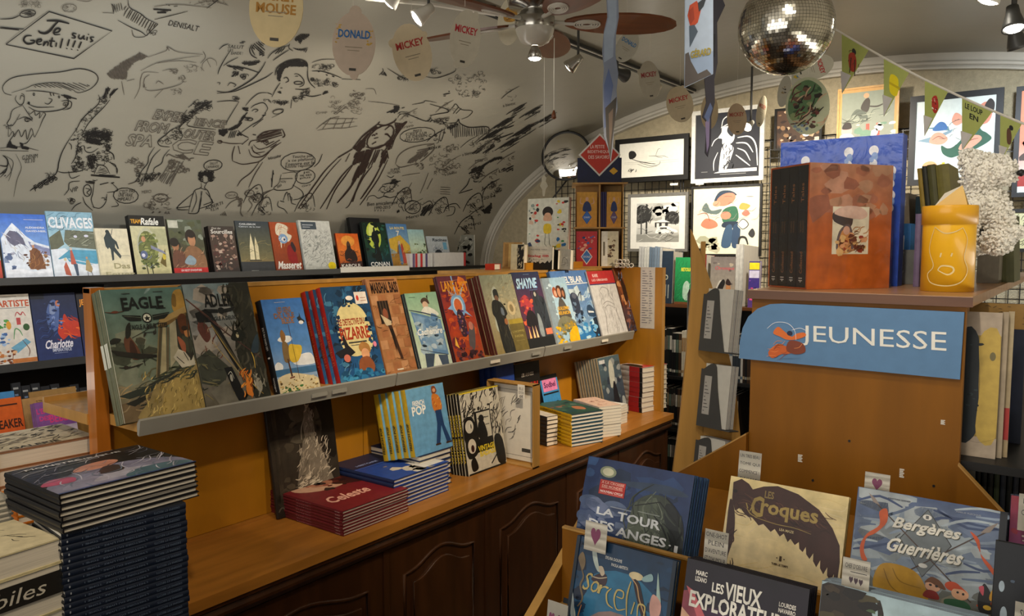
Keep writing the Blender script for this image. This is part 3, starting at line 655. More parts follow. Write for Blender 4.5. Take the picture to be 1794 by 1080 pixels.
def L1(label, key, x0, x1, y, n=1, cover='#333', dc=0, z=1.505, **k):
    return stand(label, x0, x1, y, '+X', SHX-.012+dc, z, 13, S[key], cover=cover, n=n, **k)
G1 = 'albums on the upper wall ledge'
S['sliver'] = "g c8ccc8 b8c0bc; r c84830 0 0 1 .3"
L1('pale album with an orange foot, cut by the left edge of the upper wall ledge', 'sliver', -70, -10, 378, cover='#c84830', group=G1)
L1('mountain album with a brown-robed traveller under a blue sky, upper wall ledge', 'himalaya', -5, 78, 374, cover='#7fa0cc', group=G1)
L1('snowy album titled CLIVAGES with three figures on ice', 'clivages', 79, 160, 370, cover='#98b8c8', group=G1)
L1('cream album titled Das Feuer with a walking dark soldier', 'feuer', 165, 222, 400, cover='#d8ceb0', dc=.012, t=.02, group=G1)
L1('pilot album with a black band and yellow TEAM heading', 'rafale', 224, 286, 377, n=3, cover='#222', group=G1)
L1('album of two dark-haired figures with a red band at its foot', 'couple', 291, 351, 384, cover='#3a342a', group=G1)
L1('small dark brown album crowded with pale figures', 'sourcils', 364, 408, 396, n=3, cover='#1c1614', t=.014, group=G1)
L1('dark sea album with two pale sails, upper wall ledge', 'sails', 411, 469, 387, cover='#33383a', group=G1)
L1('orange album with a white-haired woman in red', 'masseret', 471, 518, 389, cover='#8c3a14', group=G1)
L1('grey-white line-drawn album with a round yellow sticker', 'lineart', 522, 576, 386, cover='#c4c6c0', n=2, t=.01, group=G1)
L1('small orange album titled KABOUL with a seated figure', 'kaboul', 587, 626, 409, cover='#7c2c14', z=1.512, t=.014, group=G1)
L1('black-edged pale box standing behind the dark green warrior album', 'blackbox', 611, 664, 381, cover='#141414', dc=-.045, t=.03, group=G1)
L1('dark green glowing album with a standing warrior silhouette', 'conan', 633, 674, 389, n=2, cover='#101c18', z=1.512, group=G1)
L1('blue and gold album with two walkers on a sunlit slope', 'yellowroad', 676, 711, 392, cover='#5c7ca0', z=1.512, group=G1)
L1('pale green landscape album on the upper wall ledge', 'palegreen', 713, 741, 402, cover='#9cb8a8', z=1.505, group=G1)
L1('small grey album with a dark blue ink drawing, last on the upper ledge', 'greycat', 747, 783, 414, cover='#a8b0b4', z=1.505, group=G1)
G2 = 'albums on the lower wall ledge'
L1("white album titled D'ARTISTE covered in small coloured drawings", 'artiste', -24, 49, 518, cover='#ddd5c6', z=1.105, group=G2)
L1('dark blue album with white cursive title and a red-cloaked rider', 'charlotte', 51, 130, 516, cover='#141c34', z=1.105, group=G2)
L1('black album with orange lettering half hidden by the gondola post', 'jedark', 132, 196, 514, cover='#141218', z=1.105, group=G2)
for i, (a, b, k, lb) in enumerate([(262, 330, 'lineart', 'pale line-drawn'), (335, 395, 'kaboul', 'orange'), (400, 470, 'conan', 'green')]): pass
# pale magazines lying spine-out past the end of the ledge
for i in range(9):
    y0 = along('X', SHX-.02, 1.515, 713)+i*.027
    if i < 9:
        mb = MB(); mb.box((0, 0, 0), (-.22, .0255, .10), '#d8d4d0'); mb.box((.0004, .002, .0), (.0012, .0235, .1), ['#d8d4d4', '#6c5c80', '#c03838', '#d8d0cc', '#c83030', '#dcd8d4', '#5c5078', '#d4d0cc', '#d8d8d4'][i])
        o = mb.build('magazine', 'matte'); o.location = (SHX+.010, y0, 1.506)
        tag(o, '%s-spined slim volume in the pale row beyond the wall ledge' % ['cream', 'violet', 'red', 'ivory', 'scarlet', 'white', 'purple', 'pale', 'snowy'][i], 'magazine', 'slim volumes at the end of the wall ledge')
mb = MB(); mb.box((0, 0, 0), (-.2, .36, .105), '#d6d2cc'); mb.box((.0005, .335, .0), (.001, .36, .105), '#b83030')
o = mb.build('slipcase', 'matte'); o.location = (SHX+.012, along('X', SHX-.02, 1.515, 713)+.262, 1.506); tag(o, 'long white slipcase with a red end past the wall ledge', 'book box')
# file boxes and tab cards on the low wall shelves
R = random.Random(5)
for i in range(11):
    y = along('X', SHX+.1, .80, -40+i*19)
    mb = MB(); hh = R.uniform(.17, .235); c_ = R.choice(['#141416', '#1c1c22', '#0f1014', '#22262c'])
    mb.box((-.2, 0, 0), (0, .075, hh), c_); mb.box((.0005, .01, hh-.045), (.001, .065, hh-.035), '#b8b4ac' if i % 3 else '#7c94b8'); mb.box((.0005, .02, hh-.028), (.001, .05, hh-.022), '#98948c')
    o = mb.build('file_box', 'matte'); o.location = (SHX+.10+R.uniform(-.02, .02), y, .7205)
    tag(o, 'black comic storage box with a pale tab, %s from the left on the low shelf' % nth(i+1), 'file box', 'black storage boxes on the low wall shelf')
# low black bookcase bay carries spine-out comics too
for i in range(60):
    y = .5+i*.072; 
    mb = MB(); hh = R.uniform(.2, .27); mb.box((-.18, 0, 0), (0, .06, hh), R.choice(['#14181c', '#2a2420', '#3c2a20', '#1c2434', '#40403c'])); mb.box((.0005, .01, hh*.7), (.001, .05, hh*.8), '#8c887c')
    if y < 2.4: continue

# ================================================================ albums on the gondola ledge
S['eagle'] = "g3 50706c 6c7c6e 7c6c50; b 21 12 .0 .3 .5 .6 .2 788070,847c68,6c7868; p 6c5c44 0 .14 .2 .16 .4 .2 .4 0 0 0; s 3 26 .02 .1 .42 .26 .2 .014 10 2e3632,8c7c60,44483c,9c8864; p 2c342e .0 .2 .2 .23 .44 .25 .5 .22 .3 .19 .12 .17; p 22241f .06 .14 .3 .18 .3 .15 .16 .11; c 8c7c50 .2 .0 .34 .14 .46 .26 .66 .32 .84 .35 1 .41 1 0; c a08c54 .5 .0 .52 .16 .66 .26 .9 .32 .98 .2 .98 0; s 4 110 .3 .02 .98 .34 .07 .009 60 8c7838,c8b068,6c5c30,d0bc78,5c5434; s 24 40 .4 .26 .98 .38 .16 .016 20 3c4434,5c5c44,2c3028; l 2c302a .03 .36 .25 .62 .3 .8 .36 1 .4; c 9c7c3c .84 .8 .84 .9 .88 .96 .94 .98 .99 .96 .99 .8; c 6c5428 .83 .86 .86 .94 .9 .93 .88 .84; p 9c8454 .6 .69 .64 .75 1 .84 1 .79 .66 .71; p 6c5630 .6 .69 .66 .71 1 .79 1 .765 .66 .68; p 4a4434 .62 .69 .66 .69 .51 .31 .46 .3; p 7c7050 .61 .69 .625 .69 .475 .3 .46 .3; p 5c5440 .71 .68 .74 .68 .63 .34 .6 .33; p a09878 .66 .68 .7 .68 .6 .34 .52 .32; p 98947c .75 .7 .86 .74 .82 .46 .66 .36; p 2c2c26 .84 .74 .98 .76 .99 .4 .86 .4 .8 .52; c 54301c .86 .72 .88 .76 .94 .78 .99 .74 .99 .64 .88 .62; e b07848 .95 .62 .035 .04; e 2c2018 .93 .66 .04 .02; c 3c4034 .88 .6 .9 .48 .96 .46 .99 .5 .99 .56; c 8c5038 .82 .6 .84 .5 .88 .46 .9 .54; p b4b0a0 .72 .44 .8 .5 .88 .47 .94 .4 .98 .44 .98 .36 .8 .35; l 24241f .012 .76 .44 .84 .38; l 24241f .012 .86 .47 .9 .4; l 34342c .02 .99 .78 .93 .4; c 5a3a2a .18 .52 .17 .6 .21 .64 .26 .62 .33 .52 .32 .46 .24 .46; c 3a241c .22 .5 .24 .6 .28 .58 .3 .48; p 22221e .0 .545 .1 .53 .3 .5 .52 .475 .52 .455 .3 .455 .06 .5; c 222420 .2 .62 .22 .7 .27 .74 .28 .72 .26 .64; c 222420 .0 .6 .06 .63 .14 .62 .12 .6 .04 .585; l 22221e .012 .36 .53 .36 .4; l 2c2620 .008 .27 .62 .42 .66 .64 .73; s 26 8 .4 .63 .6 .71 .05 .014 70 2c2620; k 4c3428 .012 .02 .83 .12 .82 .24 .83; e 5c3428 .13 .825 .04 .01; k 2a2420 .014 .06 .41 .18 .4 .34 .42; e 2a2420 .14 .405 .03 .012; T 141a1a .47 .885 .5 .095 EAGLE; r 141a1a .22 .83 .3 .838; r 141a1a .62 .83 .74 .838; p 1a1e1c .2 .8 .42 .785 .42 .745 .28 .75 .24 .77; p 1a1e1c .78 .8 .56 .785 .56 .745 .7 .75 .74 .77; l 6c7868 .004 .22 .79 .42 .77; l 6c7868 .004 .76 .79 .56 .77; e 1a1e1c .49 .765 .06 .04; e c8ccc0 .49 .765 .046 .03; p 1a1e1c .49 .79 .5 .77 .53 .768 .508 .757 .517 .738 .49 .75 .463 .738 .472 .757 .45 .768 .48 .77; T 1c2020 .49 .7 .46 .04 L'AIGLE_A_DEUX_TETES; r 333 .24 .96 .34 .965; r 333 .62 .965 .74 .97; r 2c3030 .42 .65 .56 .655; r b8bcb0 .0 0 .008 1"
S['adler'] = "g3 70848c 82807c 5c584c; b 31 18 .05 .5 .66 .96 .2 8a8c8c,747878,9a948c; c 2c2e28 .7 1 .64 .84 .7 .66 .6 .46 .64 .24 .74 .02 1 0 1 1; s 4 60 .62 .04 1 .98 .24 .03 78 24261f,3c3c32,4c4a40,34342c; p 16181a .1 .76 .26 .79 .34 .76 .62 .3 .56 .26 .34 .58 .3 .68 .12 .68; p 4c4838 .3 .68 .36 .62 .66 .26 .6 .26; c 54302a .1 .62 .14 .68 .24 .66 .26 .56 .18 .52; s 11 20 .1 .36 .5 .66 .12 .014 50 6c3c30,3c3428,8c7c68; p 3c4038 .0 .4 .2 .46 .44 .3 .3 .14 0 .2; s 12 24 .0 .06 .5 .44 .2 .016 -20 4c5040,6c6c50,2c3028,7c7450; p 6c6a60 .1 .12 .34 .2 .5 .0 .2 0; p 16181a .36 .3 .48 .3 .56 .14 .6 .02 .48 .02 .42 .14; e a8a8a0 .44 .21 .02 .03; k c8c8c0 .008 .4 .24 .45 .26 .48 .2; k 9c8448 .016 .3 .66 .5 .4 .74 .14 .88 .04; k b09c60 .008 .26 .52 .46 .34 .7 .14; l 4a3430 .02 0 .88 .5 .58 .96 .34; l 6c4c44 .008 .02 .88 .5 .6; s 6 26 .58 .04 .74 .24 .12 .02 70 c86c20,e8a040,8c4418,d88838; c d88030 .63 .06 .64 .14 .68 .2 .7 .12 .72 .04; e 9a988c .84 .12 .05 .06; s 14 14 .76 .04 .94 .24 .1 .02 80 8c8c80,5c5c50,b0aca0; c 1c201c .56 .52 .6 .58 .7 .6 .78 .56 .72 .5; e b8b090 .66 .55 .022 .022; k 1c201c .012 .5 .66 .62 .58 .8 .52; k 1c201c .012 .6 .68 .66 .56 .84 .62; k c8a848 .012 .82 .4 .84 .34 .83 .26; c 2c3c48 .82 .4 .9 .5 .98 .54 .94 .4; T 101416 .48 .855 .44 .11 ADLER; p 1a1e20 .24 .79 .44 .78 .44 .75 .32 .755; p 1a1e20 .72 .79 .54 .78 .54 .75 .64 .755; e 1a1e20 .49 .767 .05 .028; T 2a2e30 .48 .705 .42 .035 L'AIGLE_A_DEUX; r 444 .2 .965 .36 .97; r 444 .56 .965 .74 .97"
S['beach'] = "g3 3c74c0 5488c8 9cb4cc; c e8ecf0 .2 .56 .3 .6 .5 .6 .55 .56 .4 .53; c dfe4ea .45 .32 .6 .38 .9 .4 1 .34 1 .28 .6 .28; c e4e8ec 0 .3 .1 .34 .2 .3 .14 .24 0 .24; r 3c6c98 0 .19 1 .26; c d0c4a0 0 .16 .3 .21 .6 .19 1 .12 1 0 0 0; b 3 60 .02 .01 .98 .17 .035 d8c898,8c7444,b89c64,5c4828,e8dcb8; b 4 20 .05 .0 .6 .07 .05 2c5c30,3c7438; c 8c6438 .3 .54 .28 .62 .34 .67 .4 .62 .38 .56; c 7c6440 .26 .34 .28 .52 .38 .54 .44 .46 .4 .34; c d8b83c .4 .34 .44 .5 .6 .5 .74 .48 .7 .4 .56 .32; l 4c3020 .012 .53 .72 .53 .14; p 4c3020 .33 .36 .36 .36 .38 .18 .34 .17; l 6c2c20 .03 .3 .16 .42 .17; c 2a3038 .78 .78 .84 .8 .86 .84 .88 .78 .96 .74 .86 .72; e e8e8ea .86 .73 .06 .02; T 8c6848 .5 .88 .34 .06 LES_GENS; T 8c6040 .48 .82 .5 .06 DE_L'ILE; T 9c7048 .54 .76 .3 .06 BLEUE; r dde .3 .96 .56 .963"
S['bizarre'] = "g3 1c4468 184470 205890; b 6 60 .02 .02 .98 .98 .11 1c3c5c,28608c,12304c,3c7498,0f2438; s 7 60 .02 .02 .98 .98 .16 .014 60 0f2438,3c7ca4,28608c,5c94b8; c d8cc94 .16 .5 .22 .7 .38 .8 .6 .82 .8 .74 .9 .56 .86 .36 .7 .28 .4 .26 .22 .34; b 8 30 .12 .26 .26 .74 .05 1c3c5c,14304c; b 9 30 .82 .3 .94 .72 .05 1c3c5c,205078; b 10 20 .3 .78 .8 .86 .05 1c4468,153450; T 9c3a24 .5 .62 .56 .07 LE_DETECTIVE_DU; T a8381c .52 .5 .64 .13 BIZARRE; r 333 .34 .395 .74 .41; r 555 .38 .37 .7 .378; p 1c1c24 .02 .32 .24 .36 .22 .44 .26 .5 .32 .38 .44 .3 .3 .26 .1 .26; e c87060 .24 .25 .07 .04; c a87840 .56 .3 .54 .36 .64 .4 .76 .36 .76 .28; e d8a078 .65 .27 .09 .06; c 8c5030 .46 .1 .5 .22 .7 .24 .8 .14 .7 .06; b 12 26 .04 .02 .96 .12 .08 2874a8,3c8cb8,184c74; e ece8e0 .56 .87 .08 .025; r e8e0d8 .68 .8 .95 .93; e c83c30 .74 .865 .03 .03; r b98 .8 .86 .92 .87; r b98 .8 .83 .92 .84; e d8809c .9 .36 .04 .03"
S['marshal'] = "g b07c50 a07048; s 2 8 .02 .02 .98 .98 .2 .02 10 94643f,bc8c60; "+'; '.join('r %s %.2f %.2f %.2f %.2f' % (['b48258', 'a87048', 'bc8c64', 'a06a44'][(i*3+j) % 4], .02+.25*i+(j % 2)*.1, .03+.115*j, min(.98, .24+.25*i+(j % 2)*.1), .125+.115*j) for i in range(4) for j in range(7))+"; T 2c1c14 .52 .9 .86 .12 MARSHAL_BASS; s 3 26 .02 .02 .98 .8 .2 .01 8 6c4428,7c5030; r 241a14 .18 .52 .52 .76; r 5c4a38 .25 .52 .27 .76; r 5c4a38 .34 .52 .36 .76; r 5c4a38 .43 .52 .45 .76; e 8c5038 .36 .62 .08 .06; p c8b898 .2 .62 .5 .54 .46 .48 .3 .5; p 3c2418 .36 .5 .48 .5 .62 .14 .54 .14 .46 .3; p 1c1410 .4 .46 .46 .2 .5 .46; r d8d0c0 .34 .03 .54 .045; r 6c4020 .1 .97 .9 .985"
S['cachemire'] = "g3 88b498 b4ccb0 c8d8c8; c 4c3c30 .44 .88 .5 .92 .6 .93 .68 .9 .7 .84 .6 .86 .5 .84; p 2c241c .64 .94 .7 .97 .68 .9; e d8b8a0 .56 .83 .09 .05; c e4e8e0 .4 .72 .5 .8 .66 .8 .86 .74 .9 .68; p 6088b4 .06 .76 .94 .62 .94 .14 .3 .2 .16 .28; p 7ca0c4 .1 .72 .9 .6 .9 .2 .3 .26; b 6 40 .12 .24 .9 .66 .12 8cacc8,6c94bc,b0c4d4,a4bccc,5c84b0; k 3c4c60 .03 .02 .78 .5 .72 .96 .64; k 3c4c60 .02 .1 .26 .5 .2 .94 .14; B ecf0f0 .52 .48 .8 .09 Cachemire; p 3c4c60 .2 .2 .5 .18 .36 .0 .16 0; p 44546c .6 .16 .9 .14 .88 0 .66 0; p dce4dc .5 .16 .6 .16 .66 .0 .42 0; r 4c6c54 .1 .94 .3 .947"
S['lanfust'] = "g3 5c2c3c b03c24 a8441c; b 6 40 .02 .2 .98 .94 .14 b84420,8c2c30,d05c24,6c2434,e07830; s 4 20 .02 .2 .98 .9 .3 .02 20 e8702c,7c2024,c04c24; p 88b8e8 .46 1 .5 1 .53 .7 .49 .7; p a8ccec .5 .72 .88 .92 .56 .68; p 90b8e8 .5 .72 .12 .62 .46 .58; p 90b8e8 .5 .6 .9 .5 .54 .66; p b8dcf4 .5 .58 .76 .36 .54 .54; p 90b8e8 .44 .7 .24 .84 .5 .76; e 7cb0e4 .5 .65 .24 .14; e c8e0f4 .5 .65 .17 .1; e d86c3c .49 .65 .13 .08; c 3c2438 .4 .3 .36 .5 .44 .6 .56 .58 .62 .46 .58 .3; b 9 26 .36 .3 .62 .58 .05 5c3c78,8c4c4c,3c2c4c,c08870; c 5c5458 .56 .16 .66 .36 .86 .42 .82 .26 .7 .12; e c88474 .76 .4 .08 .05; b 14 40 .02 .01 .98 .16 .08 3c1c28,6c3038,8c4840,2a141c; l e0a088 .008 .06 .93 .7 .95; T e09c2c .3 .88 .44 .12 LANF; T e89c28 .78 .87 .42 .12 UST; T d8883c .5 .79 .5 .05 ODYSSEY; p f0b848 .08 .2 .14 .3 .2 .16"
S['sepia'] = "g3 8c9480 a8a082 8c7c4c; s 5 80 .1 .35 .98 .98 .1 .008 40 786c4c,b8b090,6c644a,c8c0a0; b 7 20 .3 .4 .95 .95 .07 9c9474,b4ac8c; c b4bcae .16 .3 .22 .62 .26 .8 .4 .84 .46 .6 .5 .3; p 1c2020 .3 .78 .42 .78 .43 .72 .29 .72; c 202424 .3 .7 .3 .8 .42 .81 .43 .7; e 7c5c48 .36 .7 .06 .04; c 1c1e1e .14 .52 .2 .66 .34 .68 .5 .62 .58 .5 .5 .42 .56 .0 .24 0 .2 .42; s 8 20 .24 .02 .54 .6 .24 .014 85 0c0e0e,34382f,4c4638; c 6c7888 .4 .5 .42 .58 .48 .56 .48 .48; e a06840 .48 .4 .05 .04; r 6c6030 .56 .0 1 .36; r a89434 .56 .36 1 .42; e c8b890 .74 .56 .12 .09; e 8c7c58 .74 .56 .06 .05; T 9c9050 .78 .26 .36 .03 L'HOMME; T 9c9050 .78 .2 .28 .03 NOIR; r 8c8048 .64 .14 .92 .146"
S['shayne'] = "g3 1c2c50 5c3050 20242c; c b83c44 .06 .5 .1 .64 .3 .7 .46 .6 .42 .5 .3 .4; b 4 30 .05 .3 .5 .66 .08 c84440,8c2c44,e0643c,5c2840; c 2c3440 .52 .14 .5 .5 .58 .7 .68 .76 .8 .68 .98 .6 .98 .1; s 6 22 .5 .1 .98 .72 .3 .02 85 1c2430,3c4854,14181f; e b8b4a8 .66 .7 .04 .03; c 8c98a0 .52 .18 .56 .42 .62 .44 .68 .34 .66 .14; c 1a1620 .12 .3 .2 .46 .36 .5 .5 .42 .5 .3; p f0b878 .1 .14 .14 .3 .18 .12; l 14101a .04 .2 .4 .26 .14; l 14101a .04 .32 .44 .3 .14; l 14101a .04 .42 .4 .46 .14; p f0c890 .24 .14 .28 .3 .32 .13; p f0d0a0 .36 .14 .39 .3 .44 .13; r e07c5c .74 .16 .98 .24; r 14181c 0 0 1 .14; B a8d4f4 .45 .85 .74 .14 SHAYNE; B 5c98d8 .46 .846 .76 .14 SHAYNE; B b8dcf4 .45 .85 .74 .13 SHAYNE; r 7c94b8 .4 .965 .62 .97; r 5c7cb0 .5 .755 .8 .762"
S['faces'] = "g3 9cc0dc b0d4ec 98bcd4; r 889cac 0 0 .3 1; b 4 16 .1 .4 .9 .9 .1 c8e0f0,a8ccdf; c a8502c .34 .72 .32 .82 .42 .86 .5 .8 .5 .7; e d8a890 .42 .76 .06 .05; c 4c2c20 .5 .7 .48 .84 .6 .88 .7 .84 .7 .7; e c89070 .58 .77 .07 .07; c 3c241c .68 .7 .7 .82 .8 .84 .84 .74 .78 .66; e a87050 .74 .75 .05 .05; c 54504c .34 .4 .5 .66 .66 .66 .86 .42 .8 .36 .5 .34; T e8b428 .6 .53 .5 .055 GUILLEMIN; T e8b428 .6 .46 .5 .055 REUNION; r 4c3c28 .4 .4 .8 .406; c 7c7c64 .2 .3 .4 .4 .7 .4 .98 .3 .98 .2 .2 .2; b 6 60 .06 .02 .98 .3 .07 d8a818,8c8040,5c6450,e8b410,a88c30; c e8b40c .56 .02 .66 .18 .98 .24 .98 .02"
S['helblar'] = "g3 4c78b8 6c94c8 88b0d4; b 5 30 .05 .3 .98 .7 .12 7ca4d0,a8c8e0,94b8dc,c8dce8; s 5 26 .05 .3 .98 .7 .2 .014 50 c8dcec,5c88bc; T f0f4f8 .52 .87 .62 .1 HEL'BLAR; p f0f4f8 .06 .8 .96 .815 .96 .802 .2 .79 .18 .74 .16 .79; c 303c54 .4 .4 .36 .6 .44 .68 .56 .64 .58 .5 .52 .38; k 28303c .02 .24 .68 .34 .64 .44 .52 .42 .36; e 5c6478 .48 .63 .06 .04; k 28303c .02 .56 .6 .68 .68 .64 .54; b 7 16 .3 .2 .6 .6 .06 24344c,4c6484,6c88a8; c 2c4868 .74 .34 .76 .46 .86 .48 .94 .4 .92 .3; p e4ecf4 .76 .4 .92 .38 .92 .36 .76 .37; c 1c2c40 .76 .02 .8 .24 .96 .28 .98 .02; c 2c7cc0 .04 .1 .1 .3 .3 .22 .6 .16 .8 .02 .1 .02; b 8 30 .06 .02 .9 .26 .07 3c94d4,78b8e4,2070b0,b4dcf4"
S['sketch'] = "g d2d4d6 cacccf; r b82c30 0 .8 1 1; T f0d8d8 .28 .93 .2 .05 KARIE; T e8c4c4 .42 .86 .6 .035 LES_ORIGINES; r 2c3870 0 .785 1 .8; k 6c6c70 .01 .3 .36 .26 .5 .36 .62 .3 .68 .4 .74 .5 .74 .62 .7 .66 .58 .74 .5 .7 .38; k 7c7c80 .012 .3 .48 .5 .52 .74 .46; k 7c7c80 .01 .32 .42 .5 .46 .74 .4; s 3 50 .26 .06 .78 .7 .14 .006 60 9c9ca0,7c7c80,b4b4b8; k 6c6c70 .01 .2 .04 .3 .3 .28 .36; k 6c6c70 .01 .84 .04 .76 .3 .74 .38"
S['brownblue'] = "g3 8c4c24 5c3428 343c54; b 5 40 .04 .4 .96 .98 .14 b0683c,6c3420,3c2420,c88c5c,8c5030; c 5c80b0 .5 .1 .52 .4 .66 .5 .84 .4 .96 .1 .9 .02 .6 .02; s 8 26 .04 .04 .96 .9 .3 .03 75 2a1c1c,7ca0cc,a8653c,4c3c44; c 2c1c18 .26 .5 .28 .78 .38 .84 .46 .72 .44 .5; b 6 20 .04 .02 .5 .4 .1 54342c,8c5c50,342024"
def L2(label, key, x0, x1, y, n=1, cover='#333', dc=0, tilt=17.5, **k):
    return stand(label, x0, x1, y, '+X', LX-.012+dc, LZ+.0005, tilt, S[key], cover=cover, n=n, **k)
L2('olive war album titled EAGLE with a gunner turret, front of a small pile', 'eagle', 172, 317, 509, n=4, cover='#5c6048', t=.011, mat_='bigprint', spine_spec="r c8ccc0 .42 .1 .6 .9; g4")
L2('smoky grey album with warplanes, beside the EAGLE album', 'adler', 318, 433, 499, n=2, cover='#3c3e3a', t=.011, mat_='bigprint')
L2('blue beach album with a child and windblown yellow coat', 'beach', 456, 527, 526, cover='#16181c', t=.030, dc=.006, spine_spec="t d8d8d8 .6 .5 .24 .3 LES_GENS_DE_L'ILE; e d8d8d8 .4 .5 .01 .2; t d8d8d8 .12 .5 .14 .3 edition")
L2('dark blue album titled BIZARRE with a red spine and witch drawing', 'bizarre', 560, 640, 504, n=3, cover='#9c1c18', t=.024, dx=-.012, dc=.004, spine_spec="t d87040 .45 .5 .5 .4 LE_DETECTIVE_DU_BIZARRE", copylabel='red-spined copy behind the blue BIZARRE album')
L2('sandstone-coloured album with a barred window and dark heading', 'marshal', 640, 694, 489, n=2, cover='#8c5c38', dc=-.012)
L2('pale blue-green album with a figure holding a blue banner', 'cachemire', 708, 763, 515, n=3, cover='#1c2830', t=.010, dc=.004)
L2('fiery orange album with a blue starburst', 'lanfust', 764, 815, 485, n=2, cover='#3c1c28', t=.010)
L2('sepia album with a tall man in a black coat and hat', 'sepia', 838, 895, 483, n=6, cover='#4c1c18', t=.0125, dx=-.002, copylabel='burgundy-spined copy behind the sepia album of the man in black')
L2('dark red and navy album with pale blue lettering and riders', 'shayne', 895, 942, 478, n=2, cover='#141c30', t=.009)
L2('pale blue album with three faces above orange flowers', 'faces', 948, 989, 488, cover='#b0b8bc', dc=.010, t=.02)
L2("icy blue album with white lettering and a horned warrior", 'helblar', 962, 1026, 476, cover='#3c6498', dc=-.013, t=.01, n=2)
L2('white album with a red heading and pencil figure sketch', 'sketch', 1027, 1072, 476, cover='#b8b8ba', t=.01)
L2('brown and blue painted album at the far end of the ledge', 'brownblue', 1073, 1101, 471, cover='#4c3020', t=.02)

# ================================================================ books on the gondola counter
S['dress'] = "g3 2a2622 3c362e 28221e; b 3 24 .3 .6 .98 .98 .16 4c463c,5c564a,38322a,443e36; c 1e1a17 .72 .98 .8 .7 .76 .5 .98 .4 .98 .98; b 4 20 .02 .05 .3 .6 .12 2c2822,38332b,4c453a; c 8c8478 .56 .86 .53 .78 .51 .68 .54 .58 .66 .58 .68 .7 .66 .8 .63 .86; e b8b0a0 .6 .89 .035 .03; e 3c342c .61 .905 .035 .02; c 7c7468 .34 .26 .42 .44 .5 .6 .66 .6 .76 .46 .86 .26 .88 .14 .6 .08 .34 .12; s 5 160 .36 .1 .86 .58 .09 .012 62 c8bfae,8c8478,6c6458,b4aa9a,a49a8a; s 25 60 .32 .08 .88 .3 .12 .016 20 b4aa9a,5c564c,d0c8b8; s 8 40 .52 .56 .68 .86 .07 .009 80 c8bfae,6c6458,a49a8a; k a09888 .02 .56 .8 .48 .7 .46 .6; T 4c443a .09 .5 .06 .8 DURER; s 9 20 .02 .02 .98 .14 .2 .02 5 5c564a,3c362e,6c665a"
S['frenchpop'] = "g 6ca4cc 649cc8; T f0f0ec .28 .77 .3 .08 FRENCH; T f4f4f0 .27 .66 .36 .14 POP; c 7c4020 .66 .9 .68 .97 .76 .97 .8 .9 .76 .86 .68 .86; e d8a078 .73 .91 .04 .03; c c87830 .64 .62 .64 .82 .72 .86 .84 .8 .88 .64 .8 .56; s 3 10 .66 .58 .86 .8 .06 .016 40 e0b050,a84c20; p 1c3c6c .68 .6 .84 .6 .86 .36 .98 .1 .86 .09 .78 .36 .68 .1 .58 .1 .68 .4; l 3c2818 .04 .56 .09 .7 .09; l 3c2818 .04 .84 .08 .99 .08"
S['badass'] = "g d0ccbe c8c4b4; s 4 46 .04 .68 .96 .98 .16 .02 60 14120f,2a2620; b 4 10 .1 .7 .9 .98 .06 1c1a16,3c3832; c 14120f .02 .4 .04 .66 .2 .7 .3 .62 .3 .44; e d0ccbe .16 .58 .1 .08; e 1a1814 .2 .58 .012 .03; c 1a1814 .06 .2 .02 .4 .14 .46 .3 .44 .3 .24; e d0c8b8 .17 .34 .1 .09; e 3a1814 .18 .31 .04 .045; r 0f0e0c .3 .24 .72 .74; r c8c4b4 .36 .4 .7 .72; c 0f0e0c .38 .4 .36 .54 .42 .62 .5 .62 .56 .54 .58 .4; e 0f0e0c .47 .64 .07 .05; r 0f0e0c .37 .645 .58 .655; r 444 .56 .64 .66 .65; r 444 .56 .55 .66 .56; s 9 26 .72 .4 .98 .7 .12 .02 80 14120f,4a463e; c 14120f .76 .1 .74 .36 .86 .4 .96 .3 .98 .04 .84 .02; c 14120f .12 .04 .1 .16 .2 .2 .26 .06; l 14120f .03 .6 .06 .84 .2; T e8d030 .52 .285 .42 .065 VINTAGE; T e8d030 .54 .215 .4 .065 BADASS; r e8d030 0 .985 1 1; r 14120f .02 .0 .98 .02"
# pile under the French album, then the leaning copies on it
CT = CZ+.0005
q = P(797, 846, Z=CT); fx = q.x-.012
ztop, = [z for z in [P(791, 783, X=fx).z]]
FPY0 = along('X', fx, ztop, 735); FPY1 = along('X', fx, ztop, 792)
nb = 7; tb = (ztop-CT-.001)/nb
o = make_book('hardback', .30, FPY1-FPY0-.005, tb*.97, None, '#1c2c50', '#22345c', label='white and blue volume in the pile under the FRENCH POP copies', cat='book', group='pile under the French album')
def lay(o, x, y, z, yaw=0):      # lying flat, spine towards -X end, fore edge to +X
    o.matrix_world = Matrix.Translation((x, y, z)) @ Matrix.Rotation(yaw, 4, 'Z') @ Matrix.Rotation(-PI/2, 4, 'X')
lay(o, fx-.30, FPY0+.0, ztop-.001)
for i in range(1, nb): c_ = dup(o); c_['label'] = 'white and blue volume under the FRENCH POP copies, %s from the top' % nth(i+1); lay(c_, fx-.30+random.uniform(-.003, .003), FPY0+random.uniform(-.002, .002), ztop-.001-i*tb)
stand('pale blue album titled FRENCH POP with a figure in flared trousers, foremost of five', 709, 775, 684, '+X', fx-.004, ztop, 12, S['frenchpop'], t=.024, n=5, dx=-.010, cover='#b49420', spine='#b8981c', name='hardback', spine_spec="T 3c3414 .3 .5 .4 .5 FRENCH_POP", copylabel='yellow-spined copy behind the front FRENCH POP album')
q = P(812, 839, Z=CT)
stand('black and white album titled VINTAGE BADASS with yellow lettering, foremost copy', 803, 871, 691, '+X', q.x, CT, 9, S['badass'], t=.0125, n=6, dx=-.003, cover='#12110e', spine_spec="T e0c828 .45 .5 .6 .6 VINTAGE_BADASS", copylabel='black-spined copy behind the front VINTAGE BADASS album')
S_d = S['dress']
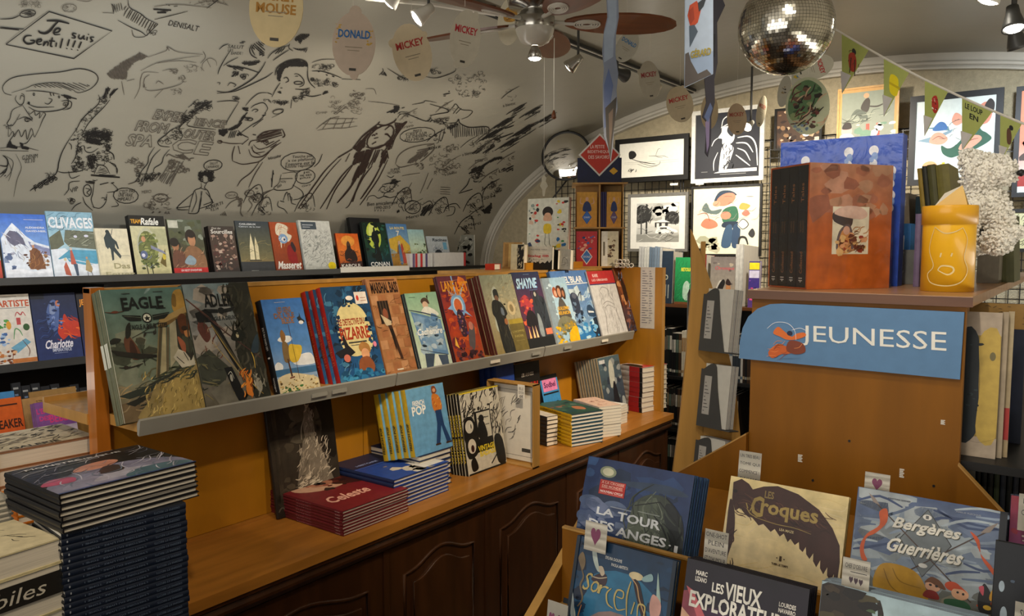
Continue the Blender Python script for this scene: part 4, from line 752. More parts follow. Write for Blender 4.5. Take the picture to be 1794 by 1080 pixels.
stand('dark painted album with a pale ruffled gown, standing against the back board', 463, 577, 700, '+X', PX+.075, CT+.004, 9, S_d, t=.014, cover='#1a1612', name='art_book', mat_='bigprint')
# red pile and blue pile
flat('maroon album lying in the low pile on the counter', (470, 858), (600, 897), (690, 851), (601, 941), CT, 8, "g3 7c2028 741c24 7c2028; c c8a088 .1 .72 .2 .9 .5 .96 .8 .86 .84 .66 .6 .56 .3 .58; c 3a1814 .2 .9 .9 .96 .98 .6 .94 .5 .6 .62 .5 .9; e a87058 .5 .74 .16 .08; B e8b0a0 .42 .3 .6 .16 Celeste; b 3 14 .3 .5 .9 .92 .07 5c2018,8c4838,2a1210", '#641820', group='maroon albums in the low pile', spine='#5c161e', spine_spec="t c8a0a0 .06 .5 .06 .4 ***; t a87078 .5 .5 .2 .3 CELESTE", toplabel='maroon album with an oval portrait and pink cursive title, top of the low pile')
flat('blue hardback lying in the taller pile behind the maroon one', (567, 812), (690, 842), (770, 806), (691, 897), CT, 8, "g3 1c3c88 1c3c88 2450a8; r 1c2444 0 .55 1 1; r 24489c .0 .0 1 .5; b 5 20 .3 .02 .98 .4 .1 8c8474,c8c4b8,54504a; r d8d8d4 .6 .05 .98 .32; T 8ca0d8 .3 .62 .36 .04 HISTOIRE; r 3c5cb0 0 .52 1 .54", '#1c3c8c', spine='#18264c', group='blue hardbacks in the pile', toplabel='blue hardback with a grey picture strip, top of its pile on the counter')
# framed print in its pine tray
q = P(937, 821, Z=CT); tq = P(822, 657, Y=q.y); tr_w = .235; tr_h = P(937, 675, Y=q.y).z-CT
tray = empty('print_tray', (q.x, q.y, CT), 'pine display tray holding a white print with a price tag', 'display tray')
def tp(nm, a, b, m): mb = MB(); mb.box(a, b); return mb.build(nm, m, tray)
tp('tray_back', (-tr_w, .03, .0), (0, .034, tr_h), 'plywood'); tp('tray_side', (-.004, -.012, 0), (0, .03, tr_h), 'plywood'); tp('tray_side', (-tr_w, -.012, 0), (-tr_w+.004, .03, tr_h), 'plywood')
tp('tray_top', (-tr_w, -.012, tr_h-.004), (0, .03, tr_h), 'plywood'); tp('tray_bottom', (-tr_w, -.012, 0), (0, .03, .004), 'plywood')
a = art("g dcd8cc d4d0c4; l 2a2a26 .008 .1 .06 .9 .06; l 2a2a26 .008 .9 .06 .9 .94; l 2a2a26 .008 .9 .94 .1 .94; l 2a2a26 .008 .1 .94 .1 .06; r 3c3c38 .66 .12 .86 .17; s 3 24 .16 .3 .6 .84 .2 .014 50 3c3c38,8c8880", tr_w-.02, tr_h-.03)
o = a.build('print_sheet', 'matte', tray); o.location = (-tr_w+.01, .026, .012)
a = art("g e4e0d6 dcd8ce; t 333 .5 .7 .6 .2 BELLE; t 333 .5 .42 .7 .2 EDITION; T 333 .5 .15 .5 .22 65€", .035, .055); a.box((0, -.0005, 0), (.035, 0, .055), '#dcd8ce')
o = a.build('price_tag', 'matte'); o.location = (q.x-.075, q.y-.0135, CT+tr_h-.058); tag(o, 'white handwritten price tag clipped to the pine tray', 'price tag')
# things behind the tray
yb_ = PX+.012
for i, (x0, x1, yt, lb, sp, cv) in enumerate([(861, 893, 655, 'deep blue volume in the row behind the pine tray', "g3 1c3c8c 1c3c8c 18347c; T c8d4e8 .66 .7 .5 .12 CUBES; r a8b8d8 .5 .5 .9 .53", '#1c3878')]):
    stand(lb, 868, 899, 637, '+X', PX+.14, CT, 5, sp, t=.026, n=3, dx=-.01, cover=cv, name='hardback', copylabel='deep blue volume behind the front one near the pine tray')
stand('black box lettered in red behind the pine tray', 901, 944, 640, '+X', PX+.10, CT+.08, 4, "g 141212 100e0e; T c82c20 .5 .55 .8 .22 MITCHUM; T b8b0a8 .5 .8 .5 .06 LES_ANNEES", t=.05, cover='#141212', name='boxed_set', cat='book')
mb = MB(); mb.box((-.12, 0, 0), (.0, .20, .079), '#c8962c'); o = mb.build('slipcase', 'matte'); o.location = (PX+.15, along('X', PX+.11, CT+.08, 905), CT); tag(o, 'low ochre slipcase under the black box', 'book box')
stand('small blue and pink book leaning on the back board', 944, 974, 661, '+X', PX+.085, CT+.07, 14, "g 3c8cc8 3484c4; r 0f1418 .0 .9 1 1; r d880b0 .1 .6 .92 .9; r 0f1418 .06 .52 .94 .56; T 5c1c54 .5 .76 .66 .14 Sodbel; e 10141c .76 .2 .2 .13; e 8c9cac .72 .26 .06 .04", t=.02, cover='#12161c', name='paperback')
mb = MB(); mb.box((-.15, 0, 0), (.0, .22, .069), '#a8703c'); mb.box((.0005, .01, .01), (.001, .21, .06), '#4c6cb0'); o = mb.build('slipcase', 'matte'); o.location = (PX+.16, along('X', PX+.1, CT+.07, 925), CT); tag(o, 'low brown slipcase under the small blue and pink book', 'book box')
flat('small cream-edged paperback in the narrow pile past the pine tray', (925, 722), (958, 731), (966, 726), (958, 783), CT, 7, "g c8c4b8 c0bcb0", '#2c2c2c', name='paperback', group='narrow pile past the tray', hard=False, toplabel='topmost paperback of the narrow pile past the pine tray')
flat('yellow-spined album in the pile on the counter', (937, 708), (1001, 727), (1038, 715), (1002, 784), CT, 9, "g3 2c5c54 34584c 24443c; b 3 20 .05 .05 .95 .9 .14 1c3c40,5c7468,8c5c44,24484c,3c6c5c; c a87050 .5 .3 .6 .5 .8 .4 .7 .2", '#24485c', spine='#d0a818', group='yellow-spined albums in the pile', spine_spec="T 8c6c10 .5 .5 .5 .5 AVENTURE", toplabel='dark green album on top of the yellow-spined pile')
flat('white softcover in the tall pale pile beyond the yellow spines', (1005, 700), (1050, 714), (1071, 706), (1050, 768), CT, 10, "g d8b8a8 cfb4a4; b 3 12 .1 .1 .9 .9 .1 c8a090,e0d0c4,b88c80", '#c8c4bc', hard=False, name='magazine', group='tall pale pile', toplabel='pinkish softcover on top of the tall pale pile')
flat('white softcover in the short pale pile near the counter end', (1030, 705), (1083, 713), (1100, 708), (1083, 746), CT, 7, "g d0d0cc c4c4c0; c 3c4440 .1 .2 .3 .8 .8 .9 .7 .3; r e0e0dc .5 .05 .98 .4", '#c8c8c4', hard=False, name='magazine', group='short pale pile', toplabel='grey-pictured softcover on top of the short pale pile')
stand('dark painted magazine with a pale figure, foremost of the upright copies', 1046, 1083, 629, '+X', GX-.19, CT, 12, "g3 4c6470 3c4c5c 2c3440; b 4 40 .05 .05 .95 .9 .12 5c7078,2c3848,8c9498,3c4c54; c b8bcb4 .4 .5 .44 .84 .56 .94 .66 .8 .6 .56; c 1a1e26 .44 .1 .5 .5 .62 .56 .72 .1; c a8a890 .04 .1 .2 .2 .3 .1 .2 .02; c 9ca8ac .8 .1 .84 .3 .96 .28 .96 .08; r c8ccd0 .04 .9 .3 .96", t=.0135, n=9, dx=-.004, cover='#b0a48c', spine='#988c74', hard=False, name='magazine', copylabel='buff-backed copy in the upright row near the far cheek', group='upright magazines near the far cheek')
flat('white-edged hardback in the tall pile at the counter end', (1085, 639), (1126, 645), (1152, 636), (1127, 724), CT, 9, "g d8d4d0 c82c30; r c03034 .3 0 1 1; c 1c1a1c 0 .1 .24 .3 .3 .8 .0 .9; r e0dcd8 .3 .4 .6 .9", '#c4c0bc', spine='#c4c0bc', name='hardback', group='white-edged hardbacks at the counter end', toplabel='red and white hardback topping the tall pile at the counter end', spine_spec="r b02428 .0 .0 .55 1; r 141214 .0 .0 .12 1")
# ================================================================ albums in the sloping rack
S['tour'] = "g3 24345c 28406c 2c343c; b 3 14 .0 .6 1 .98 .16 2c4470,34507c,20304c; c 34445c .3 .8 .5 .84 .8 .86 .98 .8 .8 .78 .5 .78; e 8c9478 .22 .88 .08 .055; e d0ccac .22 .88 .055 .038; e 506080 .1 .57 .12 .06; e 5c6c8c .34 .55 .12 .07; e 48587c .08 .42 .1 .07; b 9 20 .0 .3 .5 .62 .1 4c5c80,5c6c8c,3c4c74,6c7898; c 3c443c .56 0 .5 .3 .52 .62 .62 .74 .8 .74 .96 .54 1 .2 .98 0; c 565f50 .5 .1 .5 .6 .62 .68 .72 .7 .74 .2; s 6 30 .5 .1 .76 .68 .4 .012 88 2c342c,6c7464,444c40; c 22282a .8 .7 .9 .66 .98 .5 1 .1 .92 .1 .88 .4 .8 .56; s 7 30 .72 .1 .98 .7 .3 .018 100 1a1e20,3c443c,4c544c; l 1c2220 .016 .52 .62 .74 .7 .94 .52; c 1c1e28 .02 .0 .04 .2 .14 .26 .3 .18 .36 0; c 1e1620 .64 .06 .68 .16 .78 .22 .9 .18 .94 .06 .9 -.02 .7 -.02; c d0a088 .72 .0 .74 .1 .84 .12 .9 .06 .9 0; e 1c1418 .77 .05 .02 .012; e 1c1418 .86 .04 .02 .012; s 8 14 .66 .08 .94 .2 .2 .02 50 1e1620,3c2c3c; r b82820 .16 .66 .41 .8; l e0a090 .004 .17 .67 .4 .67; l e0a090 .004 .17 .79 .4 .79; T e8b0a0 .285 .775 .22 .024 A_LA_CROISEE; T e8b0a0 .285 .742 .2 .024 DES_MONDES; r e8b0a0 .18 .722 .39 .726; T f4e0d8 .285 .69 .22 .022 NOUVEAU_CYCLE; T d8dce0 .26 .5 .17 .07 LA; T d8dce0 .58 .49 .4 .085 TOUR; T d8dce0 .24 .37 .25 .085 DES; T d8dce0 .62 .35 .46 .085 ANGES; T d8dce0 .94 .32 .03 .06 1; e d8dce0 .885 .34 .01 .007; r 9098a8 .3 .555 .5 .565; r 8c948c .56 .57 .76 .578; r 8c94a0 .3 .28 .74 .287"
S['sorc'] = "g3 102c48 185078 c08850; e 28688c .5 .62 .4 .22; e 88706c .5 .34 .36 .24; e d89858 .52 .26 .26 .18; e f0b868 .56 .22 .17 .12; b 4 14 .0 .5 .16 .98 .1 0f2038,143450; b 5 14 .84 .2 .98 .98 .1 0f2840,143858; T c8c8c4 .4 .905 .17 .02 SYLVIA_DOUYE; T c8c8c4 .47 .87 .17 .02 PAOLA_ANTISTA; c b8c4bc .17 .94 .2 .96 .26 .84 .3 .82 .26 .8 .2 .86; c 3c2c34 .2 .74 .3 .8 .36 .78 .34 .72; c c8b8a0 .26 .83 .3 .84 .33 .8 .3 .78; k b8a88c .012 .2 .76 .28 .76 .36 .78; c 7c684c .04 .86 .08 .9 .12 .84 .1 .78 .06 .82; k 6c5c44 .02 .08 .8 .12 .74 .1 .68 .14 .6 .1 .54; e c8b890 .64 .84 .07 .025; c 8cacb0 .7 .84 .78 .88 .8 .84 .72 .82; c 2c1c20 .62 .8 .68 .8 .76 .66 .8 .58 .74 .6; k b89060 .012 .6 .82 .66 .78 .7 .7 .78 .6; c 9cb4ac .84 .9 .88 .78 .9 .72 .86 .72; c c8988c .82 .76 .9 .72 .9 .64 .84 .6 .8 .68; c 5c9cc0 .86 .6 .9 .56 .9 .4 .86 .36 .84 .48; c 5c9cc0 .92 .58 .98 .54 .98 .44 .94 .42; k c8d0c8 .015 .02 .58 .08 .5 .1 .42; c a8b4b8 .02 .64 .06 .56 .08 .46 .04 .48; k b07848 .016 .14 .56 .12 .46 .16 .4 .2 .3; k c09060 .018 .78 .6 .84 .5 .8 .4; c c85838 .7 .46 .78 .46 .84 .34 .86 .26 .8 .3 .74 .4; c c86450 .06 .3 .16 .34 .26 .3 .2 .26; b 6 18 .6 .36 .72 .46 .02 f4d880,e8c060; I b8a464 .22 .72 .16 .12 So; I b8a464 .34 .695 .1 .06 r; k b8a464 .016 .42 .72 .38 .68 .4 .62 .46 .6; k b8a464 .016 .48 .68 .54 .68 .54 .72 .48 .72 .46 .66 .5 .6 .58 .62; k b8a464 .016 .6 .8 .58 .7 .6 .58; k b8a464 .016 .66 .68 .64 .6; k b8a464 .016 .7 .6 .7 .67 .76 .67 .76 .6; T d8d0bc .6 .515 .16 .014 LE_MONDE_ETRANGE; c 18121c .34 .2 .32 .34 .38 .44 .48 .46 .56 .42 .6 .3 .54 .16 .4 .14; e 18121c .52 .47 .05 .04; c e0a878 .38 .22 .38 .36 .44 .4 .5 .38 .54 .32 .52 .2; p 18121c .4 .4 .44 .3 .46 .4 .5 .36 .52 .4; e 20141a .42 .29 .012 .014; e 20141a .49 .28 .012 .014; r 0f2030 0 0 .035 1; r 0f2030 .965 0 1 1"
S['vieux'] = "g3 16101c 241830 5c2c40; c 3c2040 .0 .5 .3 .7 .7 .5 1 .6 1 .3 0 .3; c 8c3c4c 0 .76 .2 .6 .3 .4 .36 .2 0 .2; p c86068 .02 .8 .08 .78 .3 .5 .5 .3 .44 .28 .2 .5; p e0b090 0 .64 .06 .6 .36 .42 .3 .4 .1 .3 0 .3; p e8bc94 .1 .5 .36 .42 .36 .38 .14 .28; c c86874 .4 .5 .44 .56 .6 .52 .64 .46 .5 .42; c c89888 .36 .3 .34 .42 .44 .48 .5 .4 .48 .28; c d88c50 .1 .1 .2 .3 .36 .34 .4 .2 .3 .05; c b878b8 .7 .3 .76 .44 .86 .46 .84 .3; l 5c2c4c .02 .5 .54 .76 .36; b 4 20 .05 .02 .98 .34 .1 6c3048,8c4454,3c2038,a85c58; T e4ded4 .14 .915 .1 .035 MARC; T e4ded4 .14 .87 .1 .035 LIZANO; T ece8dc .29 .84 .1 .07 LES; T ece8dc .5 .84 .3 .12 VIEUX; T ece8dc .47 .72 .82 .12 EXPLORATEURS; T e4ded4 .85 .85 .13 .032 LOURDES; T e4ded4 .85 .81 .13 .032 NAVARRO"
S['croques'] = "g3 dcc68c e0cc9c d4bc8c; s 5 30 .04 .06 .96 .94 .4 .008 3 e4d0a0,d6be84,d8c49c; p 3c2018 .03 .95 .1 .99 .17 .96 .21 .92 .3 .96 .42 .985 .6 .95 .78 .86 .9 .74 .97 .62 .985 .5 .98 .3 .955 .36 .95 .4 .93 .34 .9 .38 .895 .44 .87 .38 .84 .42 .835 .48 .81 .42 .78 .46 .775 .52 .75 .47 .72 .5 .71 .555 .69 .51 .66 .53 .65 .58 .62 .55 .58 .59 .56 .56 .52 .62 .49 .59 .44 .64 .41 .61 .34 .66 .3 .64 .24 .69 .18 .7 .12 .75 .08 .72 .04 .8; c 3c2018 .02 .8 .08 .7 .1 .5 .07 .3 .12 .14 .14 0 .04 .0 .03 .4; s 6 70 .1 .68 .9 .84 .12 .008 -25 2c1610,4c2c20,5c3828; s 9 14 .03 .06 .1 .6 .14 .01 80 4c2c20,2c1610; T 8c7440 .36 .9 .08 .06 LES; T a08848 .54 .77 .48 .12 roques; T 9c8444 .27 .79 .11 .17 C; k a08848 .008 .26 .7 .44 .68 .6 .68 .74 .66; k a08848 .01 .18 .76 .22 .72 .28 .7; l a08848 .012 .19 .76 .17 .8; l a08848 .012 .21 .74 .23 .79; e 1c1008 .06 .88 .02 .015; T d0bc8c .54 .645 .12 .02 LEA_MAZE; T 4c3820 .52 .42 .02 .04 1; e 4c3820 .49 .42 .006 .005; e 4c3820 .55 .42 .006 .005; T 4c3820 .52 .37 .14 .018 TUER_LE_TEMPS"
S['berg'] = "g3 4c5c80 8494a4 8c8c84; b 13 40 .02 .3 .98 .98 .22 6c7c98,98a4ac,586888,8090a4,a4acb0; s 5 30 .02 .3 .98 .98 .4 .03 12 3c4c70,a8b4bc,5c6c88,8c9cb0; b 8 20 .02 .02 .98 .26 .16 7c7c74,8c8878,686c68; p 6c7478 .5 .9 .67 .62 .5 .3 .33 .6; l 3c3c3c .009 .5 .9 .67 .62 .5 .3 .33 .6 .5 .9; l 3c3c3c .009 .33 .64 .3 .6 .44 .44; l 4c3c34 .014 .12 .9 .82 .18; l 4c3c34 .014 .9 .82 .38 .3; p 8c8078 .08 .96 .13 .92 .17 .86 .12 .88; p 8c8078 .95 .9 .88 .84 .84 .78 .9 .8; c c85828 .17 .8 .22 .84 .23 .72 .16 .6 .1 .54 .09 .42 .12 .34 .08 .34 .06 .46 .1 .58 .18 .68; c c85020 .78 .78 .84 .72 .86 .58 .92 .48 .98 .38 .96 .24 .86 .18 .88 .16 .98 .22 .99 .36 .94 .5 .86 .6 .82 .7; c b88c28 .18 .12 .2 .3 .28 .36 .44 .34 .52 .24 .54 .08 .3 .04; k 8c6818 .01 .3 .32 .36 .22 .5 .2; k 8c6818 .01 .24 .3 .3 .16 .4 .1; e dca888 .575 .24 .05 .045; c 6c4020 .52 .26 .56 .32 .62 .3 .66 .24 .62 .24 .56 .27; c 8c2c28 .54 .2 .6 .2 .62 .14 .52 .14; e c84818 .7 .28 .05 .04; e e0ac88 .75 .23 .055 .05; c c84818 .68 .26 .74 .3 .8 .24 .76 .27; c 2c5c40 .66 .16 .78 .18 .82 .12 .68 .1; c 1c1a1c .88 .34 .9 .36 .94 .28 .94 .2 .98 .2 .98 .14 .88 .12 .86 .24; c c85060 .86 .32 .89 .34 .89 .26; c d8a028 .94 .32 .98 .34 .98 .24 .93 .24; e d8b038 .92 .17 .025 .02; e 1c1a1c .56 .25 .01 .01; e 1c1a1c .6 .25 .01 .01; e 1c1a1c .735 .24 .008 .01; e 1c1a1c .77 .235 .008 .01; B 50503c .505 .715 .44 .13 Bergères; B 50503c .505 .525 .5 .13 Guerrières; B e4e0d4 .5 .72 .44 .13 Bergères; B e4e0d4 .5 .53 .5 .13 Guerrières; e e8e4dc .5 .83 .03 .025; T 666 .5 .83 .02 .03 1; e d8d8d4 .5 .4 .03 .02; T 3c4454 .3 .94 .16 .018 JONATHAN_GARNIER; T 8c94a4 .76 .93 .16 .015 AMELIE_FLECHAIS; r 141820 .955 .0 1 1"
S['tree'] = "g3 a8c0c8 b8ccc4 88a060; c 4c7c2c .3 .3 .5 .62 .8 .56 1 .4 1 0 .3 0; c 241c14 0 .3 0 .98 .2 .98 .34 .9 .4 .7 .5 .66 .44 .6 .3 .6 .26 .3; k 241c14 .05 .2 .7 .36 .68 .46 .8 .62 .86; k 241c14 .04 .3 .8 .4 .86 .38 .97; b 4 40 .0 .5 .34 .98 .08 2c2418,3c3020,18140f,4c4428; b 6 10 .1 .3 .4 .7 .03 d8b828,e8cc40; b 7 20 .3 .8 .98 .98 .03 3c4c30,4c6040; k 4c6048 .006 .76 .6 .8 .8 .84 .9; k 4c6048 .006 .8 .78 .72 .86; s 5 16 .4 .1 .98 .5 .3 .02 8 6c9440,3c6824,88a850"
def LR(label, key, x0, x1, y, row=1, n=1, dc=0, tilt=19, **k):
    c, z = (R1Y, R1Z) if row == 1 else (R2Y, R2Z)
    if row == 2: tilt = 15
    return stand(label, x0, x1, y, '-Y', c+dc, z+.0005, tilt, S[key], n=n, mat_='bigprint', **k)
LR('night-blue album titled LA TOUR DES ANGES with a moon, foremost of its row of copies', 'tour', 1032, 1217, 799, vs=0.7, n=7, t=.0115, dc=-.015, cover='#3c5c84', copylabel='blue-edged copy behind the front LA TOUR DES ANGES album')
LR('cream album titled Croques with a huge brown wing', 'croques', 1281, 1488, 834, vs=0.78, n=2, t=.012, dc=.055, cover='#c8ac6c')
LR('stormy blue album titled Bergères Guerrières with orange ribbons', 'berg', 1504, 1766, 853, vs=0.6, n=3, t=.012, dc=.07, cover='#3c4c6c')
LR('deep blue album with glowing orange centre and winged creatures', 'sorc', 1013, 1187, 938, vs=0.9, row=2, t=.016, cover='#0f2438')
LR('dark purple album titled LES VIEUX EXPLORATEURS, foremost copy', 'vieux', 1205, 1419, 978, vs=0.72, row=2, n=4, t=.012, cover='#16121a', copylabel='black-edged copy behind the front VIEUX EXPLORATEURS album')
LR('album with a gnarled dark tree on a green hill, foremost of the white-edged copies', 'tree', 1441, 1722, 1018, vs=0.8, row=2, n=7, t=.0115, cover='#8c9cac', copylabel='white-edged copy behind the front dark tree album')
for i, (x0, x1, y, cv, lb) in enumerate([(1746, 1850, 948, '#10141c', 'black album with pale dots at the right edge of the rack')]):
    stand(lb, x0, x1, y, '-Y', R1Y-.06, .80, 12, "g 12161e 0e1218; e a8b8c4 .14 .84 .05 .02; e a8b8c4 .2 .74 .06 .03; e b8c8d0 .16 .6 .07 .03; e a8b8c4 .12 .48 .04 .02; e b8c4cc .2 .36 .05 .03; b 3 20 .3 .1 .98 .9 .08 2c3c4c,48586c,1c2430", t=.02, cover='#0e1218')
stand('small bright red and blue book above the dotted black album', 1772, 1830, 868, '-Y', R1Y+.16, 1.02, 8, "g 8c2838 243c7c; b 3 30 .05 .05 .95 .95 .12 c83c48,3c5ca8,d8c8b8,8c2838", t=.02, cover='#24304c', name='paperback')
mb = MB(); o = rack.location
mb.box((P(1766, 900, Y=1.5).x+.008-o.x, 1.44-o.y, .6), (RX1+.22-o.x, 1.80-o.y, 1.018)); mb.build('side_block', 'brown', rack)
mb = MB(); mb.box((P(1742, 1000, Y=1.3).x-o.x, 1.24-o.y, .6), (RX1+.22-o.x, 1.42-o.y, .7995)); mb.build('side_block', 'brown', rack)

# small cards clipped over the albums
HEART = "c %s %s"
def heart(cu, cv, s, col='7c3c5c', asp=1.5):
    pts = []
    for k in range(24):
        t = 2*PI*k/24; x = 16*math.sin(t)**3/17; z = (13*math.cos(t)-5*math.cos(2*t)-2*math.cos(3*t)-math.cos(4*t))/17
        pts.append('%.3f %.3f' % (cu+x*s, cv+z*s*asp))
    return 'p %s %s' % (col, ' '.join(pts))
def card(label, x0, y0, x1, y1, Yp, spec, tilt=8, foot=.02):
    a = P(x0, y1, Y=Yp); w_ = along('Y', Yp, a.z, x1)-a.x; h_ = P(x0, y0, Y=Yp).z-a.z+foot
    ar = art("g e0dacb dcd5c4;"+spec, w_, h_, off=.0008); ar.box((0, -.0006, 0), (w_, 0, h_), '#dcd6c8')
    o = ar.build('note_card', 'matte'); o.matrix_world = xf(Vector((a.x, Yp, a.z-foot)), 0, math.radians(tilt)); tag(o, label, 'card', None); return o
def scrib(lines, seed, th=.1):
    s_ = []; n = len(lines)
    for i, t in enumerate(lines): s_.append('t 2c2c30 .5 %.3f %.2f %.3f %s' % (1-(i+.6)/(n+.2), min(.88, .11*len(t)+.1), th, t.replace(' ', '_')))
    return ';'.join(s_)
card('white card with one purple heart on the dark blue winged-creatures album', 1023, 913, 1061, 944, P(1040, 930, X=-.83).y*0+1.2125, heart(.5, .55, .24))
card('white card with two purple hearts at the bottom left of the rack', 956, 1053, 991, 1082, 1.14, heart(.25, .5, .15)+';'+heart(.68, .5, .15), foot=.03)
card('handwritten white card starting ONE-SHOT behind the purple explorers album', 1231, 928, 1272, 984, 1.265, scrib(['ONE-SHOT', 'PLEIN', "D'AVENTURE", "ET D'HUMOUR", 'GENIAL!'], 1, .11), foot=.015)
card('handwritten white note above the cream Croques album', 1292, 790, 1331, 835, 1.535, scrib(['UN TRES BEAU', 'TOME QUI', 'COMMENCE !', 'DECALE'], 2, .1), foot=.012)
card('white card with one purple heart above the stormy blue album', 1514, 827, 1558, 853, 1.545, heart(.5, .52, .22), foot=.012)
card("handwritten card CHEF D'OEUVRE with three small hearts over the tree album", 1474, 977, 1522, 1018, 1.245, "t 2c2c30 .5 .78 .8 .14 CHEF_D'OEUVRE; r 2c2c30 .3 .6 .9 .62;"+heart(.34, .38, .08, '4c3c44')+';'+heart(.52, .37, .08, '4c3c44')+';'+heart(.7, .36, .08, '4c3c44'), foot=.015)
card('handwritten white card at the right edge beside the red and blue book', 1783, 866, 1830, 908, 1.495, scrib(['DE LA', 'CONTRE', 'GE'], 3, .14))
card('handwritten white card at the bottom right corner over the dotted album', 1776, 1056, 1830, 1100, 1.25, scrib(['SUPER', 'DRU'], 4, .2))

# ================================================================ department sign
SY = JY-.006
pts = [(1296, 628), (1297, 600), (1302, 575), (1312, 555), (1328, 541), (1350, 533), (1372, 532), (1690, 547), (1682, 665)]
q = [P(a, b, Y=SY) for a, b in pts]; x0 = q[0].x; z0 = q[-1].z; W_ = q[-2].x-x0; H_ = max(p_.z for p_ in q)-z0
mb = MB(); mb.prism([(p_.x-x0, p_.z-z0) for p_ in q], -.004, .004, '#587fa6', side='#2c4054')
sg = mb.build('department_sign', 'matte'); sg.location = (x0, SY, z0); tag(sg, 'blue rounded sign reading JEUNESSE on the brown unit', 'sign')
def sp(x, y): p_ = P(x, y, Y=SY-.004); return ((p_.x-x0), (p_.z-z0))
la = MB()
def sglet(t, xa, ya, xb, yb2, hgt):      # lettering along the sign, anchored by its foot line
    vs, fs = text2d(t, False); n = len(la.v); a = sp(xa, ya); b = sp(xb, yb2); a2 = sp(xa, ya-hgt)
    for x, z in vs:
        u = x+.5; v = z+.5
        la.v.append((a[0]+(b[0]-a[0])*u+(a2[0]-a[0])*v, -.0052, a[1]+(b[1]-a[1])*u+(a2[1]-a[1])*v*(1+.1*u)))
    for f in fs: la.f.append(tuple(n+i for i in f)); la.c.append([lin('e8e6dc')]*len(f))
sglet('JEUNESSE', 1404, 606, 1658, 626, 36)
la.build('sign_lettering', 'matte', sg)
a = art("c c85c20 .1 .2 .2 .36 .34 .44 .5 .4 .54 .5 .66 .44 .6 .24 .4 .2 .2 .08; c d86c28 .2 .7 .3 .86 .44 .76 .6 .64 .7 .72 .86 .76 .9 .68 .7 .58 .5 .56 .36 .62; c 7c3820 .5 .3 .56 .54 .84 .5 .9 .3 .7 .22; k e4e8ec .012 .06 .8 .24 .96 .5 .96 .66 .8 .7 .56; k e4e8ec .012 .6 .8 .78 .86 .92 .8; e 1c2440 .56 .72 .06 .06; k 4c6c8c .01 .3 .06 .5 .1 .8 .14; s 4 14 .1 .1 .8 .5 .2 .01 20 8c3c14,e88c48", .105, .095, off=.0055)
o = a.build('sign_picture', 'matte', sg); k_ = sp(1338, 632); o.location = (k_[0], 0, k_[1])

# ================================================================ things on top of the unit
T0 = JZ+.0005
# shrink-wrapped four volume boxed set, turned a little
nc = P(1413, 500, Y=1.86); zt = P(1413, 285, Y=1.86).z; yw = math.radians(54)
dx_ = Vector((math.cos(yw), math.sin(yw), 0)); dy_ = Vector((-math.sin(yw), math.cos(yw), 0))
def reach(d, xt):
    l, h2 = 0, 1
    for _ in range(40):
        m = (l+h2)/2; v = px(Vector((nc.x, 1.86, 1.7))+d*m)[0]
        if (v < xt) == (d is dx_): l = m
        else: h2 = m
    return l
bw = reach(dx_, 1561); bd = reach(dy_, 1348); bh = zt-T0
bs = empty('boxed_set', (nc.x, 1.86, T0), 'shrink-wrapped orange and black four-volume boxed set on the unit top', 'book box', rot=(0, 0, yw))
mb = MB(); mb.box((0, 0, 0), (bw, .004, bh), '#a04c20'); mb.box((0, bd-.004, 0), (bw, bd, bh), '#a04c20'); mb.box((0, .004, 0), (bw, bd-.004, .004), '#8c4018'); mb.box((0, .004, bh-.004), (bw, bd-.004, bh), '#8c4018'); mb.box((bw-.004, .004, .004), (bw, bd-.004, bh-.004), '#a04c20')
mb.build('slipcase', 'bigprint', bs)
for i in range(4):
    mb = MB(); t_ = (bd-.010)/4; mb.box((-.0005, .005+i*t_, .0045), (bw-.01, .005+(i+1)*t_-.0012, bh-.0045), '#181614'); v = mb.build('volume', 'print', bs)
    a = art("t 8c5c34 .78 .5 .16 .3 Tales; t 6c5030 .5 .62 .1 .16 THE_COMPLETE; t 6c4a2c .5 .36 .1 .16 SUNDAYS; t 8c5c34 .2 .5 .18 .3 Collected; l a8a49c .01 .05 .3 .05 .7; r a8a49c .035 .45 .055 .55; l a8a49c .01 .07 .3 .07 .7", bh-.012, t_-.002, off=.0012)
    a.v = [(y, .0055+i*t_+z, x+.006) for x, y, z in a.v]; a.build('spine_print', 'matte', v)
a = art("g3 a87458 a85424 b85c20; b 4 24 .02 .6 .98 .98 .16 9c6048,b08068,8c5440,a87c60; r d0c8b0 .28 .28 .72 .66; c 3c3438 .3 .54 .3 .62 .5 .62 .5 .5; c 584c50 .34 .3 .36 .46 .48 .52 .54 .4 .52 .3; c b87c48 .36 .3 .38 .44 .46 .5 .5 .42 .5 .3; b 6 24 .34 .3 .7 .44 .05 8c3428,c89068,5c2c24,d0a870; e c09480 .45 .47 .04 .035; c c8a898 .3 .6 .4 .66 .6 .66 .7 .6 .6 .56; s 4 20 .5 .3 .7 .5 .08 .01 20 5c3c2c,a87850", bw, bh, off=.0009)
a.build('case_picture', 'bigprint', bs)
mb = MB(); mb.box((-.003, -.0035, 0), (bw+.003, bd+.003, bh+.003)); mb.build('shrink_film', 'film', bs)
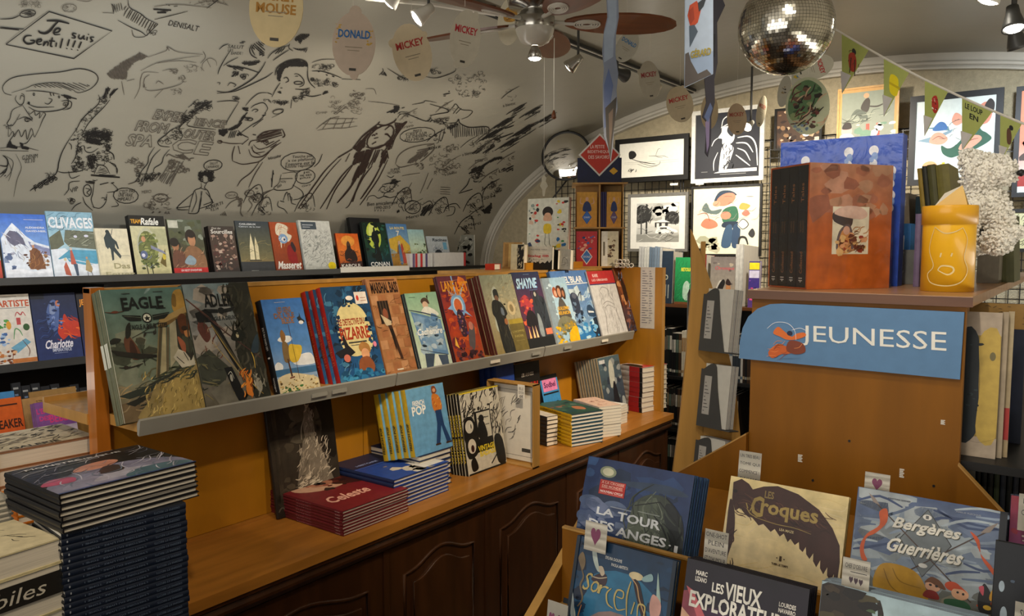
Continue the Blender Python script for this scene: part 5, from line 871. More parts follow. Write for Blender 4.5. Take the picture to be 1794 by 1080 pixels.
# big blue slipcase behind it: small white-capped generic figures
bY = 2.16
xa, xb = P(1367, 300, Y=bY).x, P(1580, 300, Y=bY).x; zt = P(1475, 242, Y=bY).z
bb = empty('tall_slipcase', (xa, bY, T0), 'large bright blue slipcase with small pale figures behind the orange boxed set', 'book box')
mb = MB(); mb.box((0, 0, 0), (xb-xa, .055, zt-T0), '#1c4cb8'); mb.build('case', 'print', bb)
fig = "e e4e6ec %f %f .038 .034; e 7c9cd4 %f %f .026 .03; e dfe2ea %f %f .03 .028; e 7c9cd4 %f %f .018 .018"
sp_ = "g 2050bc 1c48b0;"
for (u, v) in ((.22, .86), (.58, .9), (.78, .9), (.45, .72), (.68, .7), (.92, .76), (.08, .77), (.35, .74), (.92, .6)):
    sp_ += (fig % (u, v, u+.008, v-.04, u, v-.085, u-.016, v-.06))+';'
art(sp_, xb-xa, zt-T0).build('case_picture', 'print', bb)
mb = MB(); mb.box((-.002, -.002, 0), (xb-xa+.002, .058, zt-T0+.002)); mb.build('shrink_film', 'film', bb)
# yellow cylindrical tin with a lid
tY = 2.0; xa, xb = along('Y', tY, 1.7, 1611), along('Y', tY, 1.7, 1718); rr = (xb-xa)/2*.93; tcx = (xa+xb)/2
zt = P(1665, 360, Y=tY-rr*.6).z; th_ = zt-T0
tin = empty('gift_tin', (tcx, tY, T0), 'round yellow cardboard tub with lid and a pale outline on its front', 'tub')
mb = MB(); mb.lathe([(0, 0), (rr*.955, 0), (rr*.955, th_*.8)], 40); mb.build('tub_body', mat('yellow_card', '#f2b820', .35, var=.06, scale=10, coat=.2), tin, True)
mb = MB(); mb.lathe([(rr*.96, th_*.78), (rr, th_*.782), (rr, th_*.99), (rr*.985, th_), (0, th_)], 40); mb.build('tub_lid', mat('yellow_card_lid', '#e0a41e', .35, var=.06, scale=10, coat=.2), tin, True)
ln = MB(); a0_ = math.atan2(-tY, -tcx)
def tubline(pts, wd=.0025):
    pts = smooth_line(pts, 5)
    for qd in ribbon_quads(pts, wd):
        ln.poly([((rr*.955+.0012)*math.cos(a0_+x/rr), (rr*.955+.0012)*math.sin(a0_+x/rr), z) for x, z in qd], '#dcc488')
H = th_
tubline([(-.03, H*.75), (-.042, H*.5), (-.03, H*.3), (-.044, H*.2), (-.034, H*.1), (0, H*.07), (.03, H*.12), (.044, H*.25), (.034, H*.4), (.04, H*.6), (.028, H*.74)])
tubline([(-.03, H*.75), (-.01, H*.68), (.01, H*.69), (.028, H*.74)])
tubline([(-.02, H*.25), (0, H*.2), (.012, H*.24), (.008, H*.29), (-.012, H*.3), (-.02, H*.25)], .004)
tubline([(-.016, H*.4), (-.014, H*.45)], .004); tubline([(.006, H*.41), (.008, H*.45)], .004)
ln.build('pale_outline', 'matte', tin)
# white fluffy toy dog behind the tub
def skin(name, V_, E_, R_, m, sub=2, root=0):
    me = bpy.data.meshes.new(name); me.from_pydata(V_, E_, []); o = bpy.data.objects.new(name, me); COL.objects.link(o)
    sm = o.modifiers.new('s', 'SKIN'); 
    for i, r in enumerate(R_):
        sv = me.skin_vertices[0].data[i]; sv.radius = (r, r) if not isinstance(r, tuple) else r; sv.use_root = (i == root)
    sb = o.modifiers.new('u', 'SUBSURF'); sb.levels = sub; sb.render_levels = sub
    dg = bpy.context.evaluated_depsgraph_get(); dg.update(); me2 = bpy.data.meshes.new_from_object(o.evaluated_get(dg)); bpy.data.objects.remove(o)
    me2.name = name; me2.materials.clear(); me2.materials.append(M[m]); me2.shade_smooth(); return me2
dY = 2.22
def dp(x, y, dd=0): return P(x, y, Y=dY+dd)
o0 = Vector((dp(1720, 478).x, dY, T0))
pts = [(1735, 440, 0), (1738, 395, 0), (1726, 348, 0), (1714, 304, 0), (1745, 302, -.02), (1777, 305, -.03), (1740, 420, -.03), (1748, 425, -.07), (1764, 426, -.09), (1700, 425, -.03), (1675, 440, -.07), (1655, 452, -.08), (1700, 370, -.03), (1670, 368, -.05), (1645, 366, -.05), (1700, 280, .01), (1690, 268, .02), (1745, 385, -.03), (1764, 410, -.06), (1770, 422, -.06)]
VV = [tuple(dp(x, y, d)-o0) for x, y, d in pts]
EE = [(0, 1), (1, 2), (2, 3), (3, 4), (4, 5), (0, 6), (6, 7), (7, 8), (0, 9), (9, 10), (10, 11), (2, 12), (12, 13), (13, 14), (3, 15), (15, 16), (2, 17), (17, 18), (18, 19)]
RR = [.038, .042, .034, .042, .038, .032, .028, .024, .022, .028, .024, .022, .026, .022, .020, .018, .012, .026, .026, .028]
toy = empty('plush_dog', tuple(o0), 'white fluffy toy dog sitting behind the yellow tub', 'soft toy')
body_me = skin('body', VV, EE, RR, 'fluff'); body = link('body', body_me, toy)
R = random.Random(3); fl = MB()
vs = [(v.co.copy(), v.normal.copy()) for v in body_me.vertices]
ico = [(0, 0, 1), (.894, 0, .447), (.276, .851, .447), (-.724, .526, .447), (-.724, -.526, .447), (.276, -.851, .447), (.724, .526, -.447), (-.276, .851, -.447), (-.894, 0, -.447), (-.276, -.851, -.447), (.724, -.526, -.447), (0, 0, -1)]
icf = [(0, 1, 2), (0, 2, 3), (0, 3, 4), (0, 4, 5), (0, 5, 1), (1, 6, 2), (2, 7, 3), (3, 8, 4), (4, 9, 5), (5, 10, 1), (2, 6, 7), (3, 7, 8), (4, 8, 9), (5, 9, 10), (1, 10, 6), (6, 11, 7), (7, 11, 8), (8, 11, 9), (9, 11, 10), (10, 11, 6)]
for k in range(4200):      # woolly curls: little flattened balls all over the body
    c0, n0 = R.choice(vs); c0 = c0+n0*.001+Vector((R.uniform(-1, 1), R.uniform(-1, 1), R.uniform(-1, 1)))*.007
    r_ = R.uniform(.0022, .0048); rx = Euler((R.random()*6, R.random()*6, 0)).to_matrix(); n = len(fl.v)
    fl.v += [tuple(c0+rx @ Vector((a_*r_*1.5, b_*r_, c_*r_*.8))) for a_, b_, c_ in ico]
    for f in icf: fl.f.append(tuple(n+i for i in f)); fl.c.append([(1, 1, 1, 1)]*3)
tag(fl.build('fur', 'fluff', toy, True), kind='stuff')
mb = MB(); q = dp(1789, 303, -.03)-o0; mb.lathe([(0, -.009), (.008, -.005), (.010, 0), (.008, .005), (0, .009)], 10, o=tuple(q)); mb.build('nose', 'black', toy, True)
for xe in (1752, 1758):
    mb = MB(); q = dp(xe, 286, -.035 if xe == 1752 else .0)-o0; mb.lathe([(0, -.004), (.004, 0), (0, .004)], 8, o=tuple(q)); mb.build('eye', 'black', toy, True)
# folded cream card poking out of the tub
mb = MB(); c_ = Vector((tcx, tY+rr*.1, zt)); a_ = P(1672, 362, Y=tY); mb.poly([(-.035, 0, 0), (.03, 0, 0), (.018, .004, .045)], '#d8b468'); mb.poly([(-.035, 0, 0), (.018, .004, .045), (-.02, .03, .03)], '#e8e0cc'); mb.poly([(.03, 0, 0), (.018, .004, .045), (.03, .03, .0)], '#d0a850')
o = mb.build('gift_card', 'matte'); o.location = (tcx+.005, tY-.01, zt+.0005); tag(o, 'folded cream and yellow card sticking up from the yellow tub lid', 'card')
# books and boxes farther back on the unit top
def bx(label, x0, x1, ytop, Yp, dep, col, nm='hardback', rot=0, spec=None, cat='book', z=None, m='print', pages=True, grp=None):
    z = T0 if z is None else z
    xa, xb = along('Y', Yp, z+.1, x0), along('Y', Yp, z+.1, x1); h_ = P((x0+x1)/2, ytop, Y=Yp).z-z
    o = make_book(nm, dep, h_, xb-xa, None, col, label=label, cat=cat, group=grp) if pages else None
    if o is None:
        mb = MB(); mb.box((0, 0, 0), (dep, xb-xa, h_), col); o = mb.build(nm, m); tag(o, label, cat, grp)
    if spec:
        a = art(spec, xb-xa, h_, off=.0); a.v = [(y-.0034, (xb-xa)-x, z_) for x, y, z_ in a.v]; a.build('spine_print', 'matte', o)
    # spine (local -x) looks towards -Y : local x -> +Y, local y -> -X
    o.matrix_world = Matrix.Translation((xb, Yp, z)) @ Matrix.Rotation(PI/2, 4, 'Z') @ Matrix.Rotation(math.radians(rot), 4, 'X'); return o
for i, (x0, x1, y, c_, r_, lb) in enumerate([(1632, 1640, 292, '#8c7428', -7, 'thin ochre book, first of the leaning row behind the tub'), (1641, 1649, 288, '#2c2c22', -7, 'thin black-green book in the leaning row behind the tub'), (1650, 1664, 285, '#4c4a24', -7, 'olive book in the middle of the leaning row behind the tub'), (1665, 1688, 284, '#6c6428', -7, 'thick olive-gold book, last of the leaning row behind the tub')]):
    bx(lb, x0-4, x1-4, y, 2.52, .2, c_, rot=r_, grp='leaning row behind the tub')
bx('brown and grey paper wallet standing behind the blue slipcase', 1576, 1600, 338, 2.62, .2, '#6c604c', rot=-4)
bx('dark teal binder behind the blue slipcase', 1601, 1622, 345, 2.66, .2, '#1c3440')
bx('small bright blue box file beside the blue slipcase', 1573, 1595, 392, 2.4, .12, '#2c6ca8', spec="r e4e4dc .1 .5 .5 .8; T 1c2c4c .3 .65 .3 .2 N")
bx('clear plastic block at the foot of the blue slipcase', 1573, 1606, 438, 2.3, .1, '#6c6c64', nm='acrylic_block', cat='box', pages=False)
bx('thin mauve book just left of the yellow tub', 1602, 1612, 375, 2.16, .15, '#6c5c78')
bx('beige-grey hardback standing to the right of the yellow tub', 1713, 1752, 382, 2.5, .22, '#6c6454')
bx('tall olive book at the right end of the unit top', 1753, 1780, 376, 2.6, .22, '#50502c', rot=-3)

# acetate-wrapped comics on the side of the unit, and dark spines below
for i, (x0, x1, y, Yp, sp1, lb, cv) in enumerate([
    (1691, 1757, 546, 1.87, "g b8a890 b4a488; r 8c7434 .0 .0 1 1; r a89884 0 .0 1 .14; r a89884 0 .84 1 1; c 1c2428 0 .14 .0 .84 .4 .83 .46 .5 .5 .3 .4 .14; c b89c48 .46 .15 .5 .5 .44 .83 .98 .84 .98 .15; b 4 10 .1 .3 .5 .8 .1 2c383c,141a1c; e 6c6440 .8 .7 .08 .03; k 3c3830 .006 .02 .13 .5 .1 .98 .14", 'cream and yellow comic in clear film, foremost on the side of the unit', '#a89c88'),
    (1757, 1768, 547, 1.885, None, 'cream comic in clear film, second on the side of the unit', '#a09078'), (1768, 1778, 546, 1.90, "g a89878 a08c68; r a02c28 0 .12 1 .34", 'cream comic with a red patch, third on the side of the unit', '#988868')]):
    stand(lb, x0, x1, y, '-Y', Yp, 1.2085, 2, sp1, t=.006, cover=cv, hard=False, name='comic_in_film', group='filmed comics on the unit side')
stand('dark navy album with a tan heading behind the filmed comics', 1700, 1800, 530, '-Y', 2.05, 1.2085, 1, "g 8c6c34 8c6830; r 141c30 0 0 1 .82; c 0f1420 .0 .6 .4 .82 .0 .82; e 5c5030 .55 .5 .14 .12; e 141c30 .55 .5 .12 .1; s 3 14 .2 .84 .98 .98 .1 .01 10 2c2010", t=.02, cover='#14182a')
for i in range(9):
    R = random.Random(i+4)
    x0 = 1700+i*11
    bx(nth(i+1)+' dark-spined comic from the left on the low side shelf of the unit', x0, x0+9, R.uniform(805, 835), 1.87, .14, R.choice(['#14140f', '#2c3420', '#0f1210', '#20242c', '#2a1c14']), z=.8385, grp='dark-spined comics on the low side shelf')

# ================================================================ tall pine spire with magazine pockets
spr = empty('magazine_spire', (-1.03, 2.42, 0), 'tall tapering plywood magazine stand with dark metal pockets', 'magazine stand', rot=(0, 0, YA))
def sl(x, y):   # to local plane of the spire (facing the shop front)
    d = ray(x, y); o_ = Vector((-1.03, 2.42, 0)); nrm = Vector((-sy, cy, 0)); s_ = o_.dot(nrm)/d.dot(nrm); p_ = Vector((0, 0, EYE))+d*s_-o_
    return (p_.x*cy+p_.y*sy, p_.z)
zb = -.0
ol = [(1210, 402), (1222, 432), (1236, 470), (1247, 503), (1262, 560), (1280, 640), (1290, 700), (1302, 830)]
lf = [(1210, 402), (1211, 500), (1206, 560), (1202, 620), (1190, 740), (1178, 830)]
poly = [sl(*p_) for p_ in ol]+[(sl(1302, 830)[0]+.05, .02), (sl(1178, 830)[0]-.05, .02)]+[sl(*p_) for p_ in reversed(lf[1:])]
mb = MB(); mb.prism(poly, -.008, .008); mb.build('side_plank', 'plywood', spr)
cx_ = sl(1228, 640)[0]
rgt = [(-.02, .02), (.30, .02), (.26, .5), (.14, 1.0), (.05, 1.35), (0, sl(1210, 402)[1]-.04), (-.008, 1.3)]
mb = MB(); mb.prism([(a_, b_) for a_, b_ in rgt], cx_-.008, cx_+.008, axis='x'); mb.build('cross_plank', 'plywood', spr)
mb = MB(); mb.box((cx_-.2, -.12, 0), (cx_+.2, .3, .02)); mb.build('foot_board', 'plywood', spr)
def pocket(x0, y0, x1, y1, mags, lab):
    a_ = sl(x0, y0); b_ = sl(x1, y1); w_ = .15; h_ = a_[1]-b_[1]
    pk = MB(); ps = [(-.01, 0)]+[(-.01, h_*.9)]+[(.0+.05*math.sin(k/6*PI/2), h_*(.9+.1*math.sin(k/6*PI))) for k in range(7)]+[(.06, h_*.6), (.09, 0)]
    m_ = Matrix.Translation((a_[0]+.0, -.035, b_[1])) @ Matrix.Rotation(math.radians(-52), 4, 'Z') @ Matrix.Rotation(math.radians(-7), 4, 'X')
    pk.prism(ps, -.002, .002); pk.box((-.01, .0, 0), (.12, .05, .003)); o = pk.build('metal_pocket', 'darkgrey', spr); o.matrix_local = m_
    l_ = MB(); l_.box((.008, -.0035, h_*.2), (.036, -.002, h_*.8), '#a8a49c')
    for k in range(9): l_.box((.012, -.0042, h_*(.25+k*.055)), (.012+.018*((k*7) % 4+1)/4, -.0035, h_*(.26+k*.055)), '#3c3c40')
    l_.build('pocket_label', 'matte', o)
    for k in range(mags):
        w2 = .098; h2 = h_*.97
        mg = MB(); mg.box((0, 0, 0), (w2, .0035, h2), ['#c8c4b8', '#b8b8b8', '#d0ccc0', '#a8acb0', '#2c3448'][k % 5]); mg.box((w2, .0002, .001), (w2+.0005, .0033, h2-.001), '#d8d4c8')
        ob = mg.build('magazine', 'matte'); ob.matrix_world = Matrix.Translation((-1.03, 2.42, 0)) @ Matrix.Rotation(YA, 4, 'Z') @ m_ @ Matrix.Translation((.004, .004+k*.0060, .0045))
        tag(ob, nth(k+1)+' '+lab, 'magazine', 'magazines in the spire, '+lab.split(' in the ')[1].split()[0]+' pocket')
pocket(1226, 503, 1265, 612, 9, 'pale magazine held in the topmost dark pocket of the pine spire')
pocket(1222, 633, 1258, 742, 7, 'grey magazine held in the middle dark pocket of the pine spire')
pocket(1214, 760, 1250, 838, 7, 'pale magazine held in the lowest dark pocket of the pine spire')
for (x, y) in ((1199, 500),):
    a_ = sl(x, y); mb = MB(); mb.prism([(0, 0), (0, .17), (.02, .185), (.035, .16), (.035, 0)], -.003, .0); o = mb.build('metal_pocket', 'darkgrey', spr); o.matrix_local = Matrix.Translation((a_[0]+.015, .02, a_[1]-.2)) @ Matrix.Rotation(math.radians(60), 4, 'Z')
# ================================================================ end wall: wire grid, framed prints
GYW = 5.16
def zarch(x): return SZ+(RB-.16)*math.sqrt(max(0, 1-((x-AX)/(RA-.16))**2))
for gi, (xa, xb, lb) in enumerate([(-3.45, -2.38, 'black wire grid panel behind the seascape and palm prints'), (-2.36, -1.52, 'black wire grid panel behind the two tall prints'), (-1.50, -.62, 'black wire grid panel behind the grey-green print'), (-.60, .40, 'black wire grid panel behind the large white print')]):
    g = empty('wire_grid_panel', ((xa+xb)/2, GYW, 1.32), lb, 'wire grid', 'wire grid panels on the end wall')
    ox = (xa+xb)/2; wb = MB(); fb = MB(); n = int((xb-xa)/.055)
    ztop = lambda x: min(2.36, zarch(x)-.03)
    for i in range(n+1):
        x = xa+(xb-xa)*i/n; zt = ztop(x); r_ = .0022
        if i in (0, n): fb.tube([(x-ox, 0, 0), (x-ox, 0, zt-1.32)], .005, 6)
        else: wb.box((x-ox-r_, -r_, 0), (x-ox+r_, r_, zt-1.32))
    z = 1.36
    while z < 2.36:
        xs = [x_ for x_ in [xa+(xb-xa)*k/40 for k in range(41)] if ztop(x_) >= z]
        if len(xs) > 1: wb.box((xs[0]-ox, -.0065, z-1.32-.0022), (xs[-1]-ox, -.0022, z-1.32+.0022))
        z += .055
    tp_ = [(xa+(xb-xa)*k/20-ox, 0, ztop(xa+(xb-xa)*k/20)-1.32) for k in range(21)]
    fb.tube(tp_, .005, 6); fb.build('frame', 'wire', g); tag(wb.build('wire', 'wire', g), kind='stuff')
FY = 5.12
def frame(label, x0, y0, x1, y1, spec, fcol='#12110f', fw=.02, matw=.0, matc='#d8d6cc', yy=FY, name='framed_print', m='matte', d=.018):
    a_ = P(x0, y1, Y=yy); b_ = P(x1, y1, Y=yy); c_ = P(x0, y0, Y=yy); d_ = P(x1, y0, Y=yy)
    z0 = (a_.z+b_.z)/2; h_ = (c_.z+d_.z)/2-z0; w_ = b_.x-a_.x
    f = empty(name, (a_.x, yy, z0), label, 'picture', None)
    if fw:
        mb = MB(); mb.box((0, -d, 0), (fw, 0, h_), fcol); mb.box((w_-fw, -d, 0), (w_, 0, h_), fcol); mb.box((fw, -d, 0), (w_-fw, 0, fw), fcol); mb.box((fw, -d, h_-fw), (w_-fw, 0, h_), fcol); mb.build('frame', 'print', f)
    mb = MB(); mb.box((fw*.9, -d*.5, fw*.9), (w_-fw*.9, -.001, h_-fw*.9), matc); mb.build('mount', 'matte', f)
    if spec:
        q_ = fw+matw; a = art(spec, w_-2*q_, h_-2*q_, off=.0006); o = a.build('picture_sheet', m, f); o.location = (q_, -d*.5, q_)
    return f
frame('black-framed seascape drawing with a reclining figure and gull', 1079, 240, 1207, 318, "g e6e4d8 e2e0d2; k 8c8a80 .004 .02 .42 .4 .4 .98 .42; k 9c9a90 .004 .02 .36 .5 .33 .98 .35; c 1a1816 .1 .76 .13 .86 .2 .84 .24 .7 .2 .58 .12 .56; k 1a1816 .012 .12 .6 .26 .46 .44 .36 .58 .3; k 2c2a26 .008 .3 .4 .5 .24 .64 .28 .66 .4; k 2c2a26 .006 .26 .34 .44 .2 .62 .22; k 3c3a34 .008 .46 .62 .58 .6 .62 .56 .7 .52; k 3c3a34 .006 .58 .6 .62 .84 .66 .86; k 3c3a34 .006 .6 .6 .72 .58 .8 .5; s 3 12 .1 .06 .24 .14 .06 .01 50 3c3a34", fw=.035, matw=.03, matc='#e4e2d6')
frame('black poster in a white border with a white-line seated smoker in profile', 1212, 190, 1338, 319, "g 22242c 1c1e26; c f0f0ec .43 .78 .41 .7 .36 .62 .42 .6 .43 .52 .52 .5 .6 .56 .62 .68 .6 .78; c 22242c .5 .7 .52 .78 .6 .74 .58 .62; k f0f0ec .02 .41 .77 .44 .9 .56 .95 .68 .9 .72 .78 .7 .66; k f0f0ec .016 .4 .77 .52 .82 .62 .8; k f0f0ec .014 .36 .62 .3 .58 .26 .5; c f0f0ec .42 .46 .5 .52 .6 .46 .58 .34 .5 .14 .42 .1 .38 .12; s 4 20 .4 .14 .6 .5 .1 .014 70 22242c; k f0f0ec .022 .66 .6 .84 .6 .94 .46 .97 .16; k f0f0ec .02 .64 .52 .8 .5 .9 .36; k f0f0ec .018 .66 .44 .78 .38 .86 .24; k f0f0ec .018 .64 .34 .74 .26 .86 .16; k f0f0ec .014 .36 .4 .3 .26 .3 .12; p f0f0ec .3 .08 .5 .13 .96 .13 .96 .08; r 888 .4 .05 .8 .06; r 777 .1 .1 .2 .11", fcol='#dedcd2', fw=.028, matc='#dedcd2')
frame('grey-framed black and white drawing of a car, palms and a house', 1101, 339, 1206, 441, "g3 b8b8b2 d8d8d0 8c8c86; b 3 16 .3 .6 .98 .98 .16 e0e0d8,c4c4bc,a4a49c; c 2c2c2a .0 .5 .02 .9 .16 .96 .3 .86 .36 .7 .3 .56 .2 .5; s 4 40 .02 .5 .36 .94 .1 .02 40 1a1a18,6c6c68,3c3c3a; c 2c2c2a .7 .5 .7 .7 .84 .78 .98 .7 .98 .46; s 5 26 .7 .46 .98 .76 .1 .02 40 1a1a18,5c5c58; r 2c2c2a .22 .2 .26 .98; r 3c3c3a .1 .2 .13 .9; p e8e8e0 .4 .52 .62 .58 .8 .5; r 2c2c2a .44 .36 .74 .5; r e0e0d8 .48 .36 .54 .48; r d0d0c8 .6 .36 .68 .48; c e8e8e0 .46 .28 .56 .4 .74 .4 .84 .34 .94 .3 .94 .24 .5 .22; r 2c2c2a .56 .33 .72 .37; e 2c2c2a .56 .23 .035 .03; e 2c2c2a .84 .23 .035 .03; r 8c8c84 0 0 1 .2; s 6 20 .02 .02 .98 .3 .3 .01 4 5c5c56,c8c8c0", fcol='#6c6a64', fw=.02, matw=.05, matc='#deddd4')
frame('cream poster with a green, pink and black splash of shapes', 1211, 325, 1334, 449, "g e8e2c4 e6dfc0; k 9c9c8c .006 .3 .9 .5 .99 .7 .9; c 24384c .32 .8 .4 .94 .56 .95 .66 .88 .5 .86 .4 .78; e d88468 .5 .82 .15 .09 20; e e09878 .36 .76 .06 .045; c 2c6448 .48 .46 .44 .62 .52 .7 .66 .7 .68 .5; e d88468 .5 .58 .08 .06; c 1c2c40 .46 .4 .48 .48 .7 .48 .72 .4; c 34506c .44 .12 .5 .4 .6 .42 .58 .12; c 2c4460 .6 .12 .62 .42 .72 .42 .7 .12; c d0785c .12 .44 .2 .54 .34 .5 .38 .42 .24 .38; c 5c6c68 .14 .66 .2 .78 .28 .66 .44 .68 .36 .6; k 8c3c2c .012 .06 .6 .2 .62 .26 .5; c d89c48 .7 .68 .74 .76 .86 .72 .8 .66; c c8705c .74 .6 .8 .66 .86 .6 .8 .56; e e8e4d4 .76 .44 .08 .07; k 3c3c38 .014 .68 .44 .76 .52 .84 .44 .76 .37 .68 .44; c 2c2c2c .84 .3 .9 .38 .94 .3 .9 .24; k 242420 .035 .7 .12 .72 .24 .8 .24 .84 .14; b 9 12 .1 .05 .38 .26 .1 a4a488,b8b498; s 9 20 .1 .5 .95 .9 .14 .006 20 8c8c7c,5c5c50", fcol='#14120f', fw=.015, matc='#e6dfc4')
frame('brown speckled photograph behind the dangling card medallions', 1357, 188, 1440, 262, "g 4c3424 3c2c20; b 4 60 .02 .02 .98 .98 .09 8c6c4c,c8a888,5c3c28,e0d0b8,2c1c14", fcol='#14120f', fw=.015)
frame('grey-green print with an orange border and a scooter-like sketch', 1466, 152, 1573, 262, "g 8c9484 8c9080; r c89c5c 0 0 .04 1; r c89c5c .96 0 1 1; r c89c5c 0 .95 1 1; c 3c342c .38 .66 .42 .78 .5 .84 .54 .76 .5 .6; e c8a078 .47 .88 .05 .045; k 3c342c .03 .5 .7 .66 .68 .78 .72; c 5c6458 .2 .52 .3 .66 .46 .6 .5 .46 .3 .44; e 8c9484 .28 .5 .08 .07; s 4 24 .14 .44 .84 .6 .2 .012 10 5c6458,4c5044,a8ac98; r c85040 .48 .06 .54 .4; r c85040 .66 .06 .72 .4; e d8a8a0 .14 .3 .1 .1; c 2c2420 .06 .34 .1 .44 .2 .44 .22 .34; c d8c8c0 .0 .06 .04 .24 .24 .24 .3 .06; b 5 14 .3 .1 .98 .4 .1 c8ccc0,6c8c74,e0d8cc", fcol='#c89c5c', fw=.012, matc='#c89c5c')
frame('large pale print with green and salmon shapes in a black frame', 1590, 163, 1752, 323, "g dfe9e4 d8e4e0; p 7c98a8 .02 .5 .3 .56 .48 .62 .46 .58 .2 .46; p 5c8494 .1 .66 .44 .6 .42 .66; c 3c6ca8 .22 .62 .3 .72 .38 .7 .4 .62; c e0a088 .18 .48 .24 .58 .34 .58 .42 .5 .36 .44 .26 .44; k 8c5040 .01 .22 .5 .3 .54 .38 .5; c 2c5c48 .34 .42 .42 .38 .5 .4 .6 .5 .66 .7 .62 .8 .74 .82 .82 .6 .9 .54 .96 .46 .8 .36 .56 .28 .46 .26 .36 .32; c e0a088 .46 .72 .5 .82 .58 .78 .6 .7 .52 .66; c d88c74 .74 .68 .8 .88 .9 .92 .96 .8 .9 .66; c 2c2420 .86 .86 .92 .96 .98 .9 .96 .78; c e0a088 .56 .36 .66 .5 .8 .52 .84 .46 .7 .36; k 8c5040 .01 .6 .38 .7 .46 .8 .48; e d8a070 .2 .16 .1 .07; e e0b098 .2 .12 .06 .04; c 5c7ca0 .16 .02 .18 .1 .26 .1 .26 .02; r 3c3c3a .06 .03 .32 .05; b 9 6 .3 .12 .4 .22 .03 d8c030,e0c840; s 5 14 .3 .3 .9 .8 .1 .006 20 3c4c44", fcol='#121417', fw=.035, matw=.0, matc='#d8e2de')
frame('salmon and red poster cut by the right edge of the picture', 1772, 150, 1850, 345, "g3 d88c6c d8886c d8e0dc; r a02c24 0 .06 1 .2; b 3 9 .1 .3 .6 .6 .2 e0a084,d0785c,4c3c34", fcol='#121417', fw=.025)
frame('small cream ink drawing below the salmon poster', 1762, 366, 1850, 442, "g d0cca0 ccc898; s 4 40 .05 .05 .95 .95 .2 .02 40 3c3c30,5c5c48", fcol='#14120f', fw=.02)
for i, (x, y) in enumerate(((1181, 323), (1226, 322), (1156, 452))):
    q_ = P(x, y, Y=FY-.02); mb = MB(); mb.box((-.03, -.001, -.008), (.03, 0, .008), '#dcd8cc'); o = mb.build('print_label', 'matte'); o.location = (q_.x, FY-.022, q_.z); tag(o, ['small white title label under the seascape print', 'small white title label under the black poster', 'small white title label under the palm drawing'][i], 'label')
# bookcase on the end wall
CX0, CX1, CY0 = -2.72, -1.05, 4.78
bc = empty('end_bookcase', ((CX0+CX1)/2, 4.95, 0), 'black bookcase against the end wall with a light top shelf', 'bookcase')
def bp_(nm, a, b, m): mb = MB(); o = bc.location; mb.box(tuple(a[i]-o[i] for i in range(3)), tuple(b[i]-o[i] for i in range(3))); mb.build(nm, m, bc)
SH = [.06, .42, .78, 1.27]
bp_('back_panel', (CX0, 5.08, 0), (CX1, 5.10, 1.27), 'black')
for z in SH: bp_('shelf', (CX0, CY0, z-.02), (CX1, 5.08, z), 'topedge' if z > 1 else 'black')
for x in (CX0, -1.9, CX1-.02): bp_('upright', (x, CY0, 0), (x+.02, 5.08, 1.25), 'black')
R = random.Random(12); protos = {}
def spine_book(x, y0, z, t, h, dep, cols, nm='book'):
    k = (round(t, 3), round(h, 3), cols)
    if k not in protos:
        mb = MB(); mb.box((0, 0, 0), (t, dep, h), cols[0]); mb.box((.0008, -.0006, h*.55), (t-.0008, 0, h*.85), cols[1]); mb.box((.0008, -.0006, h*.08), (t-.0008, 0, h*.14), cols[1]); mb.box((.001, .002, h), (t-.001, dep-.002, h+.0004), '#c8c0b0')
        protos[k] = mb.mesh(nm, 'print')
    o = link(nm, protos[k]); o.location = (x, y0, z); return o
rows = [(3-1, .82, 'upper'), (1, .46, 'middle'), (0, .1, 'bottom')]
pal = [('#141414', '#8c8c84'), ('#1c1c1a', '#6c6458'), ('#2c2018', '#a89878'), ('#0f1114', '#b8b4a8'), ('#3c2a1c', '#8c7c60'), ('#141c18', '#5c6c60')]
for si, nmr in ((2, 'upper'), (1, 'middle'), (0, 'bottom')):
    x = -2.42; k = 0
    while x < (-1.72 if si == 2 else -1.80):
        if abs(x+1.9) < .03: x = -1.875
        t = R.choice([.012, .014, .016, .02]); h = R.choice([.29, .31, .32]) if si == 2 else R.choice([.27, .28])
        px0 = px((x, CY0+.03, SH[si]+.1))[0]
        c_ = R.choice(pal)
        if si == 2 and 1193 < px0 < 1226: c_ = ('#c8c0ac', '#9c7c54'); h = .31; t = .014
        if si == 2 and 1270 < px0 < 1300: c_ = R.choice([('#b8b4ac', '#5c6c7c'), ('#2c343c', '#a8a8a0')])
        k += 1
        o = spine_book(x, CY0+.03, SH[si]+.0005, t, h, .2, c_)
        tag(o, '%s %s book from the left on the %s shelf of the black bookcase' % (nth(k), 'cream-spined' if c_[0] == '#c8c0ac' else 'dark-spined', nmr), 'book', 'spine-out books on the %s shelf of the end bookcase' % nmr)
        x += t+.0012
    
def shelf_item(label, x0, x1, ytop, spec, t, cv, Yp=None, n=1, tilt=3, nm='book', z=None, **k):
    return stand(label, x0, x1, ytop, '-Y', Yp or CY0+.03, (z or SH[3])+.0005, tilt, spec, t=t, cover=cv, n=n, name=nm, **k)
shelf_item('thick dark navy volume with a round emblem on the bookcase top', 1161, 1180, 440, "g 1c2c3c 182838; e a8a890 .4 .5 .2 .05; e 1c2c3c .4 .5 .12 .03; r 8c9088 .6 .1 .7 .36; r 8c9088 .4 .14 .46 .36", .16, '#1c2a38')
shelf_item('bright green album with yellow lettering on the bookcase top', 1184, 1214, 451, "g3 1c8c4c 188044 147040; s 4 30 .02 .05 .98 .95 .3 .02 60 28a05c,146038; T e8dc30 .66 .74 .6 .08 RETOUR; c a8c8b0 .5 .14 .5 .4 .7 .5 .86 .4 .8 .1; s 5 10 .5 .1 .86 .46 .2 .016 75 e0e8e0,3c5c48; r 6c4020 0 0 1 .05", .03, '#145c34')
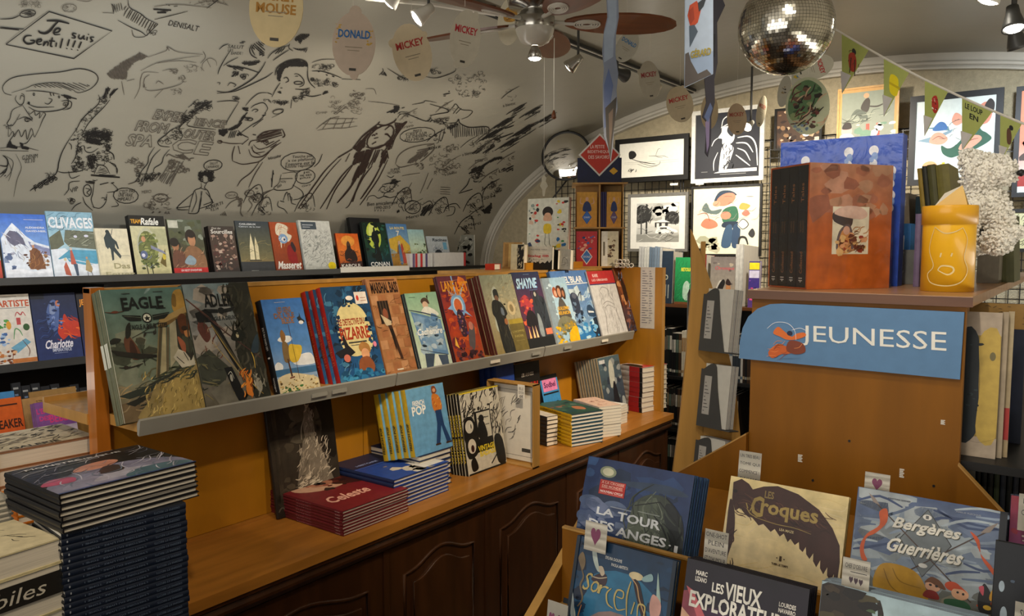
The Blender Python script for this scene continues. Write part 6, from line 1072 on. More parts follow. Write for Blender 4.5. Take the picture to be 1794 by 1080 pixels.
shelf_item('narrow dark red book on the bookcase top beside the pine spire', 1231, 1238, 446, "g 7c2020 6c1c1c", .14, '#5c1818')
shelf_item('grey album with red cursive title and two figures on the bookcase top', 1246, 1290, 450, "g3 6c6460 8c8478 a08c6c; b 4 16 .1 .1 .9 .9 .14 7c746c,5c5450,a49884; I c03848 .56 .76 .76 .09 Chronique; c b8b4a8 .1 .06 .2 .3 .36 .5 .46 .5 .3 .2 .3 .06; c 1c1a18 .26 .1 .3 .36 .5 .54 .6 .48 .5 .3 .5 .1; c a87448 .62 .06 .64 .4 .72 .5 .82 .4 .82 .06; c 2c1c18 .62 .46 .7 .56 .84 .46 .76 .42", .04, '#5c5450')
shelf_item('thick grey-white two-volume box rising above the bookcase shelf', 1290, 1304, 428, "g b4b2aa a8a69e; r 8c8a84 .48 0 .52 1; r 8c8a84 .9 0 .96 1", .30, '#a8a69e')
shelf_item('violet and yellow paperback at the right end of the bookcase top', 1313, 1332, 458, "g3 4c3c7c 3c2c7c 5c3c7c; r e0d020 .04 .82 .96 .97; r c8c4d8 .04 .64 .96 .8; b 3 12 .1 .1 .9 .6 .14 2c2460,8c4ca8,d85080", .03, '#5c4488')
for i in range(9):
    x0 = 1120+i*4.6
    shelf_item('grey-blue spine, %s from the left in the pale row on the bookcase top' % nth(i+1), x0, x0+4.2, 432+ (i % 3), "g %s" % (['a8a8a4 9c9c98', 'b8b8b0 a8a8a0', '5c6c7c 4c5c6c', '6c7c8c 5c6c7c'][(i//2) % 4]), .2, '#8c9098', group='pale row on the bookcase top')
# dark album display wall below, right of the spire: two albums lying on bookcase ledge
# ================================================================ pieces on the far end of the gondola
TB = TZ+.0005
tx, ty = -2.215, 3.74
ts = empty('rotating_display', (tx, ty, TB), 'small pine rotating display of pocket books with a red diamond header', 'display stand', rot=(0, 0, YA*.9))
W2 = .128; H2 = P(1050, 322, Y=3.6).z-TB; T1 = .008
def tb_(nm, a, b, m='plywood', par=None): mb = MB(); mb.box(a, b); return mb.build(nm, m, par or ts)
tb_('base_board', (-W2-.01, -W2-.01, 0), (W2+.01, W2+.01, T1)); tb_('middle_board', (-W2-.01, -W2-.01, H2*.47), (W2+.01, W2+.01, H2*.47+T1)); tb_('top_board', (-W2-.02, -W2-.02, H2), (W2+.02, W2+.02, H2+T1))
tb_('divider', (-.004, -W2, T1), (.004, W2, H2)); tb_('divider', (-W2, -.004, T1), (-.005, .004, H2)); tb_('divider', (.005, -.004, T1), (W2, .004, H2)); tb_('side_board', (W2-.006, -W2, T1), (W2, -.005, H2))
hd = MB(); hd.prism([(-.12, 0), (.12, 0), (.12, .14), (-.12, .14)], -.004, .0, '#1c2244'); hdo = hd.build('header_card', 'print', ts); hdo.location = (.0, -.06, H2+T1)
a = art("p dcd8d0 .5 1.36 .98 .78 .5 .2 .02 .78; p c03828 .5 1.3 .93 .78 .5 .26 .07 .78; t f0dcd0 .42 .98 .3 .08 LA_PETITE; t f0dcd0 .46 .84 .5 .08 BEDETHEQUE; t f0dcd0 .46 .7 .44 .08 DES_SAVOIRS; p d8a830 .78 .52 .9 .4 .78 .28 .66 .4; t 3c3020 .78 .4 .1 .04 LE_LIVRE", .24, .2, off=.0048)
# allow the diamond to stand above the card: give it its own thin board
hb = MB(); hb.prism([(-.12+.24*.5, .2*1.36), (-.12+.24*.98, .2*.78), (0, .2*.2), (-.12+.24*.02, .2*.78)], -.0046, -.0041, '#dcd8d0'); hb.build('header_diamond', 'print', hdo)
def unclamp(pts, col, y): 
    m_ = MB(); m_.poly([(-.12+.24*x, y, .2*z) for x, z in pts], col); return m_
unclamp([(.5, .26), (.93, .78), (.5, 1.3), (.07, .78)], '#c03828', -.0048).build('diamond_face', 'matte', hdo)
for (t_, cu, cv, tw, th2) in (('LA PETITE', .45, 1.0, .32, .09), ('BEDETHEQUE', .48, .86, .5, .09), ('DES SAVOIRS', .48, .72, .46, .09)):
    vs, fs = text2d(t_); m_ = MB(); m_.v = [(-.12+.24*(cu+x*tw), -.0052, .2*(cv+z*th2)) for x, z in vs]; m_.f = list(fs); m_.c = [[lin('f0e0d4')]*len(f) for f in fs]; m_.build('header_lettering', 'matte', hdo)
unclamp([(.82, .24), (.92, .34), (.82, .44), (.72, .34)], '#d8a830', -.0048).build('small_diamond', 'matte', hdo)
def tsb(label, u0, v0, w_, h_, spec, cv, n=1, t=.01):
    o = make_book('pocket_book', w_, h_, t, spec, cv, label=label)
    m_ = Matrix.Translation((tx, ty, TB)) @ Matrix.Rotation(YA*.9, 4, 'Z') @ Matrix.Translation((u0, -W2+.004, v0)) @ Matrix.Rotation(-.03, 4, 'X'); o.matrix_world = m_
    for i in range(1, n): c_ = dup(o, mw=m_ @ Matrix.Translation((0, i*t, 0)), label='%s pocket book behind the %s' % (nth(i), ' '.join(label.split()[:6]))); c_['group'] = 'pocket books in the rotating display'
    return o
yel = "g3 d8a040 d89c3c cc8c34; e d8a88c .5 .8 .08 .06; c 2c3c6c .3 .46 .34 .66 .5 .74 .66 .66 .7 .46; k d8a88c .05 .3 .66 .16 .7 .2 .84; k d8a88c .05 .7 .66 .84 .7 .8 .84; p 2c5ca8 .5 .48 .74 .28 .5 .08 .26 .28; p 3c70c0 .5 .45 .7 .28 .5 .11 .3 .28; t e0e4ec .5 .28 .3 .05 LE_HASARD"
zz = H2*.47+T1+.0005
tsb('ochre pocket book with a strongman and blue diamond, upper left of the rotating display', -W2+.006, zz, .108, H2*.42, yel, '#b07828', 2)
tsb('ochre pocket book with a small figure, upper right of the rotating display', .038, zz, .078, H2*.42, yel.replace('2c5ca8', '54406c').replace('3c70c0', '6c5880'), '#b07828', 1)
for i in range(3):
    o = make_book('pocket_book', .10, H2*.42, .010, None, '#241c4c', label='%s navy-spined pocket book in the upper middle of the rotating display' % nth(i+1), group='pocket books in the rotating display')
    o.matrix_world = Matrix.Translation((tx, ty, TB)) @ Matrix.Rotation(YA*.9, 4, 'Z') @ Matrix.Translation((.016+i*.0108, -W2+.006, zz)) @ Matrix.Rotation(PI/2, 4, 'Z')
tsb('red pocket book with blue shapes, lower left of the rotating display', -W2+.004, T1+.0005, .112, H2*.42, "g b83038 a82c34; b 3 20 .1 .4 .9 .9 .1 3c5ca0,c87c74,2c3c6c,d8a08c; p d8d4d0 .5 .5 .78 .27 .5 .04 .22 .27; p 3c6cb0 .5 .46 .74 .27 .5 .08 .26 .27; t e0e4ec .5 .27 .34 .05 SOCIALE", '#8c2028', 2)
tsb('cream pocket book with a brown sketch, lower right of the rotating display', .012, T1+.0005, .092, H2*.42, "g d0c8ac c8c0a4; r e0dcd0 0 0 .36 1; b 3 20 .4 .2 .8 .8 .12 6c5440,8c7458,4c3828; r 6c6450 .1 .3 .2 .7", '#a89c80')
# white looped ornament beside the display
mb = MB(); R = random.Random(2)
for i in range(9):
    cx1, cz1 = i % 5*.022-.045, (i//5)*.02+.014
    mb.tube([(cx1+.012*math.cos(t), R.uniform(-.01, .01), cz1+.011*math.sin(t)) for t in [2*PI*k/10 for k in range(10)]], .0035, 5, closed=True)
q_ = P(1093, 458, Y=3.66); o = mb.build('looped_garland', 'white', None, True); o.location = (q_.x, 3.66, TB); tag(o, 'white looped paper garland lying beside the rotating display', 'garland')
# items between the display and the vault, on the rear block top
def gt(label, x0, x1, y, spec, t=.012, cv='#333', Yp=3.3, n=1, tilt=4, nm='comic_album', **k): return stand(label, x0, x1, y, '-Y', Yp, TB, tilt, spec, t=t, cover=cv, n=n, name=nm, **k)
gt('white album with red edge and a crowd of small coloured figures', 925, 997, 349, "g d8d8c8 d4d4c4; e 2c2420 .5 .8 .13 .08; c d8a888 .4 .68 .44 .78 .56 .78 .6 .68; c e0c030 .42 .5 .42 .62 .58 .62 .58 .5; c 2c6ca8 .56 .1 .6 .3 .8 .2 .9 .06; b 3 14 .04 .6 .3 .96 .06 c83830,2c2c28,8c9c94,d8b8a0; b 4 16 .7 .5 .96 .96 .06 c83830,e0c030,3c8c50,2c2c28; b 5 20 .04 .06 .4 .5 .07 c84030,4c8c70,d8c0a8,2c3c5c,e8e4d8; b 6 12 .6 .1 .94 .44 .06 3c8c50,2c6ca8,e0c030,c84030; l 2c2c28 .01 .46 .5 .44 .34 .5 .3; l 2c2c28 .01 .54 .5 .56 .34 .6 .3", t=.022, cv='#a02c28', Yp=3.50, tilt=2)
gt('white album titled Stalag IIB over a black skyline of soldiers', 921, 968, 432, "g d6d2c4 ccc8ba; T c02c34 .48 .58 .8 .13 Stalag_IIB; t 3c3c38 .5 .86 .6 .05 MOI_RENE_TARDI; t 6c6c64 .5 .44 .4 .03 APRES-GUERRE; p 14120f 0 0 0 .3 .08 .4 .12 .3 .2 .36 .26 .24 .34 .34 .4 .3 .5 .36 .56 .26 .66 .34 .74 .28 .84 .4 .9 .3 1 .44 1 0; s 3 10 .02 .3 .98 .46 .06 .02 80 14120f; r 9c9888 .5 .68 .9 .69", t=.02, cv='#1c1a18', Yp=3.12, tilt=3)
gt('cream-spined album with black scribble on its back, left of the Stalag album', 896, 919, 428, "g d8d0b0 d0c8a8; r 1c1a18 .5 .04 .98 .98; s 3 20 .5 .1 .96 .9 .2 .06 60 d8d0b0,8c8470", t=.03, cv='#c8c0a0', Yp=3.05)
gt('open wooden picture frame leaning at the far left end of the gondola top', 882, 915, 425, "g a47c44 9c7440; r 8c6834 .1 .08 .9 .94; r b49458 .3 .04 .56 .96", t=.02, cv='#8c6834', Yp=3.22, nm='picture_frame', cat='frame', hard=False)
gt('dark-covered comic beside the Stalag album', 969, 978, 438, "g 14120f 1c1a16; r c8c4b8 .0 .0 .2 1", t=.1, cv='#14120f', Yp=3.18)
gt('small grey sketch album next to the rotating display', 980, 1000, 437, "g b8b4a8 acA89c; k 4c4840 .03 .3 .3 .4 .6 .7 .5 .8 .3; k 4c4840 .02 .2 .2 .5 .26 .8 .2; b 4 8 .3 .2 .7 .6 .1 8c8878,d0ccc0", t=.03, cv='#8c887c', Yp=3.2)
gt('flat red paper lying folded near the gondola end', 850, 866, 481, "g c83c24 b83420", t=.05, cv='#c03820', Yp=2.95, tilt=0, nm='folded_paper', cat='paper')
frame('black and white drawing pinned at the foot of the vault beyond the ledge', 790, 412, 832, 470, "g 8c8c80 84847a; b 3 30 .05 .05 .95 .95 .12 14120f,2c2a26,a8a89c; s 4 30 .05 .05 .95 .95 .2 .02 40 14120f,c8c8bc", fw=0, yy=4.92, name='pinned_drawing')
# convex security mirror on the end arch
q_ = P(992, 273, Y=4.9); rad = 41/1350*(-q_.x*sy+q_.y*cy)
mr = empty('convex_mirror', tuple(q_), 'round convex security mirror with a black rim at the foot of the arch', 'mirror', rot=(math.radians(90-8), 0, math.radians(22)))
mb = MB(); n = 10; mb.lathe([(rad*math.sin(a_*.9), rad*1.0*(math.cos(a_*.9)-math.cos(.9*.9))*.45) for a_ in [.9*k/n*1.0 for k in range(n+1)]][::-1], 40)
rr_ = max(v[0] for v in mb.v); mb.v = [(x*rad/rr_, y*rad/rr_, z) for x, y, z in mb.v]; mb.build('mirror_dome', 'mirror', mr, True)
mb = MB(); mb.tube([((rad+.004)*math.cos(t), (rad+.004)*math.sin(t), 0) for t in [2*PI*k/48 for k in range(48)]], .009, 8, closed=True); mb.build('rim', 'black', mr, True)
mb = MB(); mb.lathe([(rad, -.005), (rad*.8, -.03), (0, -.04)], 32); mb.build('back_shell', 'black', mr, True)
mb = MB(); mb.tube([(0, rad, -.02), (0, rad+.05, -.05), (0, rad+.06, -.2)], .008, 8); mb.build('bracket', 'black', mr, True)
mb = MB(); mb.tube([(.02, -rad*.9, -.03), (-.12, -rad-.12, -.12)], .006, 8); mb.build('bracket', 'black', mr, True)
# ================================================================ ceiling fan, lamp rails, spotlights
def at(x, y, f_):   # point seen at a pixel, f_ metres in front of the shop door view
    d = ray(x, y); k = -d.x*sy+d.y*cy; return Vector((0, 0, EYE))+d*(f_/k)
def zv(x, da=0): return SZ+(RB-da)*math.sqrt(max(0, 1-((x-AX)/(RA-da))**2))
RX = -2.30
rail = empty('lamp_rail', (RX, 3.6, zv(RX)-.03), 'long black and white lamp rail running along the vault to the end wall', 'lamp rail')
mb = MB(); mb.box((-.018, -1.9, 0), (.018, 1.55, .022)); mb.build('rail_body', 'white', rail)
mb = MB(); mb.box((-.010, -1.9, -.006), (.010, 1.55, 0)); mb.box((.022, -1.9, .004), (.030, 1.55, .020)); mb.build('conductor_strip', 'black', rail)
a_, b_ = at(640, -4, 3.3), at(868, 24, 3.55)
rail2 = empty('lamp_rail', tuple((a_+b_)/2), 'short second lamp rail left of the ceiling fan', 'lamp rail')
for (dz, m_, r_) in ((0, 'white', .012), (.03, 'black', .006)):
    mb = MB(); mb.tube([tuple(a_-(a_+b_)/2+Vector((0, 0, dz))), (0, 0, dz+.01), tuple(b_-(a_+b_)/2+Vector((0, 0, dz)))], r_, 8); mb.build('rail_body' if m_ == 'white' else 'conductor_strip', m_, rail2)
def spotlight(label, x, y, f_, aim=(0, 0, -1), lit=True, s=1., body='white', up=.09):
    p_ = at(x, y, f_); e = empty('track_spotlight', tuple(p_), label, 'spotlight', 'spotlights under the vault')
    q_ = Vector(aim).normalized().to_track_quat('Z', 'Y').to_matrix().to_4x4()
    mb = MB(); mb.lathe([(0, -.07*s), (.018*s, -.07*s), (.022*s, -.04*s), (.034*s, 0), (.036*s, .012*s), (.030*s, .008*s)], 20); o = mb.build('lamp_head', body, e, True); o.matrix_local = q_
    mb = MB(); mb.lathe([(.030*s, .004*s), (.022*s, .014*s), (0, .018*s)], 20); o = mb.build('bulb', 'bulbs' if lit else 'chrome', e, True); o.matrix_local = q_
    mb = MB(); b0 = q_ @ Vector((0, 0, -.05*s)); mb.tube([tuple(b0), (b0.x, b0.y, b0.z+up*.6), (b0.x, b0.y, b0.z+up)], .006, 6); mb.build('bracket', 'darkgrey', e); return e
spotlight('lit white spotlight at the top edge of the picture, left of the fan', 684, 4, 3.3, (-.6, -.3, -.7), up=.05)
spotlight('lit white spotlight angled left between the pinkish and the cream medallions', 733, 30, 3.35, (-.5, -.6, -.6), s=1.1)
spotlight('lit chrome spotlight on the long rail, first beyond the fan', 999, 116, 3.75, (-.75, -.2, -.6), body='chrome', up=.14)
spotlight('unlit grey round spotlight seen from behind beside the hanging grey cutout', 1094, 132, 4.1, (.3, .9, -.2), lit=False, body='darkgrey', up=.12)
spotlight('lit spotlight behind the small red-lettered medallion on the long rail', 1146, 160, 4.5, (-.1, -.7, -.5), s=.9)
spotlight('lit spotlight glowing in front of the black smoker poster', 1310, 222, 4.2, (-.1, -.6, -.4), s=.75, up=.3)
spotlight('lit spotlight glowing low in front of the brown speckled photograph', 1412, 232, 4.3, (0, -.6, -.3), s=.6, up=.3)
spotlight('lit white bulb at the very top right corner of the picture', 1733, -2, 2.6, (-.3, 0, -.8), up=.1)
spotlight('lit dark-bodied spotlight hanging near the right edge', 1776, 46, 2.6, (.1, -.2, -.9), body='darkgrey', up=.12)
spotlight('unlit dark spotlight below the lit one near the right edge', 1783, 78, 2.8, (.2, .3, -.8), lit=False, body='darkgrey', up=.16)
# fan
fc = at(937, 52, 3.0); fan = empty('ceiling_fan', tuple(fc), 'ceiling fan with oval brown blades, chrome hub and pull cord', 'fan')
mb = MB(); mb.lathe([(.0, -.060), (.03, -.058), (.055, -.045), (.070, -.015), (.074, .0)], 32); mb.build('hub_bowl', mat('frosted_bowl', '#c4beb0', .3, coat=.3), fan, True)
mb = MB(); mb.lathe([(.074, 0), (.076, .008), (.076, .045), (.060, .055), (.05, .075), (.10, .085), (.11, .13), (.08, .16), (.02, .17), (.014, .2), (.014, zv(fc.x)-fc.z-.03), (.05, zv(fc.x)-fc.z-.02), (.05, zv(fc.x)-fc.z-.004)], 32); mb.build('motor_housing', 'chrome', fan, True)
mb = MB(); mb.lathe([(.012, -.06), (.02, -.075), (.03, -.105), (.026, -.108)], 16); mb.build('lamp_socket', 'chrome', fan, True)
mb = MB(); mb.lathe([(.026, -.104), (.018, -.112), (0, -.116)], 16); mb.build('bulb', 'bulbs', fan, True)
for k, az in enumerate((5, -67, -139, 149, 77)):
    an = YA+math.radians(az); bl = MB(); n = 22
    o_ = [(.33+.22*math.cos(2*PI*i/n), .078*math.sin(2*PI*i/n)*(1+.10*math.cos(2*PI*i/n))) for i in range(n)]
    bl.prism(o_, -.004, .004, axis='z'); b = bl.build('fan_blade', 'fan', fan); b.matrix_local = Matrix.Rotation(an, 4, 'Z') @ Matrix.Translation((0, 0, .03)) @ Matrix.Rotation(math.radians(-12), 4, 'X')
    br = MB(); 
    for rr in (.050, .040, .030, .020): br.tube([(.20+rr*math.cos(2*PI*i/16), rr*.62*math.sin(2*PI*i/16), -.006) for i in range(16)], .004, 5, closed=True)
    br.tube([(.05, 0, .0), (.15, 0, -.004)], .008, 6); br.build('blade_bracket', 'trim', b, True)
mb = MB(); mb.tube([(.055, .05, -.03), (.055, .05, -.30)], .0016, 5); mb.build('pull_cord', 'white', fan)
mb = MB(); mb.lathe([(0, -.335), (.010, -.33), (.008, -.315), (.003, -.30)], 10, o=(.055, .05, 0)); mb.build('cord_bob', 'fan', fan, True)
# mirror ball: a dark core with rows of small tilted mirrors
bc_ = at(1377, 48, 2.35); br_ = 79/1350*2.35
ball = empty('mirror_ball', tuple(bc_), 'large silver mirror ball hanging from the vault', 'mirror ball')
mb = MB(); mb.lathe([(br_*.985*math.sin(PI*k/24), br_*.985*math.cos(PI*k/24)) for k in range(25)], 40); mb.build('ball_core', 'black', ball, True)
mb = MB(); R = random.Random(8); rows_ = 46; R3_ = random.Random(77)
for i in range(1, rows_):
    th0 = PI*(i-.5)/rows_; nn = max(6, int(2*rows_*math.sin(th0)))
    for j in range(nn):
        ph = 2*PI*j/nn; n_ = Vector((math.sin(th0)*math.cos(ph), math.sin(th0)*math.sin(ph), math.cos(th0)))
        e1 = Vector((-math.sin(ph), math.cos(ph), 0)); e2 = n_.cross(e1)
        e1 = (e1+n_*R.uniform(-.04, .04)).normalized(); e2 = (e2+n_*R.uniform(-.04, .04)).normalized(); s_ = br_*PI/rows_*.46
        c0 = n_*br_; mb.poly([tuple(c0+e1*a*s_+e2*b*s_) for a, b in ((-1, -1), (-1, 1), (1, 1), (1, -1))])
tag(mb.build('mirror_tile', mat('mirror_facets', '#e6e0cf', .16, 1), ball), kind='stuff')
mb = MB(); mb.tube([(0, 0, br_), (0, 0, zv(bc_.x)-bc_.z-.01)], .003, 6); mb.lathe([(.0, br_+.02), (.02, br_+.01), (.022, br_-.006)], 12); mb.build('hanger', 'chrome', ball)
spotlight('lit spotlight out of the picture above the mirror ball', 1395, -150, 1.95, (0, .6, -.6), s=1.6)
# ================================================================ hanging card medallions
def med(label, x, y, hw, hh, text, tcol, rot=0, bg='d6c8a8', yaw=0, spec='', tabs=((0, 1.0),), f_=None, tw=.74, tv=.1):
    f_ = f_ or .19*1350/(2*hh); p_ = at(x, y, f_); a = hw/1350*f_; b = hh/1350*f_
    e = empty('hanging_medallion', tuple(p_), label, 'hanging card', 'card medallions hanging from the vault', rot=(0, math.radians(rot), YA+math.radians(yaw)))
    n = 28; base = [(a*math.cos(2*PI*k/n), b*math.sin(2*PI*k/n)*(1 if math.sin(2*PI*k/n) > 0 else 1)) for k in range(n)]
    mb = MB(); mb.prism(base, -.0012, .0012, '#'+bg)
    for (ang, k_) in tabs:
        t_ = math.radians(ang+90); cx1, cz1 = a*.98*math.cos(t_), b*.98*math.sin(t_); mb.prism([(cx1+a*.22*k_*math.cos(2*PI*k/12), cz1+b*.16*k_*math.sin(2*PI*k/12)) for k in range(12)], -.0010, .0010, '#'+bg)
    mb.build('card_shape', 'matte', e)
    s_ = spec
    if text:
        parts = text.split('|')
        for i, t in enumerate(parts): s_ += '; T %s .5 %.2f %.2f %.3f %s' % (tcol, .62-i*.16+tv*.3, tw, .13, t)
        s_ += '; r 8c8068 .3 .44 .7 .452; r 8c8068 .36 .39 .64 .40; r 3c3830 .42 .08 .58 .12'
    o = art(s_, 2*a, 2*b, off=.0016).build('card_print', 'matte', e); o.location = (-a, 0, -b)
    zt_ = zv(p_.x); mb = MB(); mb.tube([(0, 0, b*1.1), (0, 0, zt_-p_.z-.002)], .0006, 4); o = mb.build('thread', 'white', e); o.matrix_local = Matrix.Rotation(-math.radians(rot), 4, 'Y')
med('large yellowish medallion with brown lettering, cut by the top edge', 484, 14, 46, 66, 'MICKEY|MOUSE', 'a8741c', 5, 'cdb888', tabs=())
med('pinkish egg-shaped medallion with blue lettering below the top edge', 620, 77, 37, 54, 'DONALD', '2468a8', 4, 'c4b09c', spec='b 2 12 .06 .5 .2 .8 .04 c8a040; b 3 12 .8 .46 .94 .76 .04 c8a040', tabs=((0, 1.3), (185, .9)))
med('cream medallion with slanting red lettering below the lamp rail', 722, 92, 33, 49, 'MICKEY', 'b03028', -14, 'd4c2a0', tabs=((62, 1), (-60, .7)))
med('pale medallion with red lettering beside the left fan blade', 815, 68, 27, 49, 'MICKEY', 'b83038', 8, 'c8c0ac', yaw=20, tabs=((-30, 1), (160, .9)))
med('narrow cream medallion with a gold emblem in front of the fan hub', 893, 37, 23, 40, '', '', 6, 'd8cfb4', yaw=-25, spec='c b8862c .3 .5 .24 .7 .5 .8 .78 .7 .72 .5; b 4 14 .3 .5 .7 .74 .08 8c5c1c,d8a848; r 8c8068 .34 .4 .64 .41', tabs=())
med('grey-white medallion with blue lettering behind the hanging grey cutout', 1098, 82, 18, 28, 'DONALD', '2c78b0', 30, 'b8b4a4', tabs=(), f_=3.6)
med('small grey medallion with dark red lettering, left of the blue-white hanging card', 1138, 141, 18, 33, 'MICKEY', '8c2c2c', -8, 'a8a08c', tabs=((60, 1),))
med('small beige medallion with red lettering above the seascape print', 1191, 183, 23, 31, 'MICKEY', 'b84038', -14, 'c8b898', tabs=((-30, .8),))
med('small beige medallion half behind the long dark hanging cutout', 1243, 196, 15, 30, '', '', 0, 'bca884', tabs=(), f_=3.9)
med('beige medallion hanging in front of the black smoker poster', 1291, 209, 17, 27, 'MICKEY', 'a85040', -4, 'c0a888', tabs=(), f_=4.1)
med('narrow beige medallion with red lettering right of the black poster', 1334, 195, 12, 28, 'MICKEY', 'a83828', 16, 'c8bca0', yaw=35, tabs=(), f_=4.1)
med('dark green and brown painted medallion below the mirror ball', 1415, 186, 38, 49, '', '', 0, 'b8bc9c', spec='c 5c7c54 .1 .3 .06 .6 .22 .84 .5 .95 .8 .8 .72 .6 .4 .3; b 6 26 .12 .3 .8 .86 .1 3c5c3c,2c2820,6c4c3c,8c9c6c; s 7 24 .2 .2 .85 .85 .3 .03 40 2c2824,c8a888,5c2c2c; b 4 12 .3 .14 .76 .4 .08 4c3c30,8c9c6c,6c3430; b 5 10 .2 .06 .5 .2 .05 7c90a0', tabs=())
med('pale medallion with red lettering tucked under the mirror ball', 1428, 118, 20, 33, 'MICKEY', 'b83030', 70, 'c4c0ac', tabs=(), f_=3.4)
med('pale medallion with blue edge marks left of the painted one', 1402, 128, 14, 30, '', '', 12, 'b8b8a8', spec='b 3 8 .2 .3 .5 .7 .12 3c8cc0,c8b040', tabs=(), f_=3.5)
med('narrow pale medallion seen nearly edge-on below the mirror ball', 1374, 160, 11, 27, '', '', 10, 'a8a494', spec='b 3 8 .3 .4 .7 .7 .12 3c3830,8c7c5c', tabs=(), f_=3.5)
# tall hanging cut-out cards
def cut(label, pts, f_, col, spec_shapes, yaw=0, name='hanging_cutout'):
    q_ = [at(x, y, f_) for x, y in pts]; c0 = at(pts[0][0], pts[0][1], f_)
    e = empty(name, tuple(c0), label, 'hanging card', None, rot=(0, 0, YA))
    def l2(x, y): p_ = at(x, y, f_)-c0; return (p_.x*cy+p_.y*sy, p_.z)
    mb = MB(); mb.prism([l2(*p_) for p_ in pts], -.003, .003, col); mb.build('card_shape', 'matte', e)
    for i, (cc, ps) in enumerate(spec_shapes):
        m_ = MB(); P2 = [l2(*p_) for p_ in ps]; k = len(m_.v); m_.v = [(a_, -.0032-.0003*i, b_) for a_, b_ in P2]
        for t in tessellate_polygon([[Vector((a_, b_, 0)) for a_, b_ in P2]]):
            m_.f.append(tuple(reversed(t)) if False else tuple(t)); m_.c.append([C(cc)]*3)
        m_.build('card_print', 'matte', e)
    zt_ = zv(c0.x)-c0.z; mb = MB(); mb.tube([(0, 0, 0), (0, 0, zt_)], .0007, 4); mb.build('thread', 'white', e); return e, l2
cut('long pointed blue-grey and brown cutout hanging in front of the fan blade', [(1070, -20), (1083, 0), (1084, 30), (1079, 60), (1078, 95), (1083, 130), (1080, 160), (1082, 190), (1076, 215), (1074, 255), (1070, 284), (1066, 262), (1058, 240), (1056, 205), (1056, 150), (1058, 120), (1055, 90), (1058, 55), (1064, 30), (1062, -10)], 2.5, '#7c8494',
    [('#94a0b0', [(1064, 0), (1080, 0), (1080, 40), (1075, 70), (1074, 100), (1058, 110), (1058, 60), (1066, 30)]), ('#5c6c94', [(1058, 150), (1066, 120), (1074, 150), (1064, 220), (1058, 226)]), ('#3c3834', [(1060, 190), (1080, 170), (1078, 205), (1072, 250), (1070, 280), (1062, 240)]), ('#6c5c50', [(1066, 200), (1074, 190), (1072, 230), (1068, 262)])])
cut('long dark hanging cutout with a lilac edge below the blue-white hanging card', [(1238, -10), (1262, -10), (1270, 10), (1256, 40), (1257, 110), (1251, 140), (1252, 180), (1246, 205), (1245, 250), (1240, 275), (1235, 268), (1238, 215), (1230, 205), (1237, 180), (1234, 140), (1240, 110)], 2.45, '#34303a',
    [('#8c7ca0', [(1235, 215), (1243, 205), (1242, 255), (1238, 268)]), ('#5c6c94', [(1233, 205), (1244, 180), (1248, 190), (1240, 215)]), ('#1c1a20', [(1240, 60), (1253, 60), (1252, 100), (1241, 105)])])
g_, l2 = cut('hanging white-blue card with an orange rider and yellow lettering', [(1200, -30), (1249, -30), (1249, 130), (1199, 154)], 2.2, '#b8c8dc',
    [('#9cb0cc', [(1200, 100), (1249, 90), (1249, 130), (1199, 152)]), ('#5c5450', [(1200, 95), (1206, 92), (1210, 108), (1222, 130), (1238, 122), (1246, 131), (1199, 153)]), ('#c84c24', [(1204, 28), (1208, 10), (1220, 2), (1228, 16), (1222, 40), (1210, 52)]), ('#4c5c6c', [(1207, 46), (1216, 44), (1222, 56), (1214, 72), (1208, 84)]), ('#a83c20', [(1206, 20), (1214, 12), (1216, 34), (1209, 44)]), ('#2c343c', [(1222, 6), (1238, -6), (1232, 12), (1224, 22)])])
vs, fs = text2d('GÉRARD', True); m_ = MB()
for x, z in vs:
    X_ = 1227+x*36; Y_ = 92-z*16-(x*.32)*22; a_, b_ = l2(X_, Y_); m_.v.append((a_, -.0056, b_))
m_.f = list(fs); m_.c = [[lin('a89428')]*len(f) for f in fs]; m_.build('card_lettering', 'matte', g_)
cut('thin white paper rocket shape hanging left of the small mirror', [(953, 306), (957, 312), (956, 318), (960, 326), (956, 332), (954, 344), (951, 344), (950, 332), (946, 326), (949, 318), (949, 312)], 3.9, '#c4bea8', [])
# bunting
A_, B_ = at(1452, 44, 2.75), at(1830, 232, 2.15)
bt = empty('bunting', tuple(A_), 'white string of small pointed printed flags strung below the mirror ball', 'bunting')
mb = MB(); mb.tube([tuple((A_.lerp(B_, t)-A_)-Vector((0, 0, .02*math.sin(PI*t)))) for t in [k/12 for k in range(13)]], .0035, 6); mb.build('string', 'white', bt)
def strpt(x):
    lo2, h2 = 0, 1
    for _ in range(30):
        m = (lo2+h2)/2
        if px(A_.lerp(B_, m))[0] < x: lo2 = m
        else: h2 = m
    return A_.lerp(B_, lo2)-Vector((0, 0, .02*math.sin(PI*lo2)))-A_
flags = [(1475, 1523, 160, 'e 2c2c2c .5 .82 .08 .05; c a83c28 .36 .5 .3 .72 .5 .8 .6 .7 .56 .52; l 2c2420 .04 .4 .7 .36 .44; l 2c2420 .04 .54 .7 .56 .44; s 3 8 .3 .5 .7 .8 .16 .02 70 5c3c28'), (1549, 1594, 201, 'c e8d418 .3 .5 .3 .78 .62 .78 .6 .5; r c8b010 .26 .62 .7 .66'), (1621, 1662, 236, 'c b02c20 .4 .55 .36 .74 .56 .82 .66 .66 .56 .52; b 3 10 .34 .54 .66 .8 .05 1c1a18,e8e0d0'), (1686, 1740, 262, 'T 1c2014 .42 .88 .6 .1 LE_LOUP; T 1c2014 .44 .73 .3 .1 EN'), (1753, 1791, 285, 'c 5c3c28 .4 .5 .36 .74 .5 .8 .6 .66 .56 .5; e 1c1a18 .56 .82 .1 .05')]
